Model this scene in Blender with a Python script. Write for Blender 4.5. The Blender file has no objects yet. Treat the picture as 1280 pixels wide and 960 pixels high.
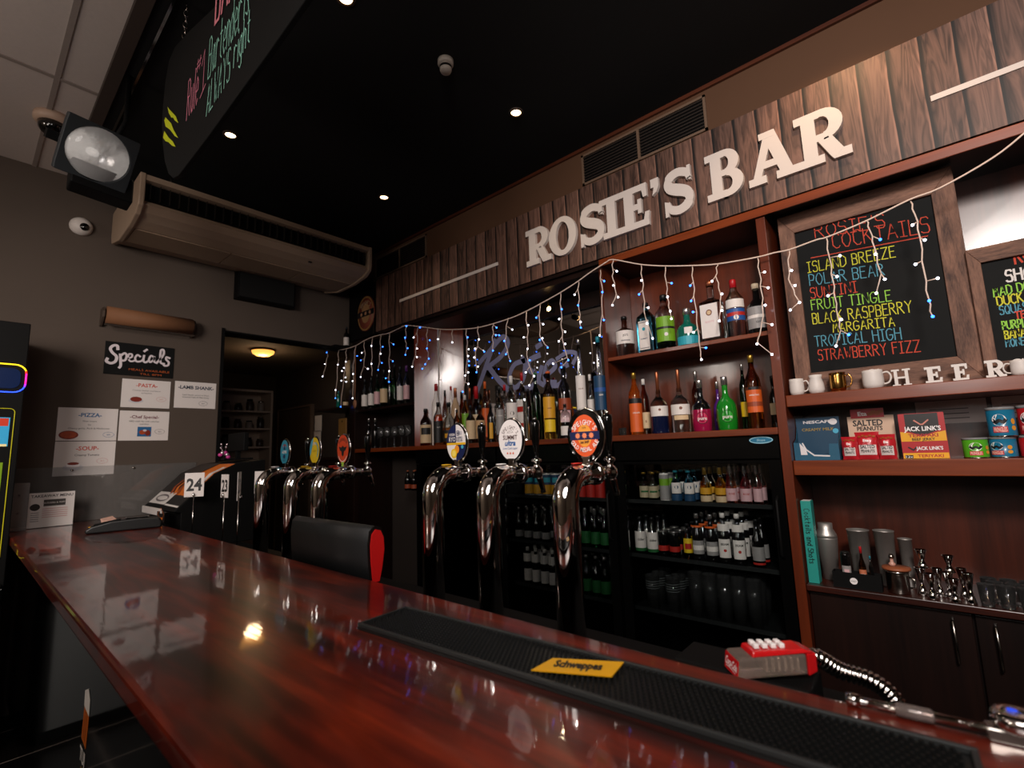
import bpy, bmesh, math, random
from mathutils import Vector, Matrix
random.seed(7)
S = bpy.context.scene
COL = S.collection
ZC = 1.416                                   # eye height of the camera
# ------------------------------------------------------------------ camera
def _axes(yaw, pit, roll):
    cy, sy, cp, sp, cr, sr = math.cos(yaw), math.sin(yaw), math.cos(pit), math.sin(pit), math.cos(roll), math.sin(roll)
    fwd = Vector((-sy*cp, cy*cp, sp)); right = Vector((cy, sy, 0)); up = right.cross(fwd)
    return cr*right + sr*up, -sr*right + cr*up, fwd
AR, AU, AF = _axes(math.radians(41.1), math.radians(7.85), math.radians(-2.0))
FPX = 605.0
cam = bpy.data.cameras.new('camera'); camo = bpy.data.objects.new('camera', cam); COL.objects.link(camo)
cam.sensor_fit = 'HORIZONTAL'; cam.sensor_width = 36.0; cam.lens = FPX/1280*36
cam.clip_start = 0.02; cam.clip_end = 60
camo.matrix_world = Matrix(((AR.x, AU.x, -AF.x, 0), (AR.y, AU.y, -AF.y, 0), (AR.z, AU.z, -AF.z, ZC), (0, 0, 0, 1)))
cam.dof.use_dof = True; cam.dof.focus_distance = 1.9; cam.dof.aperture_fstop = 3.2
S.camera = camo
# ------------------------------------------------------------------ world, exposure, lights
S.view_settings.view_transform = 'Standard'; S.view_settings.look = 'None'
S.view_settings.exposure = 0.0; S.view_settings.gamma = 1.0; S.view_settings.use_curve_mapping = False
W = bpy.data.worlds.new('World'); S.world = W; W.use_nodes = True
W.node_tree.nodes['Background'].inputs[0].default_value = (0.010, 0.009, 0.008, 1)
W.node_tree.nodes['Background'].inputs[1].default_value = 1.0
def light(name, kind, loc, power, color=(1, 1, 1), size=0.1, aim=None, spot=None, sizey=None):
    l = bpy.data.lights.new(name, kind); l.energy = power; l.color = color
    if kind == 'AREA':
        l.shape = 'RECTANGLE' if sizey else 'DISK'; l.size = size
        if sizey: l.size_y = sizey
    else:
        l.shadow_soft_size = size
    if spot: l.spot_size = spot; l.spot_blend = 0.6
    o = bpy.data.objects.new(name, l); COL.objects.link(o); o.location = loc
    if aim is not None:
        o.rotation_euler = (Vector(aim)-Vector(loc)).to_track_quat('-Z', 'Y').to_euler()
    return o
# ceiling key light, softbox by the camera, added fills, warm lamp above the sign
light('room_key_light', 'SPOT', (0.70, -0.80, 3.0), 450, (1.0, 0.90, 0.84), 0.28, aim=(-0.3, 2.46, 2.0), spot=math.radians(80)).data.spot_blend = 1.0
light('camera_softbox', 'AREA', (0.12, -0.55, 2.30), 19, (1.0, 0.93, 0.89), 1.1, aim=(-0.7, 1.6, 1.25))  # photographer's softbox above the camera, read off the chrome highlights
light('wall_fill_spot', 'SPOT', (-1.2, -1.3, 2.35), 260, (1.0, 0.89, 0.81), 0.45, aim=(-4.24, .75, 1.55), spot=math.radians(66)).data.spot_blend = 1.0  # added fill that brightens the left wall and its notices; no lamp known there
light('ceiling_fill_light', 'POINT', (-2.3, -1.0, 2.55), 13, (1.0, 0.86, 0.78), 0.2)  # added fill for the white ceiling tiles, not a hanging pendant
light('rear_fill_light', 'POINT', (-2.6, -2.7, 2.6), 36, (1.0, 0.88, 0.78), 0.2)  # added fill so the rear walls look brighter in the mirror
light('display_lamp_light', 'SPOT', (-0.12, 2.05, 3.25), 13, (1.0, 0.62, 0.32), 0.04, aim=(-0.16, 2.5, 2.5), spot=math.radians(100))
# ------------------------------------------------------------------ pixel rays (photo pixel -> point on a plane of the room)
def _ray(px, py): return (px-640)*AR - (py-480)*AU + FPX*AF
def aY(px, py, Y):
    d = _ray(px, py); p = d*(Y/d.y); return Vector((p.x, p.y, p.z+ZC))
def aX(px, py, X):
    d = _ray(px, py); p = d*(X/d.x); return Vector((p.x, p.y, p.z+ZC))
def aZ(px, py, z):
    d = _ray(px, py); p = d*((z-ZC)/d.z); return Vector((p.x, p.y, p.z+ZC))
def aD(px, py, dist):
    d = _ray(px, py)*(dist/FPX); return Vector((d.x, d.y, d.z+ZC))
# ------------------------------------------------------------------ materials
def lin(h):
    if isinstance(h, str):
        h = h.lstrip('#'); c = [int(h[i:i+2], 16)/255 for i in (0, 2, 4)]
        return tuple((x/12.92 if x <= .04045 else ((x+.055)/1.055)**2.4) for x in c)+(1,)
    return tuple(h)+(1,) if len(h) == 3 else tuple(h)
_M = {}
def mat(name, color, rough=.5, metal=0., coat=0., trans=0., ior=1.45, emit=0., vary=.06, scale=30, bump=0., spec=.5, ecol=None):
    if name in _M: return _M[name]
    m = bpy.data.materials.new(name); m.use_nodes = True; nt = m.node_tree; b = nt.nodes['Principled BSDF']
    c = lin(color)
    b.inputs['Roughness'].default_value = rough; b.inputs['Metallic'].default_value = metal
    b.inputs['Coat Weight'].default_value = coat; b.inputs['Coat Roughness'].default_value = .06
    b.inputs['Transmission Weight'].default_value = trans; b.inputs['IOR'].default_value = ior
    b.inputs['Specular IOR Level'].default_value = spec
    if emit:
        b.inputs['Emission Color'].default_value = lin(ecol or color); b.inputs['Emission Strength'].default_value = emit
    if vary:
        tc = nt.nodes.new('ShaderNodeTexCoord'); n = nt.nodes.new('ShaderNodeTexNoise'); n.inputs['Scale'].default_value = scale
        n.inputs['Detail'].default_value = 4
        nt.links.new(tc.outputs['Object'], n.inputs['Vector'])
        mx = nt.nodes.new('ShaderNodeMix'); mx.data_type = 'RGBA'
        mx.inputs[6].default_value = tuple(x*(1-vary) for x in c[:3])+(1,); mx.inputs[7].default_value = tuple(min(1, x*(1+vary)) for x in c[:3])+(1,)
        nt.links.new(n.outputs['Fac'], mx.inputs[0]); nt.links.new(mx.outputs[2], b.inputs['Base Color'])
        if bump:
            bp = nt.nodes.new('ShaderNodeBump'); bp.inputs['Strength'].default_value = bump; bp.inputs['Distance'].default_value = .002
            nt.links.new(n.outputs['Fac'], bp.inputs['Height']); nt.links.new(bp.outputs['Normal'], b.inputs['Normal'])
    else:
        b.inputs['Base Color'].default_value = c
    _M[name] = m
    return m
def wood(name, dark, light_, rough=.3, coat=.3, axis='X', scale=6., stretch=.06, bump=.05, streak=None, coatrough=.08):
    """streaky wood whose grain runs along the named object axis"""
    if name in _M: return _M[name]
    m = bpy.data.materials.new(name); m.use_nodes = True; nt = m.node_tree; b = nt.nodes['Principled BSDF']; L = nt.links.new
    tc = nt.nodes.new('ShaderNodeTexCoord'); mp = nt.nodes.new('ShaderNodeMapping')
    sc = [1, 1, 1]; sc['XYZ'.index(axis)] = stretch
    mp.inputs['Scale'].default_value = sc
    L(tc.outputs['Object'], mp.inputs['Vector'])
    n = nt.nodes.new('ShaderNodeTexNoise'); n.inputs['Scale'].default_value = scale; n.inputs['Detail'].default_value = 8; n.inputs['Distortion'].default_value = 1.2
    n2 = nt.nodes.new('ShaderNodeTexNoise'); n2.inputs['Scale'].default_value = scale*14; n2.inputs['Detail'].default_value = 5
    L(mp.outputs[0], n.inputs['Vector']); L(mp.outputs[0], n2.inputs['Vector'])
    ad = nt.nodes.new('ShaderNodeMath'); ad.operation = 'MULTIPLY_ADD'; ad.inputs[1].default_value = .35
    L(n2.outputs['Fac'], ad.inputs[0]); L(n.outputs['Fac'], ad.inputs[2])
    cr = nt.nodes.new('ShaderNodeValToRGB'); cr.color_ramp.elements[0].position = .45; cr.color_ramp.elements[1].position = .9
    cr.color_ramp.elements[0].color = lin(dark); cr.color_ramp.elements[1].color = lin(light_)
    if streak:
        e = cr.color_ramp.elements.new(.62); e.color = lin(streak)
    L(ad.outputs[0], cr.inputs[0]); L(cr.outputs[0], b.inputs['Base Color'])
    b.inputs['Roughness'].default_value = rough; b.inputs['Coat Weight'].default_value = coat; b.inputs['Coat Roughness'].default_value = coatrough
    if bump:
        bp = nt.nodes.new('ShaderNodeBump'); bp.inputs['Strength'].default_value = bump; bp.inputs['Distance'].default_value = .002
        L(ad.outputs[0], bp.inputs['Height']); L(bp.outputs['Normal'], b.inputs['Normal'])
    _M[name] = m
    return m
def thin_glass(name, tint=(1, 1, 1), rough=.0, haze=0.):
    m = bpy.data.materials.new(name); m.use_nodes = True; nt = m.node_tree; nt.nodes.clear(); L = nt.links.new
    out = nt.nodes.new('ShaderNodeOutputMaterial'); tr = nt.nodes.new('ShaderNodeBsdfTransparent'); gl = nt.nodes.new('ShaderNodeBsdfGlossy')
    fr = nt.nodes.new('ShaderNodeFresnel'); fr.inputs[0].default_value = 1.45; mx = nt.nodes.new('ShaderNodeMixShader')
    tr.inputs[0].default_value = lin(tint); gl.inputs['Roughness'].default_value = rough
    L(fr.outputs[0], mx.inputs[0]); L(tr.outputs[0], mx.inputs[1]); L(gl.outputs[0], mx.inputs[2])
    last = mx
    if haze:
        df = nt.nodes.new('ShaderNodeBsdfDiffuse'); df.inputs[0].default_value = (.8, .8, .8, 1); m2 = nt.nodes.new('ShaderNodeMixShader')
        m2.inputs[0].default_value = haze; L(mx.outputs[0], m2.inputs[1]); L(df.outputs[0], m2.inputs[2]); last = m2
    L(last.outputs[0], out.inputs[0])
    _M[name] = m
    return m
# ------------------------------------------------------------------ mesh builder
class MB:
    def __init__(s): s.v = []; s.f = []; s.mi = []; s.sm = []; s.ms = []
    def _m(s, m):
        if m not in s.ms: s.ms.append(m)
        return s.ms.index(m)
    def add(s, vs, fs, m, smooth=False):
        o = len(s.v); s.v += [tuple(v) for v in vs]; k = s._m(m)
        for f in fs: s.f.append(tuple(i+o for i in f)); s.mi.append(k); s.sm.append(smooth)
        return s
    def box(s, x0, x1, y0, y1, z0, z1, m):
        v = [(x, y, z) for x in (x0, x1) for y in (y0, y1) for z in (z0, z1)]
        return s.add(v, [(0, 1, 3, 2), (4, 6, 7, 5), (0, 4, 5, 1), (2, 3, 7, 6), (0, 2, 6, 4), (1, 5, 7, 3)], m)
    def hexa(s, p, m):
        """8 points: bottom ring 4, top ring 4"""
        return s.add(p, [(3, 2, 1, 0), (4, 5, 6, 7), (0, 1, 5, 4), (1, 2, 6, 5), (2, 3, 7, 6), (3, 0, 4, 7)], m)
    def lathe(s, prof, m, seg=20, c=(0, 0, 0), ax='Z', smooth=True, a0=0., a1=None, cap=True):
        """profile of (r, z[, material]); full turn unless a1 is given"""
        full = a1 is None; a1 = 2*math.pi if full else a1; n = seg if full else seg+1
        rows = []
        for p in prof:
            r, z = p[0], p[1]; row = []
            for k in range(n):
                a = a0+(a1-a0)*k/seg; x, y = r*math.cos(a), r*math.sin(a)
                q = (x, y, z) if ax == 'Z' else ((z, x, y) if ax == 'X' else (y, z, x))
                row.append((q[0]+c[0], q[1]+c[1], q[2]+c[2]))
            rows.append(row)
        o = len(s.v)
        for r in rows: s.v += r
        for i in range(len(prof)-1):
            k = s._m(prof[i][2] if len(prof[i]) > 2 else m)
            for j in range(seg):
                j2 = (j+1) % n
                s.f.append((o+i*n+j, o+i*n+j2, o+(i+1)*n+j2, o+(i+1)*n+j)); s.mi.append(k); s.sm.append(smooth)
        if full and cap:
            for i, rev in ((0, True), (len(prof)-1, False)):
                if prof[i][0] > 1e-5:
                    q = [o+i*n+j for j in range(n)]
                    s.f.append(tuple(reversed(q)) if rev else tuple(q)); s.sm.append(False)
                    s.mi.append(s._m(prof[min(i, len(prof)-2)][2] if len(prof[0]) > 2 else m))
        return s
    def tube(s, pts, r, m, seg=8, closed=False, flat=1.):
        pts = [Vector(p) for p in pts]; n = len(pts); o = len(s.v); up = None
        rr = r if isinstance(r, (list, tuple)) else [r]*n
        for i, p in enumerate(pts):
            t = (pts[(i+1) % n]-pts[i-1]) if closed else (pts[min(i+1, n-1)]-pts[max(i-1, 0)])
            t.normalize()
            if up is None: up = Vector((0, 0, 1)) if abs(t.z) < .9 else Vector((1, 0, 0))
            a = t.cross(up)
            if a.length < 1e-6: a = t.orthogonal()
            a.normalize(); b = a.cross(t).normalized(); up = b
            for k in range(seg):
                q = 2*math.pi*k/seg; s.v.append(tuple(p+a*(rr[i]*math.cos(q))+b*(rr[i]*flat*math.sin(q))))
        k_ = s._m(m)
        for i in range(n if closed else n-1):
            for k in range(seg):
                i2 = (i+1) % n; k2 = (k+1) % seg
                s.f.append((o+i*seg+k, o+i*seg+k2, o+i2*seg+k2, o+i2*seg+k)); s.mi.append(k_); s.sm.append(True)
        if not closed:
            s.f.append(tuple(o+k for k in reversed(range(seg)))); s.f.append(tuple(o+(n-1)*seg+k for k in range(seg)))
            s.mi += [k_, k_]; s.sm += [False, False]
        return s
    def prism(s, poly, fn, d0, d1, m, smooth=False):
        """2D outline extruded: fn(u, v, w) -> point, from w=d0 to w=d1"""
        n = len(poly); vs = [fn(u, v, d0) for u, v in poly]+[fn(u, v, d1) for u, v in poly]
        s.add(vs, [tuple(reversed(range(n))), tuple(range(n, 2*n))], m)
        return s.add(vs, [(i, (i+1) % n, n+(i+1) % n, n+i) for i in range(n)], m, smooth)
    def ball(s, c, r, m, seg=8, rings=5, sq=(1, 1, 1)):
        pr = [(math.sin(math.pi*i/rings), -math.cos(math.pi*i/rings)) for i in range(rings+1)]
        o = len(s.v); s.lathe([(max(a, 0)*r, b*r) for a, b in pr], m, seg)
        for i in range(o, len(s.v)): x, y, z = s.v[i]; s.v[i] = (x*sq[0]+c[0], y*sq[1]+c[1], z*sq[2]+c[2])
        return s
    def build(s, name, parent=None, loc=None, rot=None, bevel=0., segs=2, label=None):
        me = bpy.data.meshes.new(name); me.from_pydata(s.v, [], s.f)
        for m in s.ms: me.materials.append(m)
        me.polygons.foreach_set('material_index', s.mi); me.polygons.foreach_set('use_smooth', s.sm)
        bm = bmesh.new(); bm.from_mesh(me)
        bmesh.ops.remove_doubles(bm, verts=bm.verts, dist=1e-6); bmesh.ops.recalc_face_normals(bm, faces=bm.faces)
        bm.to_mesh(me); bm.free(); me.update()
        o = bpy.data.objects.new(name, me); COL.objects.link(o)
        if parent is not None: o.parent = parent
        if loc is not None: o.location = loc
        if rot is not None: o.rotation_euler = rot
        if bevel:
            b = o.modifiers.new('bevel', 'BEVEL'); b.width = bevel; b.segments = segs; b.limit_method = 'ANGLE'; b.angle_limit = math.radians(40)
        if label: o['label'] = label
        return o
    def raw(s, name, parent=None, loc=None, rot=None, label=None):
        """flat printed surfaces: normals kept as given"""
        me = bpy.data.meshes.new(name); me.from_pydata(s.v, [], s.f)
        for m in s.ms: me.materials.append(m)
        me.polygons.foreach_set('material_index', s.mi); me.update()
        o = bpy.data.objects.new(name, me); COL.objects.link(o)
        if parent is not None: o.parent = parent
        if loc is not None: o.location = loc
        if rot is not None: o.rotation_euler = rot
        if label: o['label'] = label
        return o
def tag(o, label, cat, group=None, kind=None):
    if label: o['label'] = label
    if cat: o['category'] = cat
    if group: o['group'] = group
    if kind: o['kind'] = kind
    return o
def thing(name, label, cat, loc=(0, 0, 0), rot=(0, 0, 0), group=None):
    o = bpy.data.objects.new(name, None); COL.objects.link(o); o.empty_display_size = .05
    o.location = loc; o.rotation_euler = rot
    return tag(o, label, cat, group)
def struct(mb, name, bevel=0., **k):
    o = mb.build(name, bevel=bevel, **k); o['kind'] = 'structure'; return o
def dup(root, loc=None, rot=None, label=None, group=None, scale=None):
    """copy of a thing with its parts and sub-parts"""
    r = root.copy(); COL.objects.link(r)
    if loc is not None: r.location = loc
    if rot is not None: r.rotation_euler = rot
    if scale is not None: r.scale = scale
    if label: r['label'] = label
    if group: r['group'] = group
    for ch in list(root.children):
        c = ch.copy(); COL.objects.link(c); c.parent = r
        for g in list(ch.children):
            d = g.copy(); COL.objects.link(d); d.parent = c
    return r
# ------------------------------------------------------------------ lettering
_TC = {}
def tri_text(txt, bold=0., shear=0.):
    """outline text as triangles, normalised to cap height 1, left at 0: (verts2d, faces, width)"""
    key = (txt, bold, shear)
    if key in _TC: return _TC[key]
    cu = bpy.data.curves.new('t', 'FONT'); cu.body = txt; cu.resolution_u = 2; cu.offset = bold; cu.shear = shear; cu.fill_mode = 'FRONT'
    ob = bpy.data.objects.new('t', cu); COL.objects.link(ob)
    dg = bpy.context.evaluated_depsgraph_get(); dg.update()
    me = bpy.data.meshes.new_from_object(ob.evaluated_get(dg))
    vs = [(v.co.x, v.co.y) for v in me.vertices]; fs = [tuple(p.vertices) for p in me.polygons]
    bpy.data.objects.remove(ob); bpy.data.curves.remove(cu); bpy.data.meshes.remove(me)
    cap = .73
    x0 = min([v[0] for v in vs] or [0]); x1 = max([v[0] for v in vs] or [1])
    vs = [((x-x0)/cap, y/cap) for x, y in vs]
    _TC[key] = (vs, fs, (x1-x0)/cap)
    return _TC[key]
# single-stroke hand lettering on a 0..9 grid; a,b,c = 1,2,3 below the line
HAND = {
 'A': '00 39 60;13 53', 'B': '00 09 39 58 56 45 05;45 53 51 40 00', 'C': '58 49 29 07 02 20 40 51', 'D': '00 09 39 67 62 30 00', 'E': '59 09 00 50;05 45',
 'F': '00 09 59;05 45', 'G': '68 49 29 07 02 20 40 62 64 34', 'H': '00 09;60 69;05 65', 'I': '00 40;20 29;09 49', 'J': '19 59;49 42 30 10 01', 'K': '00 09;59 04;25 60',
 'L': '09 00 50', 'M': '00 19 34 59 60', 'N': '00 09 60 69', 'O': '29 06 03 20 40 63 66 49 29', 'P': '00 09 39 58 56 44 04', 'Q': '29 06 03 20 40 63 66 49 29;42 60',
 'R': '00 09 39 58 56 45 05;25 60', 'S': '58 49 19 07 06 15 45 53 51 40 10 01', 'T': '09 69;30 39', 'U': '09 02 20 40 62 69', 'V': '09 30 69', 'W': '09 20 36 50 79',
 'X': '00 69;09 60', 'Y': '09 35 69;35 30', 'Z': '09 69 00 60',
 'a': '45 26 14 12 20 41;46 41 50', 'b': '09 00;04 26 44 42 20 01', 'c': '45 26 14 12 20 41', 'd': '49 40;44 26 04 02 20 41', 'e': '03 43 45 26 04 02 20 41', 'f': '49 38 20;06 46',
 'g': '45 26 04 02 20 41;46 4b 2c 0b', 'h': '09 00;04 26 45 40', 'i': '16 10;18 19', 'j': '26 2b 0c;28 29', 'k': '09 00;46 03;13 40', 'l': '19 11 20', 'm': '06 00;04 26 35 30;35 56 65 60',
 'n': '06 00;04 26 45 40', 'o': '26 04 02 20 42 44 26', 'p': '06 0c;05 26 44 42 20 01', 'q': '46 4c;45 26 04 02 20 41', 'r': '06 00;04 26 45', 's': '45 26 05 33 41 20 01', 't': '29 21 40;06 46',
 'u': '06 02 20 41;46 40', 'v': '06 20 46', 'w': '06 10 24 40 56', 'x': '06 40;46 00', 'y': '06 21;46 0c', 'z': '06 46 00 40', "'": '19 17', '#': '10 29;40 59;03 53;16 66', '1': '07 29 20;00 40',
 '-': '14 44', '.': '10 11', '&': '60 16 28 38 36 12 20 40 63', '/': '00 59', '!': '13 19;10 11',
}
def _pt(t): return (int(t[0]), (-'abc'.index(t[1])-1) if t[1] in 'abc' else int(t[1]))
def hand_strokes(txt, gap=2.2):
    out = []; x = 0.
    for ch in txt:
        if ch == ' ': x += 4.5; continue
        g = HAND.get(ch) or HAND.get(ch.upper()) or HAND['-']; w = 0
        for part in g.split(';'):
            pl = [_pt(t) for t in part.split()]
            w = max(w, max(p[0] for p in pl)); out.append([(p[0]+x, p[1]) for p in pl])
        x += w+gap
    return out, max(x-gap, .1)
class Print:
    """flat artwork of polygons on layers, later laid on a plane or round a cylinder"""
    def __init__(s): s.p = []; s.n = 0; s.tris = []
    def poly(s, pts, m): s.n += 1; s.p.append((list(pts), m, s.n)); return s
    def rect(s, x0, y0, x1, y1, m, nx=1):
        s.n += 1
        for k in range(nx):
            a, b = x0+(x1-x0)*k/nx, x0+(x1-x0)*(k+1)/nx; s.p.append(([(a, y0), (b, y0), (b, y1), (a, y1)], m, s.n))
        return s
    def ell(s, cx, cy, rx, ry, m, seg=24): return s.poly([(cx+rx*math.cos(2*math.pi*k/seg), cy+ry*math.sin(2*math.pi*k/seg)) for k in range(seg)], m)
    def ring(s, cx, cy, rx, ry, w, m, seg=24, a0=0., a1=2*math.pi):
        s.n += 1
        for k in range(seg):
            a, b = a0+(a1-a0)*k/seg, a0+(a1-a0)*(k+1)/seg
            s.p.append(([(cx+(rx-w)*math.cos(a), cy+(ry-w)*math.sin(a)), (cx+rx*math.cos(a), cy+ry*math.sin(a)), (cx+rx*math.cos(b), cy+ry*math.sin(b)), (cx+(rx-w)*math.cos(b), cy+(ry-w)*math.sin(b))], m, s.n))
        return s
    def line(s, pts, w, m, taper=None):
        """ribbon along a polyline, corners mitred so that no two faces overlap"""
        s.n += 1; n = len(pts)
        if n < 2: return s
        pts = [tuple(p) for p in pts]
        d = [math.hypot(pts[i+1][0]-pts[i][0], pts[i+1][1]-pts[i][1]) or 1e-9 for i in range(n-1)]
        t = [((pts[i+1][0]-pts[i][0])/d[i], (pts[i+1][1]-pts[i][1])/d[i]) for i in range(n-1)]
        pts[0] = (pts[0][0]-t[0][0]*w*.4, pts[0][1]-t[0][1]*w*.4); pts[-1] = (pts[-1][0]+t[-1][0]*w*.4, pts[-1][1]+t[-1][1]*w*.4)
        L_, R_ = [], []
        for i in range(n):
            a, b = t[max(i-1, 0)], t[min(i, n-2)]; nx, ny = -(a[1]+b[1]), a[0]+b[0]; q = math.hypot(nx, ny)
            if q < .5: nx, ny, q = -a[1], a[0], 1.
            nx, ny = nx/q, ny/q; k = w/2*(taper[i] if taper else 1)/max(nx*-a[1]+ny*a[0], .55)
            L_.append((pts[i][0]+nx*k, pts[i][1]+ny*k)); R_.append((pts[i][0]-nx*k, pts[i][1]-ny*k))
        for i in range(n-1): s.p.append(([R_[i], R_[i+1], L_[i+1], L_[i]], m, s.n))
        return s
    def text(s, txt, x0, y0, h, m, width=None, anchor='l', bold=.0, shear=0., slope=0.):
        vs, fs, w = tri_text(txt, bold, shear); k = (width/w) if width else h; tw = w*k
        ox = x0-(tw/2 if anchor == 'c' else tw if anchor == 'r' else 0)
        s.n += 1; s.tris.append(([(ox+x*k, y0+y*h+slope*x*k) for x, y in vs], fs, m, s.n)); return s
    def arc_text(s, txt, cx, cy, r, a_mid, span, h, m, bold=.0, inside=False):
        """letters round an arc; inside=True reads along the bottom"""
        n = len(txt); s.n += 1
        for i, ch in enumerate(txt):
            if ch == ' ': continue
            t = (i+.5)/n-.5; a = a_mid+(span*t if inside else -span*t); rot = a+math.pi/2 if inside else a-math.pi/2
            vs, fs, w = tri_text(ch, bold, 0.); ww = min(w, .62)*h; kx = ww/max(w, .05)
            if ch in "I1'": kx = h*.8; ww = w*kx
            o = []
            for x, y in vs:
                px, py = x*kx-ww/2, (y-.5)*h
                o.append((cx+r*math.cos(a)+px*math.cos(rot)-py*math.sin(rot), cy+r*math.sin(a)+px*math.sin(rot)+py*math.cos(rot)))
            s.tris.append((o, fs, m, s.n))
        return s
    def hand(s, txt, x0, y0, x1, y1, h, w, m, jit=.15):
        """hand lettering fitted from (x0,y0) to (x1,y1) on its base line, capital height h"""
        st, tw = hand_strokes(txt); L = x1-x0; sl = (y1-y0)/L
        for pl in st:
            s.line([(x0+L*(p[0]+random.uniform(-jit, jit))/tw, y0+sl*L*p[0]/tw+h*(p[1]+random.uniform(-jit, jit))/9) for p in pl], w, m)
        return s
    def lay(s, name, fn, parent=None, eps=.00025, loc=None, rot=None, label=None):
        """fn(u, v, h) -> 3D point, h = height above the surface"""
        b = MB()
        for pts, m, n in s.p: b.add([fn(x, y, eps*(n if n < 12 else 12+n*.02)) for x, y in pts], [tuple(range(len(pts)))], m)
        for vs, fs, m, n in s.tris: b.add([fn(x, y, eps*(n if n < 12 else 12+n*.02)) for x, y in vs], fs, m)
        return b.raw(name, parent, loc, rot, label)
def front(x=0, y=0, z=0):       # artwork on a face looking to -Y
    return lambda u, v, h: (x+u, y-h, z+v)
def sideX(x=0, y=0, z=0):       # artwork on a face looking to +X, read with u along +Y
    return lambda u, v, h: (x+h, y+u, z+v)
def top(x=0, y=0, z=0):
    return lambda u, v, h: (x+u, y+v, z+h)
def round_(r, a=-math.pi/2, z=0, x=0, y=0):   # wrapped on an upright cylinder, u=0 faces angle a
    return lambda u, v, h: (x+(r+h)*math.cos(a+u/r), y+(r+h)*math.sin(a+u/r), z+v)
# ================================================================== materials of the room
M_ = dict(
 wall=mat('beige_plaster', '#50453d', .85, vary=.07, scale=4), wallup=mat('tan_plaster', '#573a26', .8, vary=.05, scale=5),
 ceilw=mat('white_ceiling_tile', '#cbbfb8', .9, vary=.05, scale=60, bump=.2), tbar=mat('ceiling_tee_bar', '#988c85', .6),
 ceilk=mat('black_ceiling_paint', '#060606', .9, vary=.1), brown=mat('brown_trim_paint', '#3d322c', .7),
 black=mat('black_laminate', '#050505', .22, vary=.1, spec=.2), blackm=mat('matt_black', '#090909', .6, spec=.15), blackg=mat('gloss_black', '#060606', .08, coat=.6),
 dark=mat('dark_wall_paint', '#2c2420', .8), wdark=wood('dark_cupboard_wood', '#0b0403', '#1e0c07', .35, .0, 'Z', 5, .05),
 red=wood('mahogany_panel', '#34140a', '#682a12', .3, .35, 'Z', 5, .05, .04), redx=wood('mahogany_edge', '#501d0a', '#8c3f18', .3, .35, 'X', 6, .04, .04),
 redback=wood('red_back_panel', '#260c05', '#4c1e0f', .3, .5, 'Z', 8, .04, .06, coatrough=.2),
 white=mat('white_paint', '#d0c8c2', .5), offw=mat('off_white_plastic', '#b9aea2', .5), chrome=mat('polished_chrome', '#d6d2cf', .06, 1., vary=.0),
 steel=mat('brushed_steel', '#a9a39c', .22, 1., vary=.05, scale=80), weath=wood('weathered_timber', '#36211a', '#8c6450', .75, 0, 'Z', 22, .16, .6),
 weathx=wood('weathered_timber_rail', '#36211a', '#8c6450', .75, 0, 'X', 22, .16, .6),
 slate=mat('chalkboard_black', '#0a0b0b', .75, vary=.25, scale=3, spec=.25), paper=mat('white_paper', '#ded7d4', .7, vary=.02),
 rubber=mat('black_rubber', '#111212', .42, vary=.15), brass=mat('aged_brass', '#a8803c', .25, 1.), copper=mat('copper_foil', '#b4562f', .3, .9),
)
def floor_mat():
    m = bpy.data.materials.new('dark_floor_tiles'); m.use_nodes = True; nt = m.node_tree; b = nt.nodes['Principled BSDF']
    tc = nt.nodes.new('ShaderNodeTexCoord'); br = nt.nodes.new('ShaderNodeTexBrick'); br.offset = 0; br.inputs['Scale'].default_value = 1.
    br.inputs['Brick Width'].default_value = .4; br.inputs['Row Height'].default_value = .4; br.inputs['Mortar Size'].default_value = .004
    br.inputs['Color1'].default_value = lin('#0f0d0d'); br.inputs['Color2'].default_value = lin('#131010'); br.inputs['Mortar'].default_value = lin('#8a8078')
    nt.links.new(tc.outputs['Object'], br.inputs['Vector']); nt.links.new(br.outputs['Color'], b.inputs['Base Color']); b.inputs['Roughness'].default_value = .3
    return m
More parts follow.
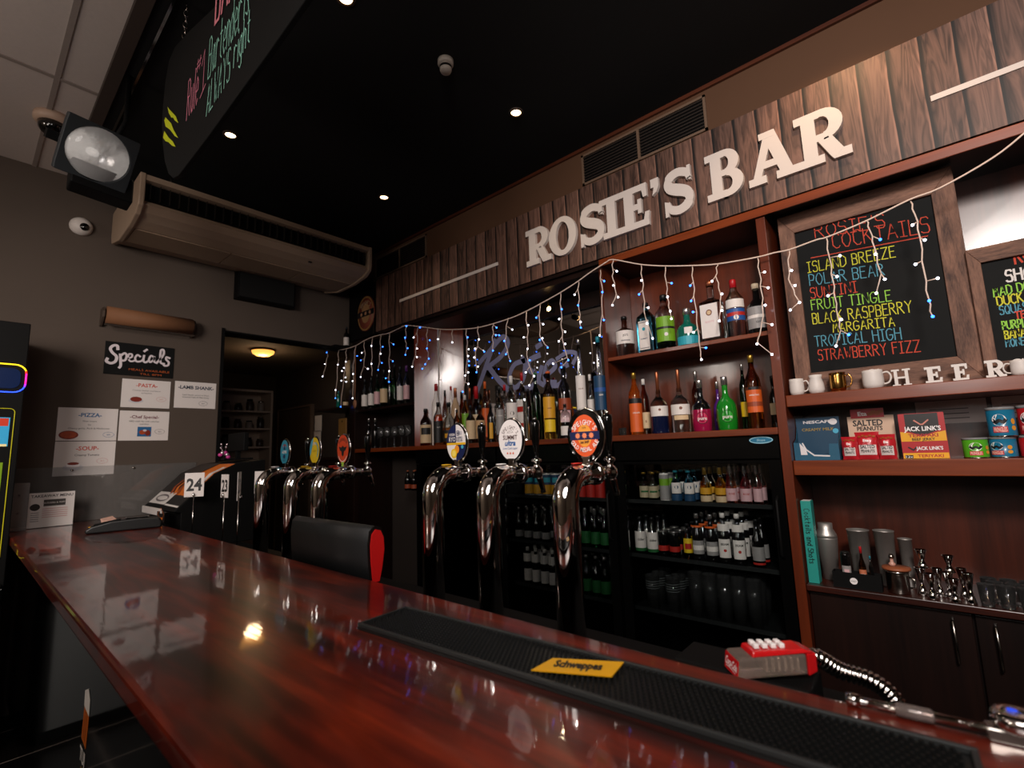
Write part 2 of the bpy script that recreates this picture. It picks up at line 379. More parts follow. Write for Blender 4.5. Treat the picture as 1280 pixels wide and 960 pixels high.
def counter_mat():
    """lacquered red-brown timber: long dark streaks over patchy red"""
    m = bpy.data.materials.new('lacquered_red_timber'); m.use_nodes = True; nt = m.node_tree; b = nt.nodes['Principled BSDF']; L = nt.links.new
    tc = nt.nodes.new('ShaderNodeTexCoord')
    def noise(sc, st, det, dist):
        mp = nt.nodes.new('ShaderNodeMapping'); mp.inputs['Scale'].default_value = st; L(tc.outputs['Object'], mp.inputs[0])
        n = nt.nodes.new('ShaderNodeTexNoise'); n.inputs['Scale'].default_value = sc; n.inputs['Detail'].default_value = det; n.inputs['Distortion'].default_value = dist
        L(mp.outputs[0], n.inputs['Vector']); return n
    a = noise(5, (.22, 2.2, 1), 5, .8); c = noise(16, (.25, 2.5, 1), 8, .5); d = noise(3, (1, 1.4, 1), 3, .3)
    r1 = nt.nodes.new('ShaderNodeValToRGB'); e = r1.color_ramp.elements; e[0].position = .33; e[0].color = lin('#2a0803'); e[1].position = .66; e[1].color = lin('#8e2d0f'); e = r1.color_ramp.elements.new(.47); e.color = lin('#5c1607')
    L(a.outputs['Fac'], r1.inputs[0])
    r2 = nt.nodes.new('ShaderNodeValToRGB'); e = r2.color_ramp.elements; e[0].position = .36; e[0].color = (.45, .4, .4, 1); e[1].position = .62; e[1].color = (1.15, 1.1, 1.05, 1)
    L(c.outputs['Fac'], r2.inputs[0])
    mu = nt.nodes.new('ShaderNodeMix'); mu.data_type = 'RGBA'; mu.blend_type = 'MULTIPLY'; mu.inputs[0].default_value = .8
    L(r1.outputs[0], mu.inputs[6]); L(r2.outputs[0], mu.inputs[7])
    m2 = nt.nodes.new('ShaderNodeMix'); m2.data_type = 'RGBA'; m2.blend_type = 'MULTIPLY'; m2.inputs[0].default_value = .45
    r3 = nt.nodes.new('ShaderNodeValToRGB'); r3.color_ramp.elements[0].position = .35; r3.color_ramp.elements[1].position = .6; L(d.outputs['Fac'], r3.inputs[0])
    L(mu.outputs[2], m2.inputs[6]); L(r3.outputs[0], m2.inputs[7]); L(m2.outputs[2], b.inputs['Base Color'])
    b.inputs['Roughness'].default_value = .3; b.inputs['Coat Weight'].default_value = .75; b.inputs['Coat Roughness'].default_value = .028
    bp = nt.nodes.new('ShaderNodeBump'); bp.inputs['Strength'].default_value = .07; bp.inputs['Distance'].default_value = .003
    L(c.outputs['Fac'], bp.inputs['Height']); L(bp.outputs['Normal'], b.inputs['Normal'])
    b2 = nt.nodes.new('ShaderNodeBump'); b2.inputs['Strength'].default_value = .10; b2.inputs['Distance'].default_value = .002
    L(c.outputs['Fac'], b2.inputs['Height']); L(b2.outputs['Normal'], b.inputs['Coat Normal'])
    return m
def plank_mat():
    """printed planks: every board its own tone, dark gap and pale edge beside it, curling grain"""
    m = bpy.data.materials.new('printed_barn_boards'); m.use_nodes = True; nt = m.node_tree; b = nt.nodes['Principled BSDF']; L = nt.links.new
    N = nt.nodes.new
    tc = N('ShaderNodeTexCoord'); sp = N('ShaderNodeSeparateXYZ'); L(tc.outputs['Object'], sp.inputs[0])
    wob = N('ShaderNodeTexNoise'); wob.inputs['Scale'].default_value = 2.; L(tc.outputs['Object'], wob.inputs['Vector'])
    def mth(op, a, b_=None, c_=None):
        n = N('ShaderNodeMath'); n.operation = op
        for i, q in enumerate((a, b_, c_)):
            if q is None: continue
            if isinstance(q, (int, float)): n.inputs[i].default_value = q
            else: L(q, n.inputs[i])
        return n.outputs[0]
    xw = mth('MULTIPLY_ADD', wob.outputs['Fac'], .02, sp.outputs[0])
    xs = mth('DIVIDE', xw, .102); fl = mth('FLOOR', xs); fr = mth('FRACT', xs)
    wn = N('ShaderNodeTexWhiteNoise'); wn.noise_dimensions = '1D'; L(fl, wn.inputs['W'])
    cmb = N('ShaderNodeCombineXYZ'); L(mth('MULTIPLY', sp.outputs[0], 14.), cmb.inputs[0]); L(mth('MULTIPLY', wn.outputs['Value'], 7.), cmb.inputs[1]); L(mth('MULTIPLY', sp.outputs[2], 1.3), cmb.inputs[2])
    n1 = N('ShaderNodeTexNoise'); n1.inputs['Scale'].default_value = 1.6; n1.inputs['Detail'].default_value = 3; n1.inputs['Distortion'].default_value = 1.; L(cmb.outputs[0], n1.inputs['Vector'])
    rings = mth('PINGPONG', mth('MULTIPLY', n1.outputs['Fac'], 13.), 1.)
    n2 = N('ShaderNodeTexNoise'); n2.inputs['Scale'].default_value = 3; L(cmb.outputs[0], n2.inputs['Vector'])
    tone = mth('ADD', mth('MULTIPLY', rings, .38), mth('MULTIPLY', n2.outputs['Fac'], .55)); tone = mth('MULTIPLY_ADD', wn.outputs['Value'], .32, tone)
    cr = N('ShaderNodeValToRGB'); e = cr.color_ramp.elements; e[0].position = .28; e[0].color = lin('#2e1d16'); e[1].position = .98; e[1].color = lin('#7c5b4e'); L(tone, cr.inputs[0])
    gap = N('ShaderNodeValToRGB'); g = gap.color_ramp; g.interpolation = 'LINEAR'
    g.elements[0].position = 0.; g.elements[0].color = (.02, .02, .02, 1); g.elements[1].position = .07; g.elements[1].color = (.03, .03, .03, 1)
    for p, v in ((.17, .7), (.45, 1.), (.90, 1.), (.945, 1.7), (.98, 1.8), (1., .02)):
        q = g.elements.new(p); q.color = (v, v*.97, v*.93, 1)
    L(fr, gap.inputs[0])
    mu = N('ShaderNodeMix'); mu.data_type = 'RGBA'; mu.blend_type = 'MULTIPLY'; mu.inputs[0].default_value = 1.; L(cr.outputs[0], mu.inputs[6]); L(gap.outputs[0], mu.inputs[7])
    L(mu.outputs[2], b.inputs['Base Color']); b.inputs['Roughness'].default_value = .55
    return m
M_['floor'] = floor_mat(); M_['counter'] = counter_mat(); M_['plank'] = plank_mat()
m = M_
CE = ZC+1.955                                   # ceiling height
XL = -4.24; YU = 2.57; YF = 2.46; YBK = 2.80    # left wall, upper back wall, cabinet fronts, back of the niches
R = lambda z: ZC+z
# ================================================================== room shell
struct(MB().box(-8.1, 3.1, -3.7, 4.2, -.1, 0, m['floor']), 'floor')
wl = MB()
wl.box(XL-.14, XL, -3.6, 1.35, 0, CE, m['wall']).box(XL-.14, XL, 1.35, 2.44, R(1.045), CE, m['wall']).box(XL-.14, XL, 2.44, 3.0, R(1.062), CE, m['wall'])
struct(wl, 'wall_left')
wb = MB().box(XL, 3.0, 2.862, 3.0, 0, R(1.11), m['dark']).box(XL, 3.0, YU, 3.0, R(1.112), CE, m['wallup'])
struct(wb, 'wall_back')
wf = mat('pale_plaster', '#a89a8a', .85, vary=.07, scale=4)
struct(MB().box(3.0, 3.1, -3.6, 3.0, 0, CE, wf), 'wall_right')
struct(MB().box(XL, 3.0, -3.7, -3.6, 0, CE, wf), 'wall_front')
struct(MB().box(XL, 3.0, -3.6, .345, CE, CE+.08, m['ceilw']), 'ceiling')
struct(MB().box(XL, 3.0, .345, 3.0, CE, CE+.08, m['ceilk']), 'ceiling_black')
tb = MB()
for y in (.185, -.415, -1.015, -1.615, -2.215, -2.815): tb.box(XL, 3.0, y-.011, y+.011, CE-.006, CE-.0005, m['tbar'])
for k in range(6):
    x = -3.15+1.2*k; tb.box(x-.012, x+.012, -3.6, .345, CE-.0055, CE-.0005, m['tbar'])
struct(tb, 'trim_1')
struct(MB().box(XL, 3.0, .345, .40, CE-.035, CE-.0005, m['brown']).box(XL, 3.0, .40, .447, CE-.02, CE-.0005, m['ceilk']).box(XL, 3.0, .447, .458, CE-.03, CE-.0005, m['blackg']), 'trim_2')
struct(MB().box(XL, 3.0, YU-.018, YU, CE-.022, CE-.0005, wood('cornice', '#3a1a10', '#5e2f1c', .4, .2, 'X')), 'trim_3')
# corridor beyond the doorway
cw = MB().box(-8.0, -7.9, 1.0, 3.4, 0, 2.72, m['dark']).box(-7.9, XL-.14, 1.0, 1.1, 0, 2.72, m['dark']).box(-7.9, XL-.14, 3.3, 3.4, 0, 2.72, m['dark'])
struct(cw, 'wall_corridor')
struct(MB().box(-8.0, XL-.14, 1.0, 3.4, 2.72, 2.8, mat('corridor_ceiling_paint', '#5d5148', .9)), 'ceiling_corridor')
fr_ = MB().box(XL-.15, XL+.012, 1.33, 1.352, 0, R(1.06), m['blackm']).box(XL-.15, XL+.012, 1.352, 2.44, R(1.03), R(1.044), m['blackm']).box(XL+.0005, XL+.085, 2.26, 2.435, R(1.03), R(1.045), m['blackm'])
struct(fr_, 'trim_4')
# ================================================================== bar counter
CT = 1.06
bar = thing('bar_counter', 'long glossy red-brown timber bar counter across the foreground', 'bar counter', (-1.6, .5, 0))
cpl = [(-4.235, .217), (1.2, .217), (1.2, .852), (.0, .843), (-.1, .838), (-.35, .825), (-4.235, .825)]
o = MB().prism([(x_+1.6, y_-.5) for x_, y_ in cpl], lambda u, v, w: (u, v, w), CT-.042, CT, m['counter']).build('counter_top', bar, bevel=.009, segs=3)
MB().box(-4.235+1.6, 1.2+1.6, .30-.5, .335-.5, .1, CT-.043, m['blackg']).build('front_panel', bar, bevel=.003)
MB().box(-4.235+1.6, 1.2+1.6, .76-.5, .79-.5, .05, CT-.043, m['black']).build('back_panel', bar)
MB().box(-4.2+1.6, 1.2+1.6, .33-.5, .37-.5, 0, .1, m['black']).build('plinth', bar)
# beer glass sticker on the front panel
pr = Print(); P0 = aY(106, 905, .2985); st_am = mat('beer_amber', '#c8641c', .4); st_foam = mat('beer_foam_white', '#e8e2da', .5)
q_ = lambda L: [(u*.72, v*.72-.012) for u, v in L]
pr.poly(q_([(-.055, -.05), (.045, -.06), (.06, .07), (-.04, .08)]), st_am); pr.poly(q_([(-.045, .07), (.062, .06), (.06, .12), (.02, .15), (-.05, .125)]), st_foam)
for dx in (-.02, .015): pr.line(q_([(dx, -.04), (dx+.012, .06)]), .006, mat('beer_dark_amber', '#8c3a10', .4))
pr.text('TUI', -.04, -.10, .036, st_foam, bold=.03)
pr.poly(q_([(-.02, -.17), (.05, -.18), (.04, -.14), (-.01, -.135)]), mat('gold_ink', '#a8801c', .4))
pr.lay('sticker', front(P0.x+1.6, .2995-.5, P0.z), bar, label='beer glass sticker in amber and white')
# under-bar bench behind the counter
bench = thing('bar_bench', 'black work bench running low behind the bar counter', 'work bench', (-1.6, 1.1, 0))
MB().box(-4.235+1.6, 1.2+1.6, .91-1.1, 1.25-1.1, .87, .90, m['blackm']).build('bench_top', bench, bevel=.004)
for x in (-4.1, -2.9, -2.45, -.4, 1.0):
    MB().box(x+1.6-.02, x+1.6+.02, 1.19-1.1, 1.23-1.1, 0, .869, m['steel']).build('leg', bench)
for x in (-4.1, -2.9, -2.45, -.4, 1.0):
    MB().box(x+1.6-.02, x+1.6+.02, .93-1.1, .97-1.1, 0, .869, m['steel']).build('leg', bench)
# ================================================================== back bar joinery
ZT = R(.062)          # worktop of the back bar
wt = thing('back_bar_worktop', 'dark worktop with a red timber edge above the glass-door fridges', 'worktop', (-2.1, 2.66, ZT))
MB().box(-4.095+2.1, -.547+2.1, 2.455-2.66, 2.86-2.66, -.028, 0, m['wdark']).build('slab', wt)
MB().box(-4.095+2.1, -.547+2.1, 2.44-2.66, 2.4545-2.66, -.030, .002, m['redx']).build('edge_strip', wt, bevel=.003)
# niche of gin and liqueur bottles
na = thing('bottle_shelf_unit', 'red timber niche of two bottle shelves left of the cocktail chalkboard', 'shelf unit', (-.97, 2.66, ZT))
MB().box(-1.40+.97, -.548+.97, YBK-2.66, 2.855-2.66, .001, R(1.10)-ZT, m['red']).build('back_panel', na)
MB().box(-1.425+.97, -1.402+.97, 2.462-2.66, 2.855-2.66, .001, R(1.10)-ZT, m['red']).build('side_panel', na)
MB().box(-1.40+.97, -.548+.97, 2.462-2.66, YBK-2.66, R(.495)-ZT, R(.516)-ZT, m['redx']).build('shelf', na, bevel=.002)
MB().box(-1.40+.97, -.548+.97, 2.462-2.66, YBK-2.66, R(1.075)-ZT, R(1.10)-ZT, m['wdark']).build('top_panel', na)
# display unit on the right: partition, shelves, cupboards
nb = thing('display_unit', 'tall red timber unit with two shelves, glass ledge and cupboards at the right', 'shelf unit', (.4, 2.66, 0))
MB().box(-.545-.4, -.505-.4, 2.438-2.66, 2.856-2.66, 0, R(1.058), m['red']).build('partition', nb, bevel=.002)
MB().box(-.504-.4, 1.5-.4, YBK-2.66, 2.855-2.66, R(-.64), R(1.10), m['redback']).build('back_panel', nb)
MB().box(-.504-.4, 1.5-.4, 2.462-2.66, YBK-2.66, R(1.094), R(1.10), m['wdark']).build('top_panel', nb)
MB().box(-.504-.4, 1.5-.4, 2.455-2.66, YBK-2.66-.001, R(.152), R(.204), m['redx']).build('shelf', nb, bevel=.003, label='upper shelf with white letters and mugs')
MB().box(-.504-.4, 1.5-.4, 2.455-2.66, YBK-2.66-.001, R(-.15), R(-.087), m['redx']).build('shelf', nb, bevel=.003, label='snack shelf')
MB().box(-.504-.4, 1.5-.4, 2.445-2.66, 2.855-2.66, R(-.634), R(-.608), wood('ledge_wood', '#1c0a06', '#4c1a0c', .35, .3, 'X')).build('glass_ledge', nb, bevel=.003)
MB().box(-.504-.4, 1.5-.4, 2.50-2.66, 2.855-2.66, .08, R(-.636), m['wdark']).build('carcass', nb)
for k, x in enumerate((-.50, .018, .536, 1.054)):
    d = MB().box(x-.4, x+.51-.4, 2.478-2.66, 2.498-2.66, .09, R(-.645), m['wdark']).build('cupboard_door', nb, bevel=.002)
    hx = x+.455 if k % 2 == 0 else x+.05
    pts = [(hx-.4, 2.478-2.66, R(-.668)), (hx-.4, 2.452-2.66, R(-.675)), (hx-.4+.002, 2.447-2.66, R(-.745)), (hx-.4+.002, 2.452-2.66, R(-.815)), (hx-.4, 2.478-2.66, R(-.822))]
    MB().tube(pts, .0045, m['steel'], 8).build('handle', d)
# liquor niche with a mirror and a canted end panel
nc = thing('liquor_niche_unit', 'red timber niche with a canted end panel round the mirror', 'shelf unit', (-2.3, 2.66, ZT))
def cant(u, v, w): return (-3.222+.667*u+w*.745+2.3, 2.462+.745*u-w*.667-2.66, v)
hz = R(1.05)-ZT
MB().prism([(0, .001), (.41, .001), (.41, hz), (0, hz)], cant, -.02, 0, wood('glossy_cedar_panel', '#4a1408', '#86341a', .13, .0, 'Z', 4, .05, .03)).build('canted_panel', nc)
MB().box(-3.222+2.3, -1.427+2.3, 2.462-2.66, 2.855-2.66, R(1.05)-ZT+.001, R(1.10)-ZT, m['wdark']).build('top_panel', nc)
MB().box(-2.93+2.3, -1.427+2.3, 2.752-2.66, 2.772-2.66, R(.945)-ZT, hz, m['wdark']).build('mirror_header', nc)
MB().box(-2.93+2.3, -1.427+2.3, 2.785-2.66, 2.855-2.66, .001, hz, m['wdark']).build('back_panel', nc)
mir = thing('bar_mirror', 'dim mirror with a looping script name across it behind the spirit bottles', 'mirror', (-2.2, 2.775, ZT))
mm = mat('mirror_silver', '#a8a4a0', .03, 1., vary=0)
MB().box(-2.925+2.2, -1.43+2.2, 0, .008, .002, R(.943)-ZT, mm).build('glass', mir)
# wine shelves left of the niche
ZW = aY(480, 508, 2.47).z; ZW2 = aY(425, 508.5, 2.47).z
wu = thing('wine_shelf_unit', 'dark shelf unit of wine bottles and stemmed glasses beyond the mirror niche', 'shelf unit', (-3.7, 2.66, 0))
MB().box(-4.20+3.7, -4.10+3.7, 2.442-2.66, 2.855-2.66, .02, R(1.06), m['wdark']).build('post', wu, bevel=.002)
MB().box(-4.90+3.7, -4.201+3.7, 2.80-2.66, 2.855-2.66, .02, R(1.06), m['wdark']).build('back_panel', wu)
MB().box(-4.099+3.7, -3.250+3.7, YBK+.001-2.66, 2.855-2.66, ZT+.001, R(1.06), m['wdark']).build('back_panel', wu)
MB().box(-4.099+3.7, -3.250+3.7, 2.462-2.66, YBK-2.66, ZW-.02, ZW, m['wdark']).build('shelf', wu)
MB().box(-4.90+3.7, -4.201+3.7, 2.462-2.66, YBK-2.66, ZW2-.02, ZW2, m['wdark']).build('shelf', wu)
MB().box(-4.90+3.7, -4.201+3.7, 2.462-2.66, YBK-2.66, R(-.03), R(0), m['wdark']).build('shelf', wu)
MB().box(-4.19+3.7, -3.250+3.7, 2.462-2.66, 2.855-2.66, R(1.061), R(1.10), m['wdark']).build('top_panel', wu)
MB().box(-4.90+3.7, -4.201+3.7, 2.50-2.66, 2.855-2.66, .02, R(-.031), m['wdark']).build('carcass', wu)
# fascia rail and sign
tag(MB().box(-3.70, -1.405, 2.436, 2.444, R(1.085), R(1.106), m['wdark']).build('fascia_rail'), 'dark rail under the far left half of the plank sign', 'rail')
rail = tag(MB().box(-1.403, 1.5, 2.428, 2.4375, R(1.062), R(1.104), m['redx']).build('fascia_rail', bevel=.002), 'thin red timber rail under the right half of the plank sign', 'rail')
sg = thing('bar_sign', 'plank-printed bar sign board with raised white slab letters', 'sign', (-1.1, 2.46, R(1.112)))
MB().box(-3.74+1.1, 1.5+1.1, -.03, .105, 0, R(1.60)-R(1.112), m['plank']).build('sign_board', sg)
def ringpoly(cx, cy, rx, ry, tx, ty, a0, a1, n):
    out = []
    for k in range(n):
        a, b = a0+(a1-a0)*k/n, a0+(a1-a0)*(k+1)/n
        out.append([(cx+(rx-tx)*math.cos(a), cy+(ry-ty)*math.sin(a)), (cx+rx*math.cos(a), cy+ry*math.sin(a)), (cx+rx*math.cos(b), cy+ry*math.sin(b)), (cx+(rx-tx)*math.cos(b), cy+(ry-ty)*math.sin(b))])
    return out
def rc(x0, y0, x1, y1): return [(x0, y0), (x1, y0), (x1, y1), (x0, y1)]
PI = math.pi
def ribbon(pts, ws):
    out = []; n = len(pts); L_, R_ = [], []
    for i in range(n):
        a, b = pts[max(i-1, 0)], pts[min(i+1, n-1)]; d = math.hypot(b[0]-a[0], b[1]-a[1]); nx, ny = -(b[1]-a[1])/d, (b[0]-a[0])/d
        L_.append((pts[i][0]+nx*ws[i]/2, pts[i][1]+ny*ws[i]/2)); R_.append((pts[i][0]-nx*ws[i]/2, pts[i][1]-ny*ws[i]/2))
    return [[R_[i], R_[i+1], L_[i+1], L_[i]] for i in range(n-1)]
def s_curve():
    pts = [(.70, .70), (.64, .84), (.50, .91), (.36, .915), (.22, .86), (.155, .74), (.20, .63), (.34, .555), (.50, .49), (.63, .41), (.675, .29), (.62, .16), (.48, .09), (.33, .085), (.19, .15), (.11, .30)]
    out = []
    for i in range(len(pts)-1):
        p0, p1, p2, p3 = pts[max(i-1, 0)], pts[i], pts[i+1], pts[min(i+2, len(pts)-1)]
        for t in (0, .25, .5, .75):
            out.append(tuple(.5*((2*p1[k])+(-p0[k]+p2[k])*t+(2*p0[k]-5*p1[k]+4*p2[k]-p3[k])*t*t+(-p0[k]+3*p1[k]-3*p2[k]+p3[k])*t**3) for k in (0, 1)))
    out.append(pts[-1]); return out
SC = s_curve(); SW = [.13+.13*math.exp(-((i/(len(SC)-1)-.5)/.22)**2)+.05*(abs(i/(len(SC)-1)-.17) < .12 or abs(i/(len(SC)-1)-.83) < .12) for i in range(len(SC))]
SLAB = {   # unit outlines, capital height 1
 'I': (.46, [rc(0, 0, .46, .15), rc(0, .85, .46, 1), rc(.115, .15, .345, .85)]),
 'R': (.86, [rc(0, 0, .44, .15), rc(0, .85, .42, 1), rc(.11, .15, .34, .85), rc(.34, .86, .48, 1), rc(.34, .41, .48, .54)]+ringpoly(.46, .705, .32, .295, .22, .145, -PI/2, PI/2, 12)
       + [[(.36, .42), (.58, .46), (.74, .15), (.58, 0), (.54, .06)], rc(.58, 0, .86, .15)]),
 'B': (.78, [rc(0, 0, .42, .15), rc(0, .85, .42, 1), rc(.11, .15, .34, .85), rc(.34, .86, .44, 1), rc(.34, .45, .48, .58), rc(.34, 0, .46, .14)]+ringpoly(.42, .725, .30, .275, .215, .14, -PI/2, PI/2, 12)+ringpoly(.44, .29, .34, .29, .225, .145, -PI/2, PI/2, 12)),
 'A': (1.0, [[(.10, .15), (.27, .15), (.53, .86), (.56, 1), (.40, 1)], [(.63, .15), (.88, .15), (.60, 1), (.40, 1), (.37, .90)], rc(.26, .28, .72, .42), rc(0, 0, .36, .15), rc(.56, 0, 1.0, .15), rc(.28, .87, .60, 1)]),
 'E': (.72, [rc(0, 0, .70, .15), rc(0, .85, .68, 1), rc(.11, .15, .34, .85), rc(.34, .43, .52, .57), rc(.45, .33, .54, .67), [(.58, .15), (.70, .15), (.72, .32), (.62, .32)], [(.56, .85), (.68, .85), (.68, .68), (.59, .68)]]),
 'O': (.86, ringpoly(.43, .5, .43, .515, .225, .14, 0, 2*PI, 32)),
 'S': (.78, ribbon(SC, SW)+[[(.62, .70), (.74, .66), (.74, 1.0), (.66, 1.0)], [(.04, 0), (.12, 0), (.18, .30), (.04, .36)]]),
 "'": (.22, [[(.02, .80), (.22, .80), (.22, 1), (.02, 1)], [(.10, .80), (.22, .80), (.16, .68), (.05, .62)]]),
 'H': (.9, [rc(0, 0, .38, .1), rc(0, .9, .38, 1), rc(.11, .1, .27, .9), rc(.52, 0, .9, .1), rc(.52, .9, .9, 1), rc(.63, .1, .79, .9), rc(.27, .44, .63, .55)]),
 'C': (.84, ringpoly(.43, .5, .43, .515, .19, .11, PI*.25, PI*1.75, 26)+[rc(.70, .64, .78, 1.0), rc(.72, .12, .78, .3)]),
}
def slab(b, ch, x0, x1, z0, h, fn, d0, d1, mt):
    w, polys = SLAB[ch]
    for i, p in enumerate(polys): b.prism([(x0+(x1-x0)*u/w, z0+h*v) for u, v in p], fn, d0+.00001*i, d1+.00012*(i % 6), mt)
    return b
lw = mat('white_letter_paint', '#d0c4bc', .55, vary=.02)
fsg = lambda u, v, w: (u+1.1, -.03-w, v-R(1.112))
def lx(zx, zy): return aY(640+.5*zx, 100+.5*zy, 2.43).x
for ch, zl, zr, zy in (('R', 40, 102, 415), ('O', 97, 166, 395), ('S', 172, 236, 370), ('I', 231, 275, 350), ('E', 274, 348, 330), ("'", 348, 370, 265), ('S', 380, 458, 285), ('B', 488, 582, 245), ('A', 590, 720, 205), ('R', 710, 850, 155)):
    slab(MB(), ch, lx(zl, zy), lx(zr, zy), R(1.205), .248, fsg, .0005, .022, lw).build('letter', sg)
for (ax_, ay_), (bx_, by_) in (((500, 377), (623, 331)), ((1163, 122), (1330, 66))):
    p, q = aY(ax_, ay_, 2.43), aY(bx_, by_, 2.43)
    MB().box(p.x+1.1, q.x+1.1, -.036, -.0305, R(1.305)-R(1.112), R(1.328)-R(1.112), lw).build('stripe', sg, label='thin white stripe beside the lettering')
# air grilles high on the wall
def grille(x0, x1, label):
    t = thing('air_grille', label, 'vent', ((x0+x1)/2, YU, R(1.80))); w = (x1-x0)/2; h = .105
    gm = mat('grille_brown', '#6f5847', .6); dk = m['blackm']
    f = MB().box(-w, w, -.012, 0, h-.014, h, gm).box(-w, w, -.012, 0, -h, -h+.014, gm).box(-w, -w+.014, -.012, 0, -h, h, gm).box(w-.014, w, -.012, 0, -h, h, gm).box(-.008, .008, -.014, 0, -h, h, gm)
    f.build('frame', t); MB().box(-w+.01, w-.01, -.004, 0, -h+.01, h-.01, dk).build('backing', t)
    for s in (-1, 1):
        b = MB()
        for k in range(9):
            z = -h+.028+k*.0195; b.box(min(s*.01, s*(w-.016)), max(s*.01, s*(w-.016)), -.012, -.005, z-.002, z+.004, mat('grille_slat', '#2a211b', .6))
        b.build('slats', t)
grille(-1.56, -.755, 'dark slatted air grille above the middle of the sign'); grille(-3.95, -3.17, 'dim slatted air grille in the far corner above the sign')
struct(MB().box(XL+.0005, XL+.02, -3.6, .212, 0, 1.02, m['blackm']), 'added_dark_sheet')  # black sheet added where the lower wall came out too bright
# ================================================================== things on the left wall
WX = XL+.001
def paper(nm, label, px, w, h, z_top=None, group=None, tilt=0.):
    """A sheet on the left wall; px = top-left pixel; returns the thing and a print origin (u right along +Y, v up)"""
    p = aX(px[0], px[1], WX)
    t = thing(nm, label, 'notice', (WX, p.y, p.z), (tilt, 0, 0), group)
    MB().box(0, .0012, 0, w, -h, 0, m['paper']).build('sheet', t)
    return t
ink = mat('black_ink', '#1c1a1c', .6, vary=0); ink_red = mat('red_ink', '#c4402a', .6, vary=0); ink_blue = mat('blue_ink', '#1f5f94', .6, vary=0); ink_grey = mat('grey_ink', '#6d6668', .6, vary=0)
ink_nav = mat('navy_ink', '#1b2a40', .6, vary=0); ink_pk = mat('pink_ink', '#c78a86', .6, vary=0); ink_wine = mat('wine_ink', '#6a2634', .6, vary=0); food_o = mat('orange_food', '#a8431a', .5, scale=60, vary=.4); food_r = mat('red_food', '#7d2412', .5, scale=60, vary=.4)
plate = mat('printed_plate', '#c9c6cc', .6)
pw, ph = .297, .21
fnp = sideX(.0012)
def burst(pr, cx, cy, m_, txt):
    pr.ring(cx, cy, .030, .018, .0015, m_, 16); pr.text(txt, cx, cy-.004, .009, m_, anchor='c')
t = paper('menu_notice', 'white notice headed PASTA with a plate of pasta, directly under the Specials sign', (153, 473), .285, .20)
pr = Print(); pr.text('-PASTA-', .143, -.052, .026, ink_red, anchor='c', bold=.02); pr.text('Creamy chicken and bacon', .143, -.082, .011, ink_grey, anchor='c'); pr.text('carbonara', .143, -.100, .011, ink_grey, anchor='c')
pr.ell(.085, -.152, .043, .016, plate); pr.ell(.085, -.142, .034, .018, food_r); burst(pr, .232, -.135, ink_pk, '$18'); pr.lay('print', fnp, t)
t = paper('menu_notice', 'white notice headed LAMB SHANK, rightmost of the group, beside the doorway', (219, 476), .275, .20)
pr = Print(); pr.text('-LAMB SHANK-', .14, -.055, .026, ink_nav, anchor='c', bold=.03); pr.text('Lamb Shank, served w/ Mash,', .14, -.105, .011, ink, anchor='c'); pr.text('Seasonal Veges & Mint Gravy', .14, -.122, .011, ink, anchor='c'); burst(pr, .19, -.162, ink_nav, '$24'); pr.lay('print', fnp, t)
t = paper('menu_notice', 'white notice headed PIZZA with a round pizza picture at its lower corner', (73, 509), .305, .215)
pr = Print(); pr.text('-PIZZA-', .16, -.058, .026, ink_blue, anchor='c', bold=.025); pr.text('Meat lovers', .16, -.092, .011, ink, anchor='c'); pr.text('Or', .16, -.116, .011, ink, anchor='c'); pr.text('Cheesy garlic, Pork & Mushroom', .16, -.140, .0115, ink, anchor='c')
pr.ell(.06, -.178, .048, .028, food_r); pr.ell(.06, -.177, .040, .022, food_o); burst(pr, .262, -.176, ink_blue, '$20'); pr.lay('print', fnp, t)
t = paper('menu_notice', 'white notice headed Chef Special with a square food photo, under the pasta notice', (150, 513), .288, .208)
pr = Print(); pr.text('-Chef Special-', .142, -.052, .022, ink_wine, anchor='c', bold=.02); pr.text('BBQ chilli ribs with coleslaw', .142, -.078, .011, ink, anchor='c'); pr.text('and fries', .142, -.097, .011, ink, anchor='c')
pr.rect(.105, -.18, .185, -.112, ink_blue); pr.ell(.135, -.15, .02, .016, food_o); pr.ell(.165, -.155, .016, .02, food_r); pr.ell(.147, -.137, .011, .008, plate); burst(pr, .235, -.145, ink_grey, '$22'); pr.lay('print', fnp, t)
t = paper('menu_notice', 'white notice headed SOUP with a soup bowl picture, lowest of the group', (69, 552), .305, .22)
pr = Print(); pr.text('-SOUP-', .16, -.058, .027, ink_red, anchor='c', bold=.02); pr.text('Creamy Tomato', .16, -.095, .0135, ink, anchor='c', bold=.01)
pr.ell(.095, -.168, .052, .020, plate); pr.ell(.095, -.152, .034, .018, mat('cup_white_print', '#e6e2e4', .6)); pr.ell(.095, -.143, .029, .009, food_r); burst(pr, .24, -.13, ink_pk, '$10'); pr.lay('print', fnp, t)
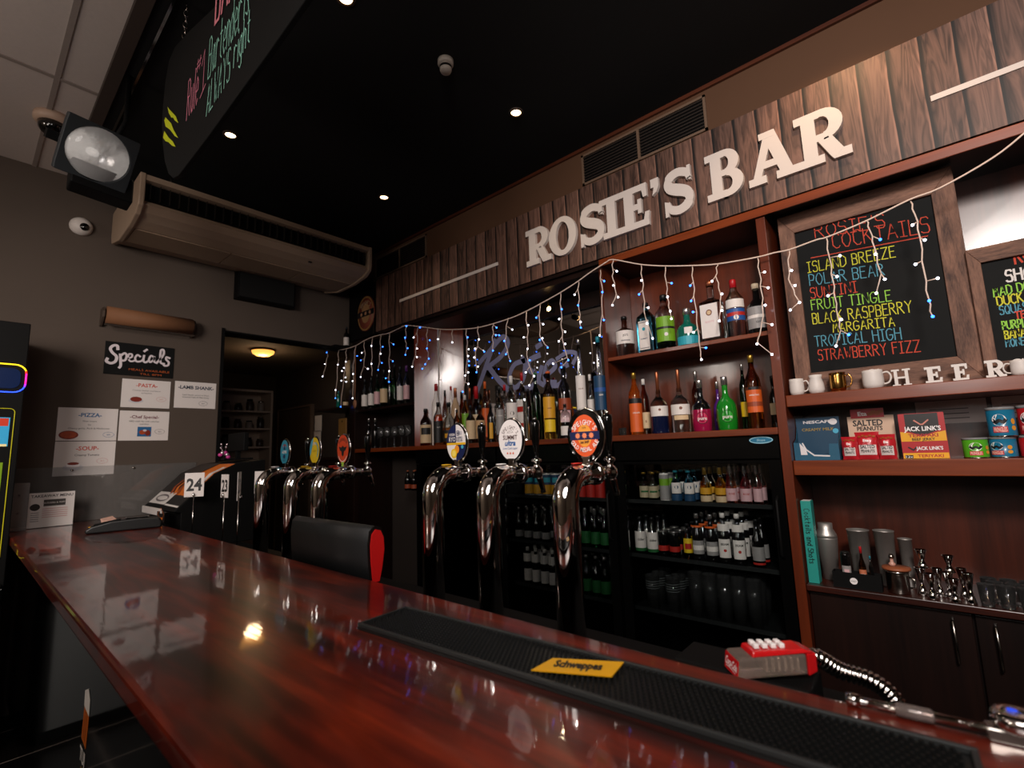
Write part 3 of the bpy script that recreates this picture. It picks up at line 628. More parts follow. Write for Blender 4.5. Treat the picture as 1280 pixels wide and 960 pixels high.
# Specials sign
p0 = aX(132, 426, WX); q0 = aX(218, 436, WX); b0 = aX(129, 467, WX)
sw, sh = q0.y-p0.y, p0.z-b0.z
t = thing('specials_sign', 'black sign reading Specials in white brush lettering, above the notices', 'sign', (WX, p0.y, p0.z))
MB().box(0, .006, 0, sw, -sh, 0, m['slate']).build('board', t, bevel=.0015)
pr = Print()
brush = mat('brush_white', '#d9cfd4', .6)
x = .03*sw/.42
def sc(pts, w, tp=None): pr.line([(u*sw, v*sh-sh) for u, v in pts], w*sh, brush, tp)
def smooth(pts, n=5):
    out = []
    for i in range(len(pts)-1):
        p_, a, b, c = pts[max(i-1, 0)], pts[i], pts[i+1], pts[min(i+2, len(pts)-1)]
        for k in range(n):
            t_ = k/n; out.append(tuple(.5*(2*a[j]+(b[j]-p_[j])*t_+(2*p_[j]-5*a[j]+4*b[j]-c[j])*t_*t_+(3*a[j]-p_[j]-3*b[j]+c[j])*t_**3) for j in (0, 1)))
    return out+[pts[-1]]
for pts, w in (([(.17, .78), (.16, .88), (.11, .88), (.07, .78), (.10, .66), (.16, .55), (.15, .40), (.09, .33), (.03, .38), (.04, .46)], .075),
               ([(.21, .62), (.225, .30), (.21, .22)], .07), ([(.225, .60), (.27, .68), (.30, .60), (.28, .46), (.23, .44)], .06),
               ([(.32, .52), (.37, .58), (.37, .66), (.33, .66), (.32, .54), (.36, .44), (.42, .48)], .05), ([(.49, .62), (.45, .66), (.42, .56), (.44, .46), (.50, .47), (.54, .54)], .055),
               ([(.545, .66), (.54, .50), (.57, .45), (.61, .50)], .06), ([(.545, .80), (.58, .86)], .06), ([(.70, .62), (.65, .68), (.62, .56), (.64, .47), (.69, .56), (.70, .64), (.70, .50), (.74, .46)], .055),
               ([(.75, .50), (.83, .74), (.83, .90), (.79, .88), (.785, .64), (.80, .48), (.85, .46)], .06), ([(.93, .66), (.88, .68), (.88, .60), (.92, .52), (.91, .42), (.86, .40), (.84, .44)], .06)):
    sc(smooth(pts), w)
oi = mat('orange_chalk', '#b4541e', .6)
pr.text('MEALS AVAILABLE', .64*sw, -.84*sh, .068*sh, oi, anchor='c', width=.60*sw); pr.text('TILL 8PM', .66*sw, -.955*sh, .06*sh, oi, anchor='c', width=.32*sw)
pr.lay('lettering', sideX(.006), t)
# kraft paper roll on a wall bracket
a = aX(127, 397, -4.17); b = aX(243, 412, -4.17)
yl, yr = a.y, b.y; zc = (a.z+b.z)/2+.018; xc = -4.155
t = thing('paper_roll_holder', 'brown paper roll on a grey wall bracket above the Specials sign', 'paper roll', (XL, (yl+yr)/2, zc)); hw = (yr-yl)/2
MB().lathe([(.012, -hw+.02), (.058, -hw+.02), (.058, hw-.02), (.012, hw-.02)], mat('kraft_paper', '#7a5236', .75, vary=.08), 28, (xc-XL, 0, 0), 'Y').build('roll', t)
for s in (-1, 1):
    MB().prism([(0.002, -.07), (.03, -.07), (.10, -.02), (.11, .02), (.09, .05), (.002, .05)], lambda u, v, w, s=s: (u, s*(hw-.006)+w, v), -.006, .006, mat('bracket_grey', '#4d4138', .5, .3)).build('bracket_arm', t, bevel=.001)
MB().box(.002, .012, -hw+.01, hw-.01, .025, .045, mat('bracket_grey', '#4d4138', .5, .3)).build('back_bar', t)
MB().box(.10, .118, -hw+.012, hw-.012, -.075, -.068, m['steel']).build('cutter', t)
# white dome camera on the wall, dark one on the ceiling
p = aX(101, 284, XL)
t = thing('dome_camera', 'white eyeball security camera on the wall below the spotlight', 'security camera', (XL, p.y, p.z), (0, math.radians(90), 0))
MB().lathe([(.001, .0), (.062, .0), (.062, .018), (.052, .045), (.036, .060), (.02, .066), (.001, .066)], m['white'], 28).build('housing', t)
MB().lathe([(.001, 0), (.027, 0), (.024, .012), (.001, .018)], m['blackg'], 20, (.014, .012, .056)).build('lens', t)
p = aZ(67, 147, CE)
t = thing('dome_camera', 'dark-domed security camera on the white ceiling behind the spotlight', 'security camera', (p.x, p.y, CE), (math.pi, 0, 0))
MB().lathe([(.001, 0), (.085, 0), (.085, .03), (.072, .045), (.06, .048)], mat('camera_beige', '#b89c88', .5), 28).build('base', t)
MB().lathe([(.066, .045), (.060, .075), (.045, .098), (.02, .112), (.001, .115)], m['blackg'], 24).build('dome', t)
# black panel above the doorway
p = aX(293, 338, XL); q = aX(362, 388, XL)
t = thing('wall_speaker', 'black box speaker panel on the wall between air conditioner and doorway', 'speaker', (XL, p.y, q.z))
MB().box(.001, .10, 0, q.y-p.y, 0, p.z-q.z, m['blackm']).build('cabinet', t, bevel=.006)
MB().box(.1005, .106, .012, q.y-p.y-.012, .012, p.z-q.z-.012, mat('speaker_cloth', '#101010', .95, scale=400, vary=.3)).build('grille', t)
# acrylic splash panel and its clips
t = thing('splash_panel', 'clear acrylic splash panel on the wall at the end of the counter', 'splash panel', (XL, .6, CT))
MB().box(.004, .008, -.42, .60, .003, .352, thin_glass('acrylic', (.93, .93, .93), .03, .06)).build('sheet', t)
for y, z in ((-.40, .33), (-.1, .33), (.22, .33)): MB().lathe([(.001, 0), (.008, 0), (.008, .006), (.001, .007)], m['steel'], 12, (.0085, y, z), 'X').build('screw', t)
t = thing('acrylic_stand', 'narrow clear acrylic strip standing beside the gaming machine', 'acrylic stand', (-3.98, .245, CT))
MB().box(-.003, .003, -.03, .05, 0, .27, thin_glass('acrylic_haze', (.9, .88, .88), .05, .18)).build('upright', t)
MB().box(-.06, .003, -.03, .05, 0, .004, thin_glass('acrylic_foot', (.9, .88, .88), .05, .12)).build('foot', t)
for z in (.2, .1): MB().lathe([(.001, 0), (.006, 0), (.001, .005)], m['steel'], 10, (.0032, .01, z), 'X').build('screw', t)
# takeaway menu standing on the counter
p = aX(38, 606, -4.05); q = aX(95, 603, -4.05)
t = thing('menu_stand', 'upright TAKEAWAY MENU leaflet standing on the far end of the counter', 'menu', (-4.05, p.y, CT)); mw = q.y-p.y
MB().box(0, .0015, 0, mw, .004, .205, m['paper']).build('leaflet', t); MB().box(-.06, .004, 0, mw, 0, .004, thin_glass('acrylic_foot', (.9, .88, .88), .05, .12)).build('base', t)
pr = Print(); pr.text('TAKEAWAY MENU', mw/2, .178, .016, ink, width=mw*.92, anchor='c', bold=.02); pr.rect(mw*.32, .125, mw*.8, .163, mat('menu_photo', '#3c3834', .6, vary=.5, scale=80)); pr.ell(mw*.14, .122, .022, .02, mat('menu_round', '#2a2220', .6)); pr.text('BURGERS & FRIES', mw*.56, .14, .009, m['paper'], anchor='c')
for k in range(5):
    pr.rect(mw*.3, .108-.012*k, mw*.86, .111-.012*k, ink_pk); pr.rect(mw*.06, .088-.012*k, mw*.24, .091-.012*k, ink_grey)
pr.lay('print', sideX(.0015), t)
# ================================================================== gaming machine at the left edge
gx = -3.66
c0 = aX(39, 405, gx)
t = thing('gaming_machine', 'tall black gaming machine with rainbow-edged screens at the left edge', 'gaming machine', (gx, c0.y, 0)); gy = -.62; gt = c0.z
MB().box(-.5, 0, gy, 0, 0, gt, m['blackm']).build('cabinet', t, bevel=.004)
def rrect(y0, y1, z0, z1, r, n=5):
    out = []
    for cx, cy, a0 in ((y1-r, z1-r, 0), (y0+r, z1-r, PI/2), (y0+r, z0+r, PI), (y1-r, z0+r, 1.5*PI)):
        for k in range(n+1): a = a0+PI/2*k/n; out.append((cx+r*math.cos(a), cy+r*math.sin(a)))
    return out
def gpix(x, y): q = aX(x, y, gx); return q.y-c0.y, q.z
hb = [mat('glow_%d' % i, c, .5, emit=2.2, vary=0) for i, c in enumerate(('#ffd21c', '#ff2a12', '#ff1e8c', '#8c28ff', '#2a50ff'))]
y1, z1 = gpix(34, 457); _, z0 = gpix(30, 491)
loop = rrect(y1-.42, y1, z0, z1, .045)
for i, c in enumerate(hb):
    n = len(loop)
b = MB()
for i in range(len(loop)):
    a_, b_ = loop[i], loop[(i+1) % len(loop)]
    k = min(4, int((z1-(a_[1]+b_[1])/2)/(z1-z0)*5)); b.tube([(.006, a_[0], a_[1]), (.006, b_[0], b_[1])], .0035, hb[max(0, k)], 6)
b.build('light_ring', t, label='rainbow light ring round the topper screen')
MB().prism(rrect(y1-.40, y1-.02, z0+.02, z1-.02, .035), lambda u, v, w: (w, u, v), .0005, .004, mat('topper_screen', '#0b1c40', .2, emit=.25)).build('topper_screen', t)
yg = mat('yellow_glow', '#b8b010', .5, emit=.25, vary=0)
ya, za = gpix(19, 511); _, zb = gpix(8, 700)
lp = rrect(ya-.44, ya, zb, za, .02)
MB().tube([(.005, u, v) for u, v in lp], .0018, yg, 6, closed=True).build('yellow_trim', t, label='yellow light trim round the screens')
s0 = gpix(13, 522); s1 = gpix(8, 558)
s2 = gpix(10, 578)
MB().box(.0005, .004, ya-.42, s0[0], s1[1], s0[1], mat('screen_sky', '#2f8fb8', .3, emit=.45, scale=9, vary=.35)).build('upper_screen', t)
MB().box(.0005, .004, ya-.42, s0[0]-.01, s2[1]-.15, s2[1], mat('screen_green', '#6c8a18', .3, emit=.35, scale=14, vary=.5)).build('lower_screen', t)
pr = Print(); pr.rect(s0[0]-.09, s0[1]-.045, s0[0]-.005, s0[1]-.004, mat('screen_red', '#b4321c', .3, emit=.4)); pr.ell(s0[0]-.07, s1[1]+.035, .04, .03, mat('screen_brown', '#a86a1c', .3, emit=.4)); pr.rect(s0[0]-.1, s1[1], s0[0]-.004, s1[1]+.012, mat('screen_cream', '#d8c890', .3, emit=.4))
pr.lay('screen_picture', sideX(.004), t)
MB().box(-.02, .16, gy+.01, -.012, .78, .84, m['blackg']).build('button_deck', t, bevel=.008)
MB().box(.0005, .012, gy+.03, -.03, .06, .70, mat('machine_grey_door', '#5a5c5c', .35)).build('lower_door', t, bevel=.003)
# ================================================================== air conditioner
ac = thing('air_conditioner', 'long beige ceiling-hung air conditioner above the notices wall', 'air conditioner', (-3.85, 1.4, R(1.62)))
acm = mat('aircon_beige', '#a08a76', .45); ye = .80
prof = [(-3.455, 1.735), (-3.462, 1.715), (-3.49, 1.70)]
f = lambda u, v, w: (u+3.85, w, v-1.62)
body = [(-3.51, 1.75), (-3.51, 1.600), (-3.485, 1.592), (-3.47, 1.565), (-3.52, 1.535), (-3.60, 1.512), (-3.70, 1.497), (-3.98, 1.497), (-4.20, 1.545), (-4.225, 1.60), (-4.225, 1.76)]
MB().prism(body, f, -ye+.03, ye-.03, acm).build('body', ac)
MB().prism([(-3.45, 1.715), (-3.455, 1.752), (-3.53, 1.765), (-4.2, 1.775), (-4.2, 1.761), (-3.511, 1.752), (-3.511, 1.712)], f, -ye+.03, ye-.03, acm).build('top_lid', ac)
for s in (-1, 1):
    MB().prism([(-3.445, 1.755), (-3.445, 1.60), (-3.455, 1.55), (-3.52, 1.51), (-3.70, 1.485), (-3.98, 1.485), (-4.21, 1.535), (-4.235, 1.60), (-4.235, 1.77)], f, s*ye-.0295 if s > 0 else s*ye-.0005, s*ye+.0005 if s > 0 else s*ye+.0295, acm).build('end_cap', ac, bevel=.006)
b = MB().box(-3.508+3.85, -3.495+3.85, -ye+.035, ye-.035, -.017, .09, m['blackm']); b.build('outlet', ac, label='dark air outlet slot')
b = MB()
for k in range(30):
    y = -ye+.06+k*(2*ye-.12)/29; b.box(-3.494+3.85, -3.468+3.85, y-.0015, y+.0015, -.014, .088, mat('vane_dark', '#1d1814', .5))
b.build('outlet_vanes', ac)
b = MB()
for y0, y1_ in ((-ye+.04, -.20), (-.19, .32), (.33, ye-.04)):
    b.prism([(-3.72, 1.4965), (-3.975, 1.4965), (-3.975, 1.491), (-3.72, 1.491)], f, y0, y1_, mat('aircon_grille', '#8f7a66', .55))
b.build('intake_grille', ac)
MB().box(-3.558+3.85, -3.545+3.85, .30, .325, -.102, -.095, m['blackg']).build('sensor', ac)
for y in (-.6, .6):
    MB().lathe([(.006, .155), (.006, CE-R(1.62)-.001)], m['steel'], 8, (.2, y, 0)).build('hanging_rod', ac); MB().lathe([(.006, .155), (.006, CE-R(1.62)-.001)], m['steel'], 8, (-.2, y, 0)).build('hanging_rod', ac)
# ================================================================== stage spotlight
az, el = math.radians(12), math.radians(-30)
n_ = Vector((math.cos(az)*math.cos(el), math.sin(az)*math.cos(el), math.sin(el)))
Pc = Vector((-2.73, .32, R(1.40)))
t = thing('stage_spotlight', 'black square-fronted stage spotlight with a bright round lens, under the ceiling edge', 'spotlight', tuple(Pc))
t.rotation_mode = 'QUATERNION'; t.rotation_quaternion = n_.to_track_quat('Z', 'Y')
sb = mat('spot_charcoal', '#23272a', .45)
b = MB(); n = 32; o_ = []
outer = rrect(-.135, .135, -.125, .125, .025, 7)
inn = [(.118*math.cos(2*PI*k/n), .118*math.sin(2*PI*k/n)) for k in range(n)]
def outer_at(a):
    c, s = math.cos(a), math.sin(a); k = min(.135/max(abs(c), 1e-6), .125/max(abs(s), 1e-6)); x_, y_ = c*k, s*k
    d = math.hypot(max(0, abs(x_)-.11), max(0, abs(y_)-.10)); return (x_*.985 if d > .03 else x_, y_*.985 if d > .03 else y_)
angs = sorted([2*PI*k/n for k in range(n)]+[s_+q for q in (0,) for s_ in (math.atan2(.125, .135), PI-math.atan2(.125, .135), PI+math.atan2(.125, .135), 2*PI-math.atan2(.125, .135))])
vo = [outer_at(a) for a in angs]; vi = [(.118*math.cos(a), .118*math.sin(a)) for a in angs]; N = len(angs)
vs = [(x_, y_, 0) for x_, y_ in vo]+[(x_, y_, 0) for x_, y_ in vi]+[(x_, y_, -.03) for x_, y_ in vo]+[(x_, y_, -.03) for x_, y_ in vi]
fs = []
for k in range(N):
    j = (k+1) % N; fs += [(k, j, N+j, N+k), (2*N+j, 2*N+k, 3*N+k, 3*N+j), (k, 2*N+k, 2*N+j, j), (N+j, 3*N+j, 3*N+k, N+k)]
b.add(vs, fs, sb); b.build('front_frame', t, bevel=.003)
MB().lathe([(.122, -.031), (.120, -.09), (.095, -.2), (.06, -.26), (.001, -.27)], sb, 28, cap=False).build('housing', t)
# pressed glass lens over a bright dished reflector
rf = mat('lamp_reflector', '#f0ecea', .24, .85, vary=.2, scale=26, bump=.9)
MB().lathe([(.118, -.012), (.106, -.05), (.075, -.085), (.04, -.105), (.012, -.11)], rf, 32, cap=False).build('reflector', t)
MB().lathe([(.018, -.11), (.018, -.06), (.010, -.045), (.001, -.042)], mat('lamp_bulb', '#e9e2da', .2, emit=.5), 14).build('bulb', t)
MB().lathe([(.001, .024), (.035, .022), (.07, .015), (.10, .003), (.117, -.008)], thin_glass('lens_glass', (.97, .97, .98), .0, .33), 32, cap=False).build('lens', t)
for s in (-1, 1): MB().box(.11 if s > 0 else -.155, .155 if s > 0 else -.11, -.02, .02, -.14, -.11, m['blackm']).build('pivot', t)
# yoke up to the ceiling (in room axes)
q = t.rotation_quaternion.inverted()
loc = lambda v: tuple(q @ (Vector(v)-Pc))
back = Pc-n_*.15
side = Vector((-math.sin(az), math.cos(az), 0))
pt_ = Pc-n_*.13+side*.06
MB().tube([loc(pt_), loc(Vector((pt_.x, .425, pt_.z+.22))), loc(Vector((pt_.x, .425, CE-.021)))], .012, m['blackm'], 8).build('mount_arm', t)
bx = Pc-n_*.15+Vector((0, .05, -.155))
MB().hexa([loc(bx+side*sx+Vector((dx, 0, dz))) for dz in (-.06, .06) for sx, dx in ((-.11, .06), (.13, .06), (.13, -.06), (-.11, -.06))], m['blackm']).build('control_box', t, bevel=.008)
# ================================================================== hanging chalkboard
YB = .50
t = thing('hanging_chalkboard', 'black surfboard-shaped chalkboard of bar rules hung on chains over the counter', 'chalkboard', (-1.6, YB, R(1.4)))
out = [(-2.14, 1.125), (-2.22, 1.145), (-2.30, 1.20), (-2.375, 1.29), (-2.43, 1.40), (-2.465, 1.50), (-2.472, 1.60), (-2.46, 1.72), (-2.42, 1.80), (-2.33, 1.815), (-2.11, 1.75), (-1.71, 1.61), (-1.3, 1.53), (-.9, 1.50), (-.72, 1.44), (-.66, 1.34), (-.72, 1.22), (-.9, 1.16), (-1.3, 1.14), (-1.8, 1.125)]
fb = lambda u, v, w: (u+1.6, w, v-1.4)
MB().prism(out, fb, -.008, .008, m['slate']).build('board', t, bevel=.003)
pr = Print(); pk = mat('pink_chalk', '#ff9ab4', .7); tl = mat('teal_chalk', '#a4ead4', .7); lp_ = mat('light_pink_chalk', '#ff9aa8', .7); mg = mat('lime_paint', '#d8e41c', .5)
def onb(px, py): p_ = aY(px, py, YB-.008); return p_.x+1.6, p_.z-R(1.4)
def hb_(txt, a_, b_, h, w, m_):
    x0, y0 = onb(*a_); x1, y1 = onb(*b_); pr.hand(txt, x0, y0, x1, y1, h, w, m_)
hb_('Rule', (233, 150), (247, 129), .17, .0052, pk); hb_('#', (246, 92), (252, 83), .05, .004, pk); hb_('1', (251, 123), (258, 106), .17, .005, pk)
hb_('Bartender', (261, 99), (302, 35), .16, .0048, tl); hb_('is', (305, 27), (312, 16), .13, .0048, tl)
hb_('ALWAYS', (259, 146), (288, 100), .12, .0048, tl); hb_('right', (293, 86), (313, 53), .115, .0048, tl)
hb_('BAR RULES', (270, 30), (360, -110), .20, .014, lp_)
for cl in ([(122, 535), (130, 547), (150, 568), (164, 584), (176, 617), (158, 604), (150, 590), (141, 590), (128, 566)], [(112, 588), (140, 618), (152, 650), (176, 692), (158, 682), (142, 660), (134, 650), (112, 634), (106, 604)], [(106, 656), (116, 672), (128, 690), (148, 708), (163, 736), (144, 730), (126, 712), (112, 708), (100, 690)]):
    pr.poly([onb(180+.25*u, .25*v) for u, v in reversed(cl)], mg)
pr.lay('chalk_lettering', lambda u, v, h: (u, -.008-h, v), t)
def chain(x, z0, z1):
    b = MB(); n = int((z1-z0)/.026)
    for k in range(n):
        zc_ = z0+(k+.5)*(z1-z0)/n; pts = []
        for i in range(10):
            a = 2*PI*i/10; u, v = .008*math.cos(a), .017*math.sin(a); pts.append((x+u, 0, zc_+v) if k % 2 else (x, u, zc_+v))
        b.tube(pts, .0022, m['steel'], 5, closed=True)
    return b
chain(-2.22+1.6, 1.785-1.4, CE-R(1.4)-.002).build('chain', t); chain(-.95+1.6, 1.50-1.4, CE-R(1.4)-.002).build('chain', t)
# ================================================================== ceiling lamps and sensor
def downlight(px, label, x=None, y=None):
    p_ = aZ(px[0], px[1], CE) if px else Vector((x, y, CE))
    t = thing('downlight', label, 'ceiling light', (p_.x, p_.y, CE))
    MB().lathe([(.030, -.001), (.042, -.001), (.042, -.006), (.030, -.009)], mat('downlight_rim', '#4a3c34', .5), 24, cap=False).build('rim', t)
    MB().lathe([(.001, -.003), (.029, -.003), (.029, -.0012), (.001, -.0012)], mat('downlight_glow', '#ffdcae', .5, emit=9., vary=0, ecol='#ffd6a0'), 20).build('lamp', t)
    light('downlight_beam', 'SPOT', (p_.x, p_.y, CE-.02), 7.0, (1, .80, .58), .03, aim=(p_.x, p_.y, 0), spot=math.radians(100))
downlight((645, 140), 'glowing round downlight in the black ceiling nearest the sign lettering')
downlight((480, 246), 'glowing round downlight near the far corner of the black ceiling')
downlight((288, 168), 'glowing round downlight just right of the hanging chalkboard')
downlight((432, -3), 'downlight cut by the top edge of the frame')
p = aZ(557, 76, CE)
t = thing('smoke_detector', 'small white cylindrical sensor on the black ceiling', 'smoke detector', (p.x, p.y, CE), (PI, 0, 0))
MB().lathe([(.001, 0), (.040, 0), (.040, .02), (.034, .026), (.001, .027)], m['offw'], 24).build('base', t)
MB().lathe([(.03, .027), (.030, .052), (.026, .062), (.001, .064)], m['offw'], 24).build('head', t)
MB().lathe([(.0305, .034), (.0305, .046)], m['blackm'], 24, cap=False).build('vent_band', t)
# ================================================================== corridor beyond the doorway
p = aZ(329, 437, 2.72)
t = thing('oyster_light', 'glowing oyster ceiling light in the corridor beyond the doorway', 'ceiling light', (p.x, p.y, 2.72), (PI, 0, 0))
MB().lathe([(.001, 0), (.135, 0), (.135, .02), (.001, .021)], m['brass'], 28).build('base', t)
MB().lathe([(.125, .021), (.115, .05), (.08, .072), (.03, .08), (.001, .081)], mat('oyster_glow', '#ffd08c', .4, emit=1.7, vary=0, ecol='#ffb050'), 28).build('shade', t)
light('corridor_lamp_light', 'POINT', (p.x, p.y, 2.60), 4.2, (1, .68, .38), .08)
xs = -5.75
a = aX(270, 484, xs); b_ = aX(336, 489, xs); c_ = aX(331, 560, xs)
t = thing('corridor_shelf', 'pale open shelf unit of jars in the corridor beyond the doorway', 'shelf unit', (xs, (a.y+b_.y)/2, 0)); hw = (b_.y-a.y)/2+.04; zt, zb = a.z, c_.z
sm = mat('shelf_cream', '#b49a86', .6)
for s in (-1, 1): MB().box(-.3, 0, s*hw-.012, s*hw+.012, 0, zt, sm).build('side_panel', t)
MB().box(-.3, 0, -hw+.0125, hw-.0125, zt-.025, zt, sm).build('top_panel', t); MB().box(-.3, -.29, -hw+.0125, hw-.0125, .02, zt-.026, sm).build('back_panel', t)
hs = [zb, zb+.205, zb+.40]
for z in hs+[zb-.5]: MB().box(-.289, -.002, -hw+.0125, hw-.0125, z, z+.018, sm).build('shelf', t)
jm = [mat('jar_dark', '#241a16', .3), mat('jar_brown', '#3c2a20', .35), mat('jar_pale', '#8a7a6c', .5)]
jl = ['dark jar', 'brown jar', 'pale jar']; place_w = ['bottom', 'middle', 'top']
for r_, z in enumerate(hs):
    for k in range(5):
        y = -hw+.07+k*(2*hw-.14)/4; hh = .09+.05*((k*7+r_*3) % 4)/3; kind = (k+2*r_) % 3
        j = thing('storage_jar', '%s, %s of five on the %s visible shelf of the corridor unit' % (jl[kind], ('first', 'second', 'third', 'fourth', 'last')[k], place_w[r_]), 'jar', (xs-.13, (a.y+b_.y)/2+y, z+.0185))
        MB().lathe([(.001, 0), (.034, 0), (.038, .01), (.038, hh*.75), (.028, hh*.85), (.028, hh*.86)], jm[kind], 14).build('body', j)
        MB().lathe([(.001, hh*.86), (.031, hh*.86), (.031, hh), (.001, hh)], m['blackm'] if k % 2 else m['steel'], 14).build('lid', j)
# inner door and notices in the corridor
yd = 3.299
t = thing('corridor_door', 'dark flush door in a paler frame at the back of the corridor', 'door', (-6.0, yd, 0))
p = aY(352, 515, yd); q = aY(392, 512, yd)
t.location.x = (p.x+q.x)/2; w = (q.x-p.x)/2
MB().box(-w, w, -.04, -.002, 0, p.z, mat('door_taupe', '#43372f', .6)).build('leaf', t, bevel=.003)
for s in (-1, 1): MB().box(s*w-.03 if s < 0 else w+.001, s*w-.001 if s < 0 else w+.03, -.055, -.002, 0, p.z+.03, mat('frame_taupe', '#5a4a40', .6)).build('jamb', t)
MB().box(-w, w, -.055, -.002, p.z+.001, p.z+.03, mat('frame_taupe', '#5a4a40', .6)).build('head', t)
MB().lathe([(.001, 0), (.02, 0), (.02, -.03), (.001, -.03)], m['steel'], 12, (w*.7, -.04, 1.05), 'Y').build('handle', t)
for (x_, y_, dy), lb in (((398, 522, 17), 'upper white notice on the corridor wall right of the door'), ((397, 541, 13), 'lower white notice on the corridor wall right of the door')):
    p = aY(x_-4, y_-2, yd); q = aY(x_+4, y_+dy, yd)
    tag(MB().box(p.x, q.x, yd-.003, yd, q.z, p.z, m['paper']).build('notice'), lb, 'notice')
p = aX(258, 452, -6.89); q = aX(297, 470, -6.89)
def smooth3(pts, n=6):
    out = []
    for i in range(len(pts)-1):
        p_, a, b, c = pts[max(i-1, 0)], pts[i], pts[i+1], pts[min(i+2, len(pts)-1)]
        for k in range(n):
            t_ = k/n; out.append(tuple(.5*(2*a[j]+(b[j]-p_[j])*t_+(2*p_[j]-5*a[j]+4*b[j]-c[j])*t_*t_+(3*a[j]-p_[j]-3*b[j]+c[j])*t_**3) for j in (0, 1, 2)))
    return out+[pts[-1]]
# ================================================================== beer taps
gold = mat('gold_print', '#e8b41c', .4); w_ink = mat('print_white', '#ece6e4', .4, vary=.01); navy = mat('print_navy', '#141f4a', .4); orange = mat('print_orange', '#d8562a', .4); brown_ink = mat('print_brown', '#4a2a26', .4)
blue_ink = mat('print_blue', '#1c5a9c', .4); teal = mat('print_teal', '#2a86a0', .4); yellow = mat('print_yellow', '#e6c41c', .4); sky = mat('print_sky', '#4aa6c4', .4); redo = mat('print_red_orange', '#d8481e', .4); k_ink = mat('print_black', '#141214', .4); red_i = mat('print_red', '#b8281e', .4)
def star8(pr, cx, cy, r, m_): pr.poly([((r if k % 2 == 0 else r*.62)*math.cos(PI*k/8)+cx, (r if k % 2 == 0 else r*.62)*math.sin(PI*k/8)+cy) for k in range(16)], m_)
def halfell(cx, cy, rx, ry, a0, a1, n=16): return [(cx+rx*math.cos(a0+(a1-a0)*k/n), cy+ry*math.sin(a0+(a1-a0)*k/n)) for k in range(n+1)]
def face_gold(pr):
    rx, ry = .040, .0535
    pr.ell(0, 0, rx, ry, orange, 40); pr.ell(0, .0, .021, .029, mat('print_amber', '#e89a3c', .4), 28)
    pr.rect(-.044, -.0105, .044, .0105, navy); [star8(pr, x_, 0, .0085, mat('print_peach', '#e8875c', .4)) for x_ in (-.0205, 0, .0205)]
    pr.arc_text("SPEIGHT'S", 0, -.006, .0405, PI/2, 2.05, .0135, w_ink, .01); pr.arc_text('GOLD MEDAL ALE', 0, .006, .0415, -PI/2, 2.2, .0115, w_ink, .01, inside=True)
    pr.text('1876', 0, .018, .005, brown_ink, anchor='c'); pr.hand('James Speight', -.013, -.020, .014, -.017, .006, .0007, brown_ink)
def face_summit(pr):
    pr.ell(0, 0, .0445, .058, w_ink, 40); pr.arc_text("SPEIGHT'S", 0, .004, .032, PI/2, 2.3, .0115, brown_ink)
    pr.line([(-.011, .020), (-.004, .026), (0, .0235), (.005, .028), (.012, .020), (-.011, .020)], .0008, brown_ink)
    pr.text('SUMMIT', 0, .0, .0135, brown_ink, anchor='c', width=.055, bold=.02); pr.text('ultra', 0, -.017, .016, blue_ink, anchor='c', width=.041, bold=.03, shear=.25)
    pr.text('Low Carb Lager', 0, -.0275, .0062, blue_ink, anchor='c', shear=.2); [star8(pr, x_, -.039, .0035, orange) for x_ in (-.011, 0, .011)]
def face_ryoku(pr):
    pr.poly(halfell(0, 0, .0445, .058, 0, 2*PI, 40), w_ink); pr.poly(halfell(0, 0, .0445, .058, PI/2, PI, 14)+[(0, 0)], navy); pr.poly(halfell(0, -.006, .0445, .052, -PI/2, 0, 14)+[(0, -.006)], navy)
    pr.rect(-.044, -.007, .044, .0, gold); pr.text('KUROKIN', -.031, .022, .0085, w_ink, width=.026, bold=.02); pr.rect(.004, .022, .016, .038, navy)
    pr.line([(.007, .034), (.013, .034)], .0015, w_ink); pr.line([(.010, .037), (.010, .025)], .0015, w_ink); pr.line([(.0065, .025), (.0135, .025)], .0015, w_ink); pr.text('KI', .018, .024, .012, mat('print_slate', '#5a6080', .4), width=.010)
    pr.text('RYO', -.032, .004, .015, w_ink, width=.031, bold=.015); pr.text('KUETSU', .001, .004, .015, navy, width=.031, bold=.015)
    pr.ell(.005, -.021, .011, .013, mat('lemon_orange', '#e8932c', .4)); pr.ell(-.009, -.034, .014, .015, mat('lemon_yellow', '#f2c81c', .4)); pr.ell(-.009, -.034, .009, .010, mat('lemon_pale', '#f6dc6a', .4)); pr.ell(.031, -.014, .006, .006, sky)
def face_blue(pr):
    pr.ell(0, 0, .0445, .058, teal, 36); pr.ring(0, .020, .022, .018, .006, red_i, 14, .3, PI-.3); pr.poly([(-.012, .012), (0, .034), (.012, .012)], navy); pr.text('ALPINE', 0, -.006, .014, w_ink, anchor='c', width=.05, bold=.02); pr.ell(0, -.022, .013, .010, navy); pr.text('BEER', 0, -.044, .007, navy, anchor='c')
def face_yellow(pr):
    pr.ell(0, 0, .0445, .058, yellow, 36); pr.poly(halfell(0, 0, .0445, .058, PI*.58, PI*1.15, 14)+[(-.025, 0)], sky); pr.ell(0, -.012, .029, .036, yellow, 28); pr.line(smooth([(.026, -.028), (.033, .0), (.022, .026), (.006, .034)]), .006, sky); pr.text('CITRUS', 0, .024, .012, w_ink, anchor='c', width=.034, bold=.02); pr.text('LAGER', 0, -.006, .008, mat('print_ochre', '#b8901c', .4), anchor='c')
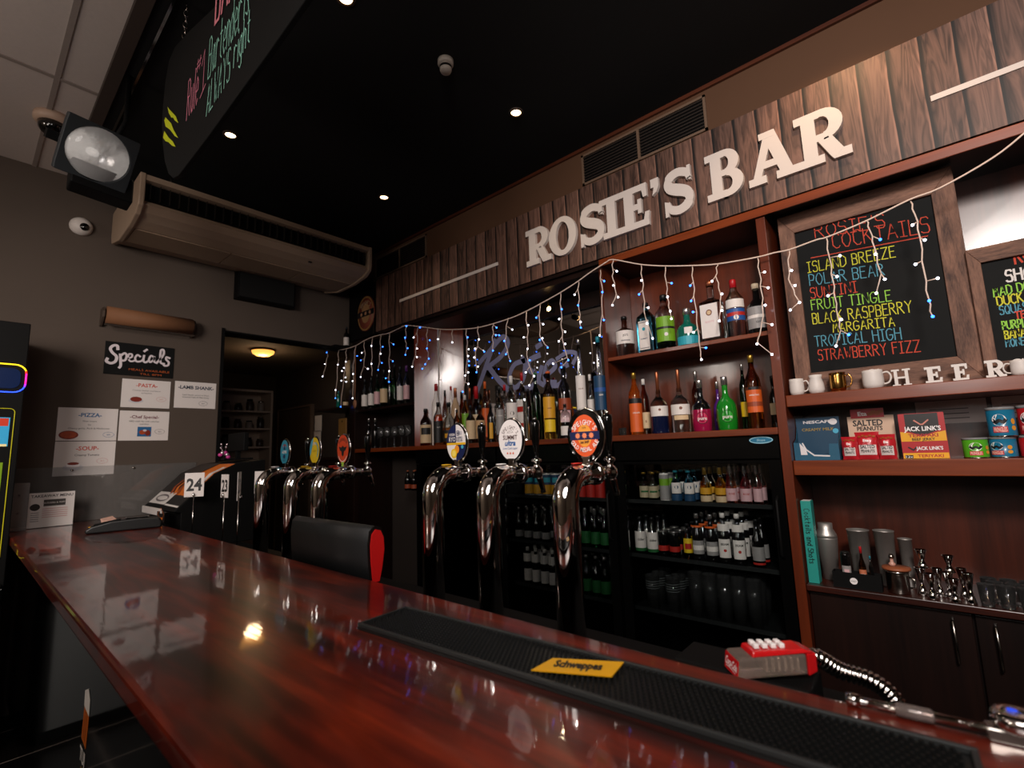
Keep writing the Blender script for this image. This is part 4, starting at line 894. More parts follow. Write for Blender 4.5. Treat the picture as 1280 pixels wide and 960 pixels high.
def face_orange(pr):
    pr.ell(0, 0, .0445, .058, redo, 36); pr.arc_text('PANHEAD', 0, .0, .040, PI/2, 1.9, .013, k_ink, .02); pr.poly([(-.032, .010), (-.010, .006), (-.005, .012), (.005, .012), (.010, .006), (.032, .010), (.022, -.006), (.010, -.010), (.007, -.026), (0, -.031), (-.007, -.026), (-.010, -.010), (-.022, -.006)], k_ink); pr.ring(0, -.008, .038, .045, .003, w_ink, 16, -PI+.5, -.5)
mir_chrome = m['chrome']
def tap(px, py, label, face, dark_rim, slanted=0):
    p_ = aY(px, py, .96); x = p_.x; t = thing('beer_tap', label, 'beer tap', (x, .96, .90001))
    za = R(-.066)-.90; rc_ = .062; r0 = .0325
    pts = [(0, 0, .012), (0, 0, za-rc_)]+[(0, rc_-rc_*math.cos(a), za-rc_+rc_*math.sin(a)) for a in [PI/2*k/10 for k in range(1, 11)]]+[(0, .125, za)]
    rr = [r0, r0]+[r0-.001*k/2 for k in range(10)]+[.0245]
    MB().tube(pts, rr, mir_chrome, 28).build('column', t)
    MB().lathe([(.001, 0), (.044, 0), (.044, .006), (.036, .014), (.033, .016)], mir_chrome, 28).build('base_flange', t)
    b = MB().lathe([(.001, .1245), (.027, .1245), (.029, .130), (.029, .142), (.024, .147), (.017, .150), (.015, .205), (.019, .208), (.019, .222), (.012, .230), (.001, .231)], mir_chrome, 24, (0, 0, za), 'Y')
    b.build('shank', t)
    f = MB().lathe([(.001, -.018), (.012, -.018), (.012, .012), (.009, .018), (.009, .026), (.0145, .029), (.0165, .033), (.0145, .038), (.008, .041), (.001, .042)], mir_chrome, 20, (0, .215, za))
    f.tube([(0, .218, za-.005), (0, .228, za-.022), (0, .240, za-.050), (0, .243, za-.064)], [.010, .0095, .008, .0085], mir_chrome, 14); f.build('faucet', t)
    MB().lathe([(.001, .0425), (.006, .0425), (.0065, .06), (.013, .10), (.015, .145), (.013, .156), (.001, .158)], m['blackg'], 18, (0, .215, za)).build('lever', t)
    MB().lathe([(.001, .1582), (.007, .1582), (.006, .164), (.001, .167)], mir_chrome, 12, (0, .215, za)).build('lever_tip', t)
    # lens with its neck
    yb, zb_ = .105, za+.098
    neck = MB().prism([(-.012, za+.020), (.012, za+.020), (.010, za+.034), (.016, za+.046), (-.016, za+.046), (-.010, za+.034)], lambda u, v, w: (u, yb+w, v), -.008, .008, mir_chrome); neck.build('lens_neck', t, bevel=.002)
    k = 1.13 if dark_rim else 1.0
    prof = [(.001, .012), (.040*k, .010), (.0475*k, .004), (.0475*k, -.006), (.046*k, -.0075), (.001, -.0075)]
    bd = MB().lathe(prof, m['blackg'], 40, (0, 0, 0), 'Y')
    bd.v = [(v[0], v[1]+yb, v[2]*1.28+zb_) for v in bd.v]
    ln = bd.build('lens_body', t)
    rim = MB(); rp = [(.0480*k*math.cos(2*PI*i/40), yb, zb_+.0480*1.28*k*math.sin(2*PI*i/40)) for i in range(40)]
    rim.tube(rp, .0028, mir_chrome, 8, closed=True).build('chrome_rim', ln)
    pr = Print(); face(pr); pr.lay('lens_face', lambda u, v, h: (u, yb-.0077-h, zb_+v), ln, eps=.00018)
    # small oval plate on the shoulder
    pl = MB().lathe([(.001, .0), (.011, .0), (.0105, .0022), (.001, .003)], {0: w_ink, 1: gold, 2: red_i}[slanted], 20); pl.v = [(v[0], v[1]*1.7+.055, v[2]+za+.0285) for v in pl.v]; pl.build('shoulder_badge', t)
    return t
tap(542, 680, 'chrome beer tap with a navy and white lemon badge, behind the near counter edge', face_ryoku, False, 1)
tap(612, 680, 'chrome beer tap with a mostly white oval badge, middle of the near three', face_summit, False, 0)
tap(709.5, 680, 'nearest chrome beer tap, with a large orange badge crossed by three stars', face_gold, True, 2)
tap(327, 640, 'far chrome beer tap with a teal blue oval badge', face_blue, False, 0)
tap(364, 640, 'far chrome beer tap with a yellow oval badge', face_yellow, False, 1)
tap(399, 640, 'far chrome beer tap with an orange-red winged badge', face_orange, False, 2)
# ================================================================== rubber bar mat
ma = math.radians(3.9); mo = Vector((-.953, .578, CT+.0005)); ML, MW = .955, .130
t = thing('bar_mat', 'long black studded rubber bar mat with a yellow name patch on the counter', 'bar mat', tuple(mo), (0, 0, ma))
MB().box(0, ML, 0, MW, 0, .005, m['rubber']).build('base', t)
rb = mat('rubber_rim', '#242626', .42)
b = MB().box(0, ML, 0, .007, .0051, .013, rb).box(0, ML, MW-.007, MW, .0051, .013, rb).box(0, .007, .0072, MW-.0072, .0051, .013, rb).box(ML-.007, ML, .0072, MW-.0072, .0051, .013, rb)
b.build('rim', t, bevel=.0015)
lp_xy = [onz_ for onz_ in [aZ(664, 838, CT+.012), aZ(691, 824, CT+.012), aZ(780, 829, CT+.012), aZ(765, 846, CT+.012)]]
ci, si = math.cos(-ma), math.sin(-ma)
loc2 = [((p.x-mo.x)*ci-(p.y-mo.y)*si, (p.x-mo.x)*si+(p.y-mo.y)*ci) for p in lp_xy]
lx0, lx1 = (loc2[0][0]+loc2[1][0])/2, (loc2[2][0]+loc2[3][0])/2; ly0, ly1 = min(q[1] for q in loc2)+.006, max(q[1] for q in loc2)-.004
ly0 = max(ly0, .018); ly1 = min(ly1, MW-.02)
b = MB(); nx_, ny_ = 104, 13
for i in range(nx_):
    for j in range(ny_):
        x_ = .013+(i+.5*(j % 2))*(ML-.026)/nx_; y_ = .013+j*(MW-.026)/(ny_-1)
        r_ = .0027
        o_ = len(b.v); b.add([(x_+r_*c_, y_+r_*s_, .005) for c_, s_ in ((1, 0), (0, 1), (-1, 0), (0, -1))]+[(x_+.0019*c_, y_+.0019*s_, .0118) for c_, s_ in ((1, 0), (0, 1), (-1, 0), (0, -1))], [(4, 5, 6, 7), (0, 1, 5, 4), (1, 2, 6, 5), (2, 3, 7, 6), (3, 0, 4, 7)], m['rubber'])
o = b.build('studs', t); o['kind'] = 'stuff'
yp = mat('yellow_rubber', '#e8a810', .45, emit=0)
quad = [aZ(664, 839, CT+.012), aZ(765, 847, CT+.012), aZ(780, 829, CT+.012), aZ(691, 824, CT+.012)]
ql = [((p.x-mo.x)*ci-(p.y-mo.y)*si, (p.x-mo.x)*si+(p.y-mo.y)*ci) for p in quad]
pt = MB().prism(ql, lambda u, v, w: (u, v, w), .0119, .0135, yp).build('name_patch', t, label='yellow raised name patch')
ex = (Vector(ql[1])-Vector(ql[0])).normalized(); ey = Vector((-ex.y, ex.x)); o0 = (Vector(ql[0])+Vector(ql[2]))/2; wq = (Vector(ql[1])-Vector(ql[0])).length; hq = abs((Vector(ql[3])-Vector(ql[0])).dot(ey))
pr = Print(); pr.text('Schweppes', 0, -hq*.18, hq*.5, k_ink, width=wq*.62, anchor='c', bold=.05, shear=.25)
pr.lay('lettering', lambda u, v, h: (o0.x+ex.x*u+ey.x*v, o0.y+ex.y*u+ey.y*v, .0136+h), pt)
# ================================================================== padded chair back behind the counter
t = thing('bar_chair', 'black padded chair back with a red end showing above the counter edge', 'chair', (-1.6, .868, 0))
xr_ = aY(470, 690, .865).x; xl_ = aY(372, 655, .865).x
sec = [(-.018, -.17), (-.026, -.10), (-.028, -.05), (-.023, -.015), (-.008, .0), (.012, -.006), (.024, -.03), (.027, -.07), (.018, -.13), (.008, -.17)]
zt = aY(425, 652, .865).z
vin = mat('black_vinyl', '#1d1e1f', .5, vary=.1, scale=200, bump=.15)
MB().prism(sec, lambda u, v, w: (w, u, zt+v+.004*math.sin((w+.5)*3)), xl_+1.6, xr_+1.6-.006, vin, smooth=True).build('backrest', t)
MB().prism([(u*.999, v) for u, v in sec], lambda u, v, w: (w, u*1.06, zt+(v+.08)*1.03-.08), xr_+1.6-.0058, xr_+1.6, mat('black_vinyl_edge', '#0c0c0c', .4)).build('edge_welt', t)
MB().prism([(u*.86, (v+.08)*.90-.08) for u, v in sec], lambda u, v, w: (w, u, zt+v), xr_+1.6+.0002, xr_+1.6+.005, mat('red_vinyl', '#e01818', .5, vary=.06, scale=150)).build('end_panel', t, label='bright red end panel')
cxm = (xl_+xr_)/2+1.6; cw_ = (xr_-xl_)/2
for s in (-1, 1): MB().box(cxm+s*cw_*.8-.012, cxm+s*cw_*.8+.012, -.008, .008, .62, zt-.165, m['blackm']).build('back_post', t)
MB().box(cxm-cw_*.9, cxm+cw_*.9, -.012, .40, .62, .68, vin).build('seat', t, bevel=.015)
for sx in (-1, 1):
    for y_ in (.0, .38): MB().box(cxm+sx*cw_*.8-.012, cxm+sx*cw_*.8+.012, y_-.008, y_+.012, 0, .619, m['blackm']).build('leg', t)
# ================================================================== soda gun, ledge, chrome rail
t = thing('drain_ledge', 'low black ledge box behind the near counter edge under the soda gun', 'ledge', (-.2, .92, .9001))
MB().box(-.22, .0, -.008, .09, 0, .125, m['blackm']).build('box', t, bevel=.004)
MB().box(-.22, .0, -.07, -.0085, .105, .125, m['blackm']).build('lip', t, bevel=.003)
zl = .9001+.1256
p = aZ(915, 845, zl); q = aZ(1016, 842, zl); L_ = math.hypot(q.x-p.x, q.y-p.y)
ga = math.atan2(q.y-p.y, q.x-p.x)
t = thing('soda_gun', 'red and clear soda gun with white buttons and a ribbed chrome hose', 'soda gun', (p.x, p.y, zl), (0, 0, ga))
clear = mat('smoky_clear_plastic', '#b8a498', .15, trans=.8, ior=1.2, vary=.2); redp = mat('glossy_red_plastic', '#c01418', .25, coat=.4)
MB().hexa([(.0, -.026, .004), (L_*.86, -.023, .008), (L_*.86, .023, .008), (0, .026, .004), (.004, -.026, .036), (L_*.86, -.023, .040), (L_*.86, .023, .040), (.004, .026, .036)], clear).build('body', t, bevel=.004)
b = MB()
for k in range(6): b.box(L_*(.36+.075*k), L_*(.36+.075*k)+.004, -.0205, .0205, .014, .034, mat('inner_tube', '#c88a48' if k > 2 else '#b8b0a4', .3))
b.build('inner_tubes', t)
MB().hexa([(L_*.20, -.023, .0365), (L_*.96, -.022, .0415), (L_*.96, .022, .0415), (L_*.20, .023, .0365), (L_*.22, -.021, .045), (L_*.84, -.020, .047), (L_*.84, .020, .047), (L_*.22, .021, .045)], redp).build('button_plate', t, bevel=.002, label='red button plate')
for i in range(4):
    for j in range(2): MB().box(L_*(.27+.105*i), L_*(.27+.105*i)+.0085, -.0125+.0135*j, -.0015+.0135*j, .0462, .0535, w_ink).build('button', t, bevel=.0015)
MB().hexa([(L_*.865, -.0235, .006), (L_, -.017, .010), (L_, .017, .010), (L_*.865, .0235, .006), (L_*.865, -.0235, .041), (L_, -.017, .039), (L_, .017, .039), (L_*.865, .0235, .041)], redp).build('collar', t, bevel=.002)
lb = MB().hexa([(-.0015, -.025, .006), (-.0005, -.025, .006), (-.0005, .025, .006), (-.0015, .025, .006), (.0025, -.025, .032), (.0035, -.025, .032), (.0035, .025, .032), (.0025, .025, .032)], redp).build('name_label', t, label='red label with white script lettering')
pr = Print(); pr.text('Coca-Cola', 0, -.005, .013, w_ink, width=.043, anchor='c', bold=.02, shear=.35); pr.line([(-.019, -.008), (-.004, -.0062), (.018, -.0085)], .001, w_ink); pr.lay('lettering', lambda u, v, h: (.0005+(v)*.154-h-.0001, -u, .019+v), lb, eps=.0002)
cg, sg_ = math.cos(-ga), math.sin(-ga)
def gl(px, py, Y): w_ = aY(px, py, Y)-p; return (w_.x*cg-w_.y*sg_, w_.x*sg_+w_.y*cg, w_.z)
hk = smooth3([(L_-.004, 0, .024), (L_+.012, 0, .0245), gl(1050, 838, 1.012), gl(1082, 848, 1.022), gl(1106, 862, 1.028), gl(1122, 882, 1.03), gl(1130, 910, 1.03)], 16)
acc_ = [0.]
for i in range(1, len(hk)): acc_.append(acc_[-1]+(Vector(hk[i])-Vector(hk[i-1])).length)
hp2 = []; rr = []; nst = int(acc_[-1]/.0018); j = 0
for i in range(nst+1):
    d_ = acc_[-1]*i/nst
    while j < len(acc_)-2 and acc_[j+1] < d_: j += 1
    f_ = (d_-acc_[j])/max(acc_[j+1]-acc_[j], 1e-9); hp2.append(tuple(Vector(hk[j]).lerp(Vector(hk[j+1]), min(max(f_, 0), 1)))); rr.append((.0138, .0146, .0138, .0108)[i % 4])
MB().tube(hp2, rr, m['chrome'], 14).build('hose', t, label='ribbed chrome hose')
p = aZ(1058, 875, CT+.006); q = aZ(1232, 913, CT+.006)
t = thing('chrome_rail', 'slim chrome rail with a round cap along the near counter edge', 'rail', (p.x, p.y, CT+.0004), (0, 0, math.atan2(q.y-p.y, q.x-p.x))); L_ = math.hypot(q.x-p.x, q.y-p.y)
MB().tube([(.012, 0, .008), (L_, 0, .008)], .0055, m['chrome'], 14).build('rod', t)
MB().lathe([(.001, 0), (.008, 0), (.008, .016), (.001, .016)], m['chrome'], 14, (0, 0, .008), 'X').build('end_fitting', t)
MB().lathe([(.0062, .0), (.0085, .003), (.0085, .036), (.0062, .039)], mat('clear_sleeve', '#8a7d78', .1, trans=.6, vary=.1), 16, (L_*.38, 0, .008), 'X').build('sleeve', t)
MB().hexa([(L_, -.012, .0), (L_+.065, -.012, .0), (L_+.065, .012, 0), (L_, .012, 0), (L_, -.010, .014), (L_+.065, -.010, .014), (L_+.065, .010, .014), (L_, .010, .014)], m['steel']).build('end_block', t, bevel=.002)
MB().lathe([(.001, .0145), (.020, .0145), (.0245, .019), (.0245, .028), (.021, .033), (.013, .034), (.001, .032)], m['chrome'], 28, (L_+.030, 0, 0)).build('cap', t)
pr = Print(); pr.ell(L_+.026, .0, .005, .0055, mat('blue_glint', '#1a4ae0', .3, emit=.6)); pr.lay('blue_glint', top(0, 0, .0345), t)  # blue reflection on the chrome cap, painted as a faintly glowing disc
# ================================================================== card terminal, receipt, table numbers, till
t = thing('card_terminal', 'black handheld card terminal lying on the far end of the counter', 'card terminal', (-3.40, .64, CT+.0005), (0, 0, math.radians(-12)))
tp = mat('terminal_black', '#0d0e0f', .4)
b = MB(); prof = [(-.16, .0), (.16, .0), (.165, .03), (.15, .055), (.06, .062), (-.06, .056), (-.14, .036), (-.165, .018)]
MB().prism(prof, lambda u, v, w: (w, u, v), -.04, .04, tp).build('body', t, bevel=.008, segs=3)
MB().hexa([(-.03, -.13, .0385), (.03, -.13, .0385), (.03, -.02, .058), (-.03, -.02, .058), (-.03, -.13, .044), (.03, -.13, .044), (.03, -.02, .0635), (-.03, -.02, .0635)], m['blackm']).build('keypad', t)
MB().box(-.03, .03, .0, .10, .0605, .066, m['blackg']).build('screen', t, bevel=.002)
MB().lathe([(.001, 0), (.008, 0), (.007, .003), (.001, .004)], yp, 12, (0, -.145, .030)).build('yellow_key', t)
t = tag(MB().add([(-.05, -.02, .0), (.05, -.03, .0), (.06, .02, .0), (-.04, .03, 0), (-.05, -.02, .03), (0, -.035, .045), (.05, -.02, .035), (.06, .03, .04), (0, .02, .055), (-.04, .03, .03)], [(0, 1, 6, 5, 4), (1, 2, 7, 6), (4, 5, 8, 9), (5, 6, 7, 8), (3, 0, 4, 9), (2, 3, 9, 8, 7), (0, 3, 2, 1)], mat('receipt_pink', '#c9a090', .7, vary=.2)).build('crumpled_receipt', loc=(-3.74, .62, CT+.0005)), 'crumpled pinkish receipt behind the card terminal', 'receipt')
# sloping till / terminal cabinet
xr2 = -3.45; A = aX(217, 636, xr2); B = aX(240, 619, xr2); C_ = aX(268, 592, xr2); D_ = aX(296, 579, xr2); E_ = aX(332, 574, xr2)
xl2 = aY(179, 638, A.y).x
xl2 = max(xl2, -4.18)
t = thing('till_terminal', 'black till cabinet with a sloping white, orange and black top', 'till', (xr2, A.y, .9002))
f = lambda y, z, w: (w, y-A.y, z-.9002)
zb_ = .90025
y_in = max(A.y+.03, .912)
MB().prism([(y_in, zb_), (E_.y, zb_), (E_.y, E_.z), (D_.y, D_.z), (C_.y, C_.z), (B.y, B.z), (A.y+.02, A.z), (A.y, A.z-.02), (y_in, A.z-.03)], f, xl2-xr2, 0, m['blackm']).build('cabinet', t, bevel=.004)
ln_ = [(A.y+.02, A.z), (B.y, B.z), (C_.y, C_.z), (D_.y, D_.z)]
acc = [0]
for i in range(3): acc.append(acc[-1]+math.hypot(ln_[i+1][0]-ln_[i][0], ln_[i+1][1]-ln_[i][1]))
def slope(u, v, h):        # u across (0 at right side, going left), v up the slope
    v = min(max(v, 0), acc[-1]); i = 0
    while i < 2 and v > acc[i+1]: i += 1
    f_ = (v-acc[i])/(acc[i+1]-acc[i]); (y0_, z0_), (y1_, z1_) = ln_[i], ln_[i+1]; d = math.hypot(y1_-y0_, z1_-z0_)
    return (-u, y0_+(y1_-y0_)*f_-(z1_-z0_)/d*h-A.y, z0_+(z1_-z0_)*f_+(y1_-y0_)/d*h-.9002)
W2 = xr2-xl2; Lm = acc[-1]
pr = Print()
def srect(u0, v0, u1, v1, m_):
    cuts = sorted({v0, v1, *[c for c in acc if v0 < c < v1]}); pr.n += 1
    for i in range(len(cuts)-1): pr.p.append(([(u1, cuts[i]), (u0, cuts[i]), (u0, cuts[i+1]), (u1, cuts[i+1])], m_, pr.n))
to = mat('till_orange', '#d8701c', .4); tw = mat('till_white', '#dcd6d2', .4)
srect(.005, .005, W2-.005, Lm-.003, mat('till_graphite', '#221e1c', .4))
srect(.005, acc[1]*.9, W2*.5, Lm*.98, to); srect(W2*.45, .01, W2*.98, acc[1]*1.05, tw); srect(.01, acc[1]*.1, W2*.42, acc[1]*.75, mat('till_black_print', '#141313', .4)); srect(W2*.03, acc[1]*1.3, W2*.12, Lm*.86, tw)
pr.line([(W2*.02, .008), (W2*.42, .012)], .012, tw)
for k in range(4): pr.line([(W2*(.3+.1*k), acc[1]*1.05), (W2*(.38+.1*k), acc[1]*1.5), (W2*(.30+.1*k), acc[2]*.95)], .03, [to, mat('till_dark_orange', '#9c4412', .4)][k % 2])
pr.ring(W2*.7, acc[1]*.55, W2*.18, acc[1]*.3, .012, mat('till_grey', '#6d6668', .4), 20)
srect(W2*.4, acc[2]*1.02, W2*.95, Lm*.99, mat('till_graphite2', '#3a3432', .4))
pr.lay('sloping_top', slope, t, eps=.0004)
MB().box(xl2-xr2+.02, -.25, -.012, .0, A.z-.9002-.055, A.z-.9002-.012, tw).build('front_lip', t, bevel=.002)
MB().box(-.22, -.05, -.03, -.003, CT-.9002+.001, A.z-.9002-.022, m['black']).build('receipt_printer', t, bevel=.002)
pr = Print(); pr.ring(-.135, CT-.9002+.05, .07, .04, .004, to, 4); pr.rect(-.15, CT-.9002+.055, -.11, CT-.9002+.07, tw); pr.rect(-.18, CT-.9002+.02, -.09, CT-.9002+.032, to); pr.lay('printer_label', front(0, -.0302, 0), t)
# black screen and ornament behind/on it
t = thing('till_screen', 'black back of a till screen standing on top of the till', 'screen', (-3.78, D_.y+.12, E_.z+.003)); 
MB().box(-.12, .12, -.06, .06, 0, .012, m['blackm']).build('foot', t, bevel=.003); MB().box(-.02, .02, -.012, .012, .0125, .06, m['blackm']).build('stem', t); MB().box(-.15, .15, -.02, .015, .06, .19, m['blackm']).build('display', t, bevel=.006)
p = aX(267, 570, -3.75)
t = thing('ornament', 'small pink and silver bow ornament on top of the till', 'ornament', (-3.75, D_.y+.02, E_.z+.003))
pkm = mat('pink_foil', '#c23a8c', .35); slv = mat('silver_foil', '#c9bcc4', .25, .8)
MB().lathe([(.001, 0), (.02, 0), (.016, .01), (.006, .02), (.001, .03)], m['blackm'], 12).build('base', t)
b = MB()
for k in range(5): a = .6*k-.9; b.ball((.0, .028*math.sin(a), .035+.018*math.cos(a*1.6)), .016, pkm if k % 2 == 0 else slv, 8, 5, (.7, 1, .8))
b.build('bow', t)
b = MB()
for dy, dz in ((-.02, .085), (.012, .09), (-.018, .11), (.016, .108)): b.ball((0, dy, dz), .008, slv, 8, 5); b.tube([(0, 0, .03), (0, dy, dz)], .001, slv, 4)
b.build('silver_buds', t)
def number_stand(px, py_top, py_bot, txt, yaw, label, Y=.945):
    p_ = aY(px, (py_top+py_bot)/2, Y); a_ = aY(px, py_top, Y).z; b_ = aY(px, py_bot, Y).z
    t = thing('table_number', label, 'table number', (p_.x, Y, .9002), (0, 0, yaw)); hgt = a_-b_; w = hgt*.72; z0 = b_-.9002
    MB().lathe([(.001, 0), (.03, 0), (.03, .004), (.004, .007), (.001, .008)], m['steel'], 20).build('base', t)
    MB().lathe([(.0022, .0081), (.0022, z0)], m['chrome'], 8).build('rod', t)
    MB().lathe([(.001, -.012), (.007, -.008), (.009, 0), (.007, .008), (.001, .012)], m['chrome'], 12, (0, -.006, z0+.012)).build('clip', t)
    pl = MB().box(-w/2, w/2, -.0012, .0012, z0, z0+hgt, m['paper']).build('plate', t)
    if txt:
        pr = Print(); pr.text(txt, 0, z0+hgt*.26, hgt*.52, k_ink, width=w*.8, anchor='c', bold=.03); pr.lay('number', front(0, -.0012, 0), pl)
    return t
number_stand(243, 591, 621, '24', math.radians(60), 'table number plate 24 on a thin chrome rod')
number_stand(281, 593, 622, '23', math.radians(4), 'narrow-looking table number plate 23 on a chrome rod')
number_stand(299, 590, 625, '20', math.radians(152), 'turned table number plate 20 on a chrome rod, third from the left')
number_stand(327, 589, 617, '', math.radians(30), 'blank white table plate partly behind the far taps', Y=1.15)
# ================================================================== bottles
def glassm(name, col, rough=.04, trans=1., vary=.03): return mat(name, col, rough, trans=trans, ior=1.42, vary=vary, scale=8)
G = dict(clear=glassm('clear_glass', '#e6ecec'), green=glassm('green_glass', '#2c7a3a'), dgreen=glassm('dark_green_glass', '#1c4a24'), brown=glassm('brown_glass', '#6a3410'), black=mat('black_bottle_glass', '#0a0909', .06, coat=.5),
         teal=mat('teal_glass', '#0c5a4c', .08, coat=.4), blue=glassm('pale_blue_glass', '#4aa8c8'), amber=glassm('amber_spirit', '#c8742c'), gold=glassm('golden_spirit', '#e8b040'), navyl=mat('dark_blue_spirit', '#0c1430', .08, coat=.4),
         white=mat('white_bottle', '#e4dcd6', .3, coat=.3), pink=mat('pink_liqueur', '#a81848', .1, coat=.5, trans=.3), lime=mat('green_liqueur', '#1c8a24', .1, coat=.5, trans=.3), purple=mat('purple_liqueur', '#4a1c6a', .1, coat=.5), orange=glassm('orange_spirit', '#d86a1c', trans=.85),
         rose=glassm('rose_drink', '#d8949a'), cream=mat('cream_liqueur', '#b89a7a', .15, coat=.4))
CAP = dict(black=mat('black_cap', '#0c0c0c', .4), red=mat('red_cap', '#a8141c', .4), gold=mat('gold_cap', '#b8903c', .3, .8), silver=mat('silver_cap', '#c4bfba', .25, .9), copper=mat('copper_cap', '#b86a48', .3, .8), white=mat('white_cap', '#dcd6d0', .45), wood=mat('cork_cap', '#9a7450', .7), green=mat('green_cap', '#1c5a28', .4), teal=mat('teal_cap', '#1c7a8a', .4), cream=mat('cream_cap', '#c8b498', .5), purple=mat('purple_cap', '#5a2a6a', .4), orange=mat('orange_cap', '#c8581c', .4), yellow=mat('yellow_cap', '#d8b42c', .4))
LB = dict(white=mat('label_white', '#d8d0ca', .6), cream=mat('label_cream', '#cbb08a', .6), black=mat('label_black', '#141312', .5), red=mat('label_red', '#a82018', .5), blue=mat('label_blue', '#1c4a8a', .5), dblue=mat('label_deep_blue', '#123a5a', .5), green=mat('label_green', '#6a9a1c', .5), dgreen=mat('label_dark_green', '#1c5a2c', .5), gold=mat('label_gold', '#c8901c', .5), orange=mat('label_orange', '#c8561c', .5), grey=mat('label_grey', '#8a8684', .5), pink=mat('label_pink', '#cfa4a8', .5), brown=mat('label_brown', '#6a3418', .5), yellow=mat('label_yellow', '#d8b41c', .5), rust=mat('label_rust', '#8a3a1c', .5), teal=mat('label_teal', '#2a98a8', .5))
GW = thin_glass('glassware', (.95, .96, .96), .02, .015)
ST = {   # (radius share, height share) below the cap; the last pair is the neck under the cap
 'round': [(.0, 0), (.93, 0), (1, .02), (1, .58), (.93, .65), (.60, .72), (.34, .77), (.30, .80), (.30, .90)],
 'tall': [(.0, 0), (.94, 0), (1, .015), (1, .60), (.92, .68), (.55, .76), (.36, .83), (.33, .90)],
 'wine': [(.0, 0), (.94, 0), (1, .02), (1, .55), (.95, .61), (.65, .68), (.40, .73), (.37, .78), (.37, .88)],
 'squat': [(.0, 0), (.94, 0), (1, .03), (1, .62), (.90, .72), (.50, .80), (.30, .84), (.28, .92)],
 'globe': [(.0, 0), (.84, 0), (.93, .02), (1, .18), (1, .38), (.94, .47), (.76, .545), (.46, .60), (.33, .65), (.29, .72), (.29, .84)],
 'cone': [(.0, 0), (.94, 0), (1, .015), (.98, .30), (.78, .48), (.50, .66), (.36, .80), (.30, .94)],
 'decanter': [(.0, 0), (.96, 0), (1, .03), (1, .44), (.88, .56), (.55, .66), (.32, .73), (.28, .78), (.28, .90)],
 'apoth': [(.0, 0), (.94, 0), (1, .025), (1, .60), (.95, .645), (.55, .69), (.33, .715), (.30, .74), (.30, .92)],
 'jug': [(.0, 0), (.94, 0), (1, .03), (1, .50), (.93, .56), (.66, .63), (.36, .69), (.31, .73), (.31, .90)],
 'flask': [(.0, 0), (.95, 0), (1, .025), (1, .44), (.94, .49), (.62, .545), (.34, .585), (.28, .62), (.27, .70)],
 'stubby': [(.0, 0), (.94, 0), (1, .02), (1, .52), (.92, .60), (.60, .70), (.42, .80), (.38, .94)],
 'longneck': [(.0, 0), (.94, 0), (1, .02), (1, .50), (.86, .60), (.50, .70), (.38, .78), (.35, .93)],
 'can': [(.0, 0), (.90, 0), (1, .04), (1, .90), (.88, .97)],
}
def rpx(wpx, px, py, Y):
    """radius of an upright cylinder that is wpx wide on the photo at depth Y"""
    a = aY(px-wpx/2, py, Y).x; b = aY(px+wpx/2, py, Y).x; c = (a+b)/2
    return (b-a)/2*Y/math.hypot(Y, c)
def bottle(label, loc, h, r, style='round', body='clear', liq=None, fill=.6, cap='black', lab=None, name='bottle', group=None, cat='bottle', sq=False, capr=None, yaw=None, capseg=20, caph=None, pour=False):
    """lab: list of (z0, z1, half arc, material) bands and ('t', text, z, size, material) / ('d', z, radius, material) marks"""
    t = thing(name, label, cat, loc, (0, 0, 0), group)
    pr = ST[style]; gm = G[body]; lm = G[liq] if liq else gm; out = []
    top_z = pr[-1][1]
    for i, (a, z) in enumerate(pr):
        if i and liq and pr[i-1][1] < fill < z:
            f_ = (fill-pr[i-1][1])/(z-pr[i-1][1]); ra = pr[i-1][0]+(a-pr[i-1][0])*f_
            out[-1] = (out[-1][0], out[-1][1], lm); out.append((max(ra, .001)*r, fill*h, gm))
        out.append((max(a*r, .0005), z*h, lm if z < fill-.001 else gm))
    b = MB().lathe(out, gm, 8 if sq else 20, smooth=not sq)
    if sq:
        nv = []
        for x_, y_, z_ in b.v:
            d = math.hypot(x_, y_); a = math.atan2(y_, x_); blend = min(1, max(0, (d/r-.5)*2.5)); k = 1/max(abs(math.cos(a)), abs(math.sin(a))); k = min(k, 1.25); nv.append((x_*(1+(k-1)*blend), y_*(1+(k-1)*blend)*.8, z_))
        b.v = nv
    b.build('glass', t)
    cr_ = capr or pr[-1][0]*r*1.12; c0 = top_z if caph is None else 1-caph
    if style == 'can':
        MB().lathe([(.0005, .955*h), (r*.86, .955*h), (r*.9, .985*h), (r*.82, h), (r*.78, .985*h), (.0005, .98*h)], CAP[cap], 20).build('lid', t)
    elif pour:
        MB().lathe([(.0005, top_z*h), (cr_, top_z*h), (cr_, top_z*h+.012), (.0005, top_z*h+.0125)], CAP[cap], 16).build('cap', t)
        MB().tube([(0, 0, top_z*h+.0125), (0, 0, top_z*h+.03), (.004, -.006, h-.004), (.006, -.010, h+.004)], [.005, .0045, .0035, .003], m['chrome'], 8).build('pourer', t)
    else:
        MB().lathe([(.0005, c0*h), (cr_, c0*h), (cr_, .985*h), (cr_*.92, h), (.0005, h)], CAP[cap], 18).build('cap', t)
    if lab:
        p_ = Print(); x_, y_ = loc[0], loc[1]
        a = math.atan2(-1.0, -x_*.45) if yaw is None else yaw
        for q in lab:
            if q[0] == 't': p_.text(q[1], 0, q[2]*h, q[3], q[4], anchor='c', bold=.02)
            elif q[0] == 'd': p_.ell(0, q[1]*h, q[2], q[2], q[3], 18)
            else: p_.rect(-q[2]*r, q[0]*h, q[2]*r, q[1]*h, q[3], 10)
        if sq: fnl = lambda u, v, hh: (u*.95, -r*1.0*.8-.001-hh, v)
        else: fnl = round_(r*1.012, a)
        p_.lay('label', fnl, t, eps=.0002)
    return t
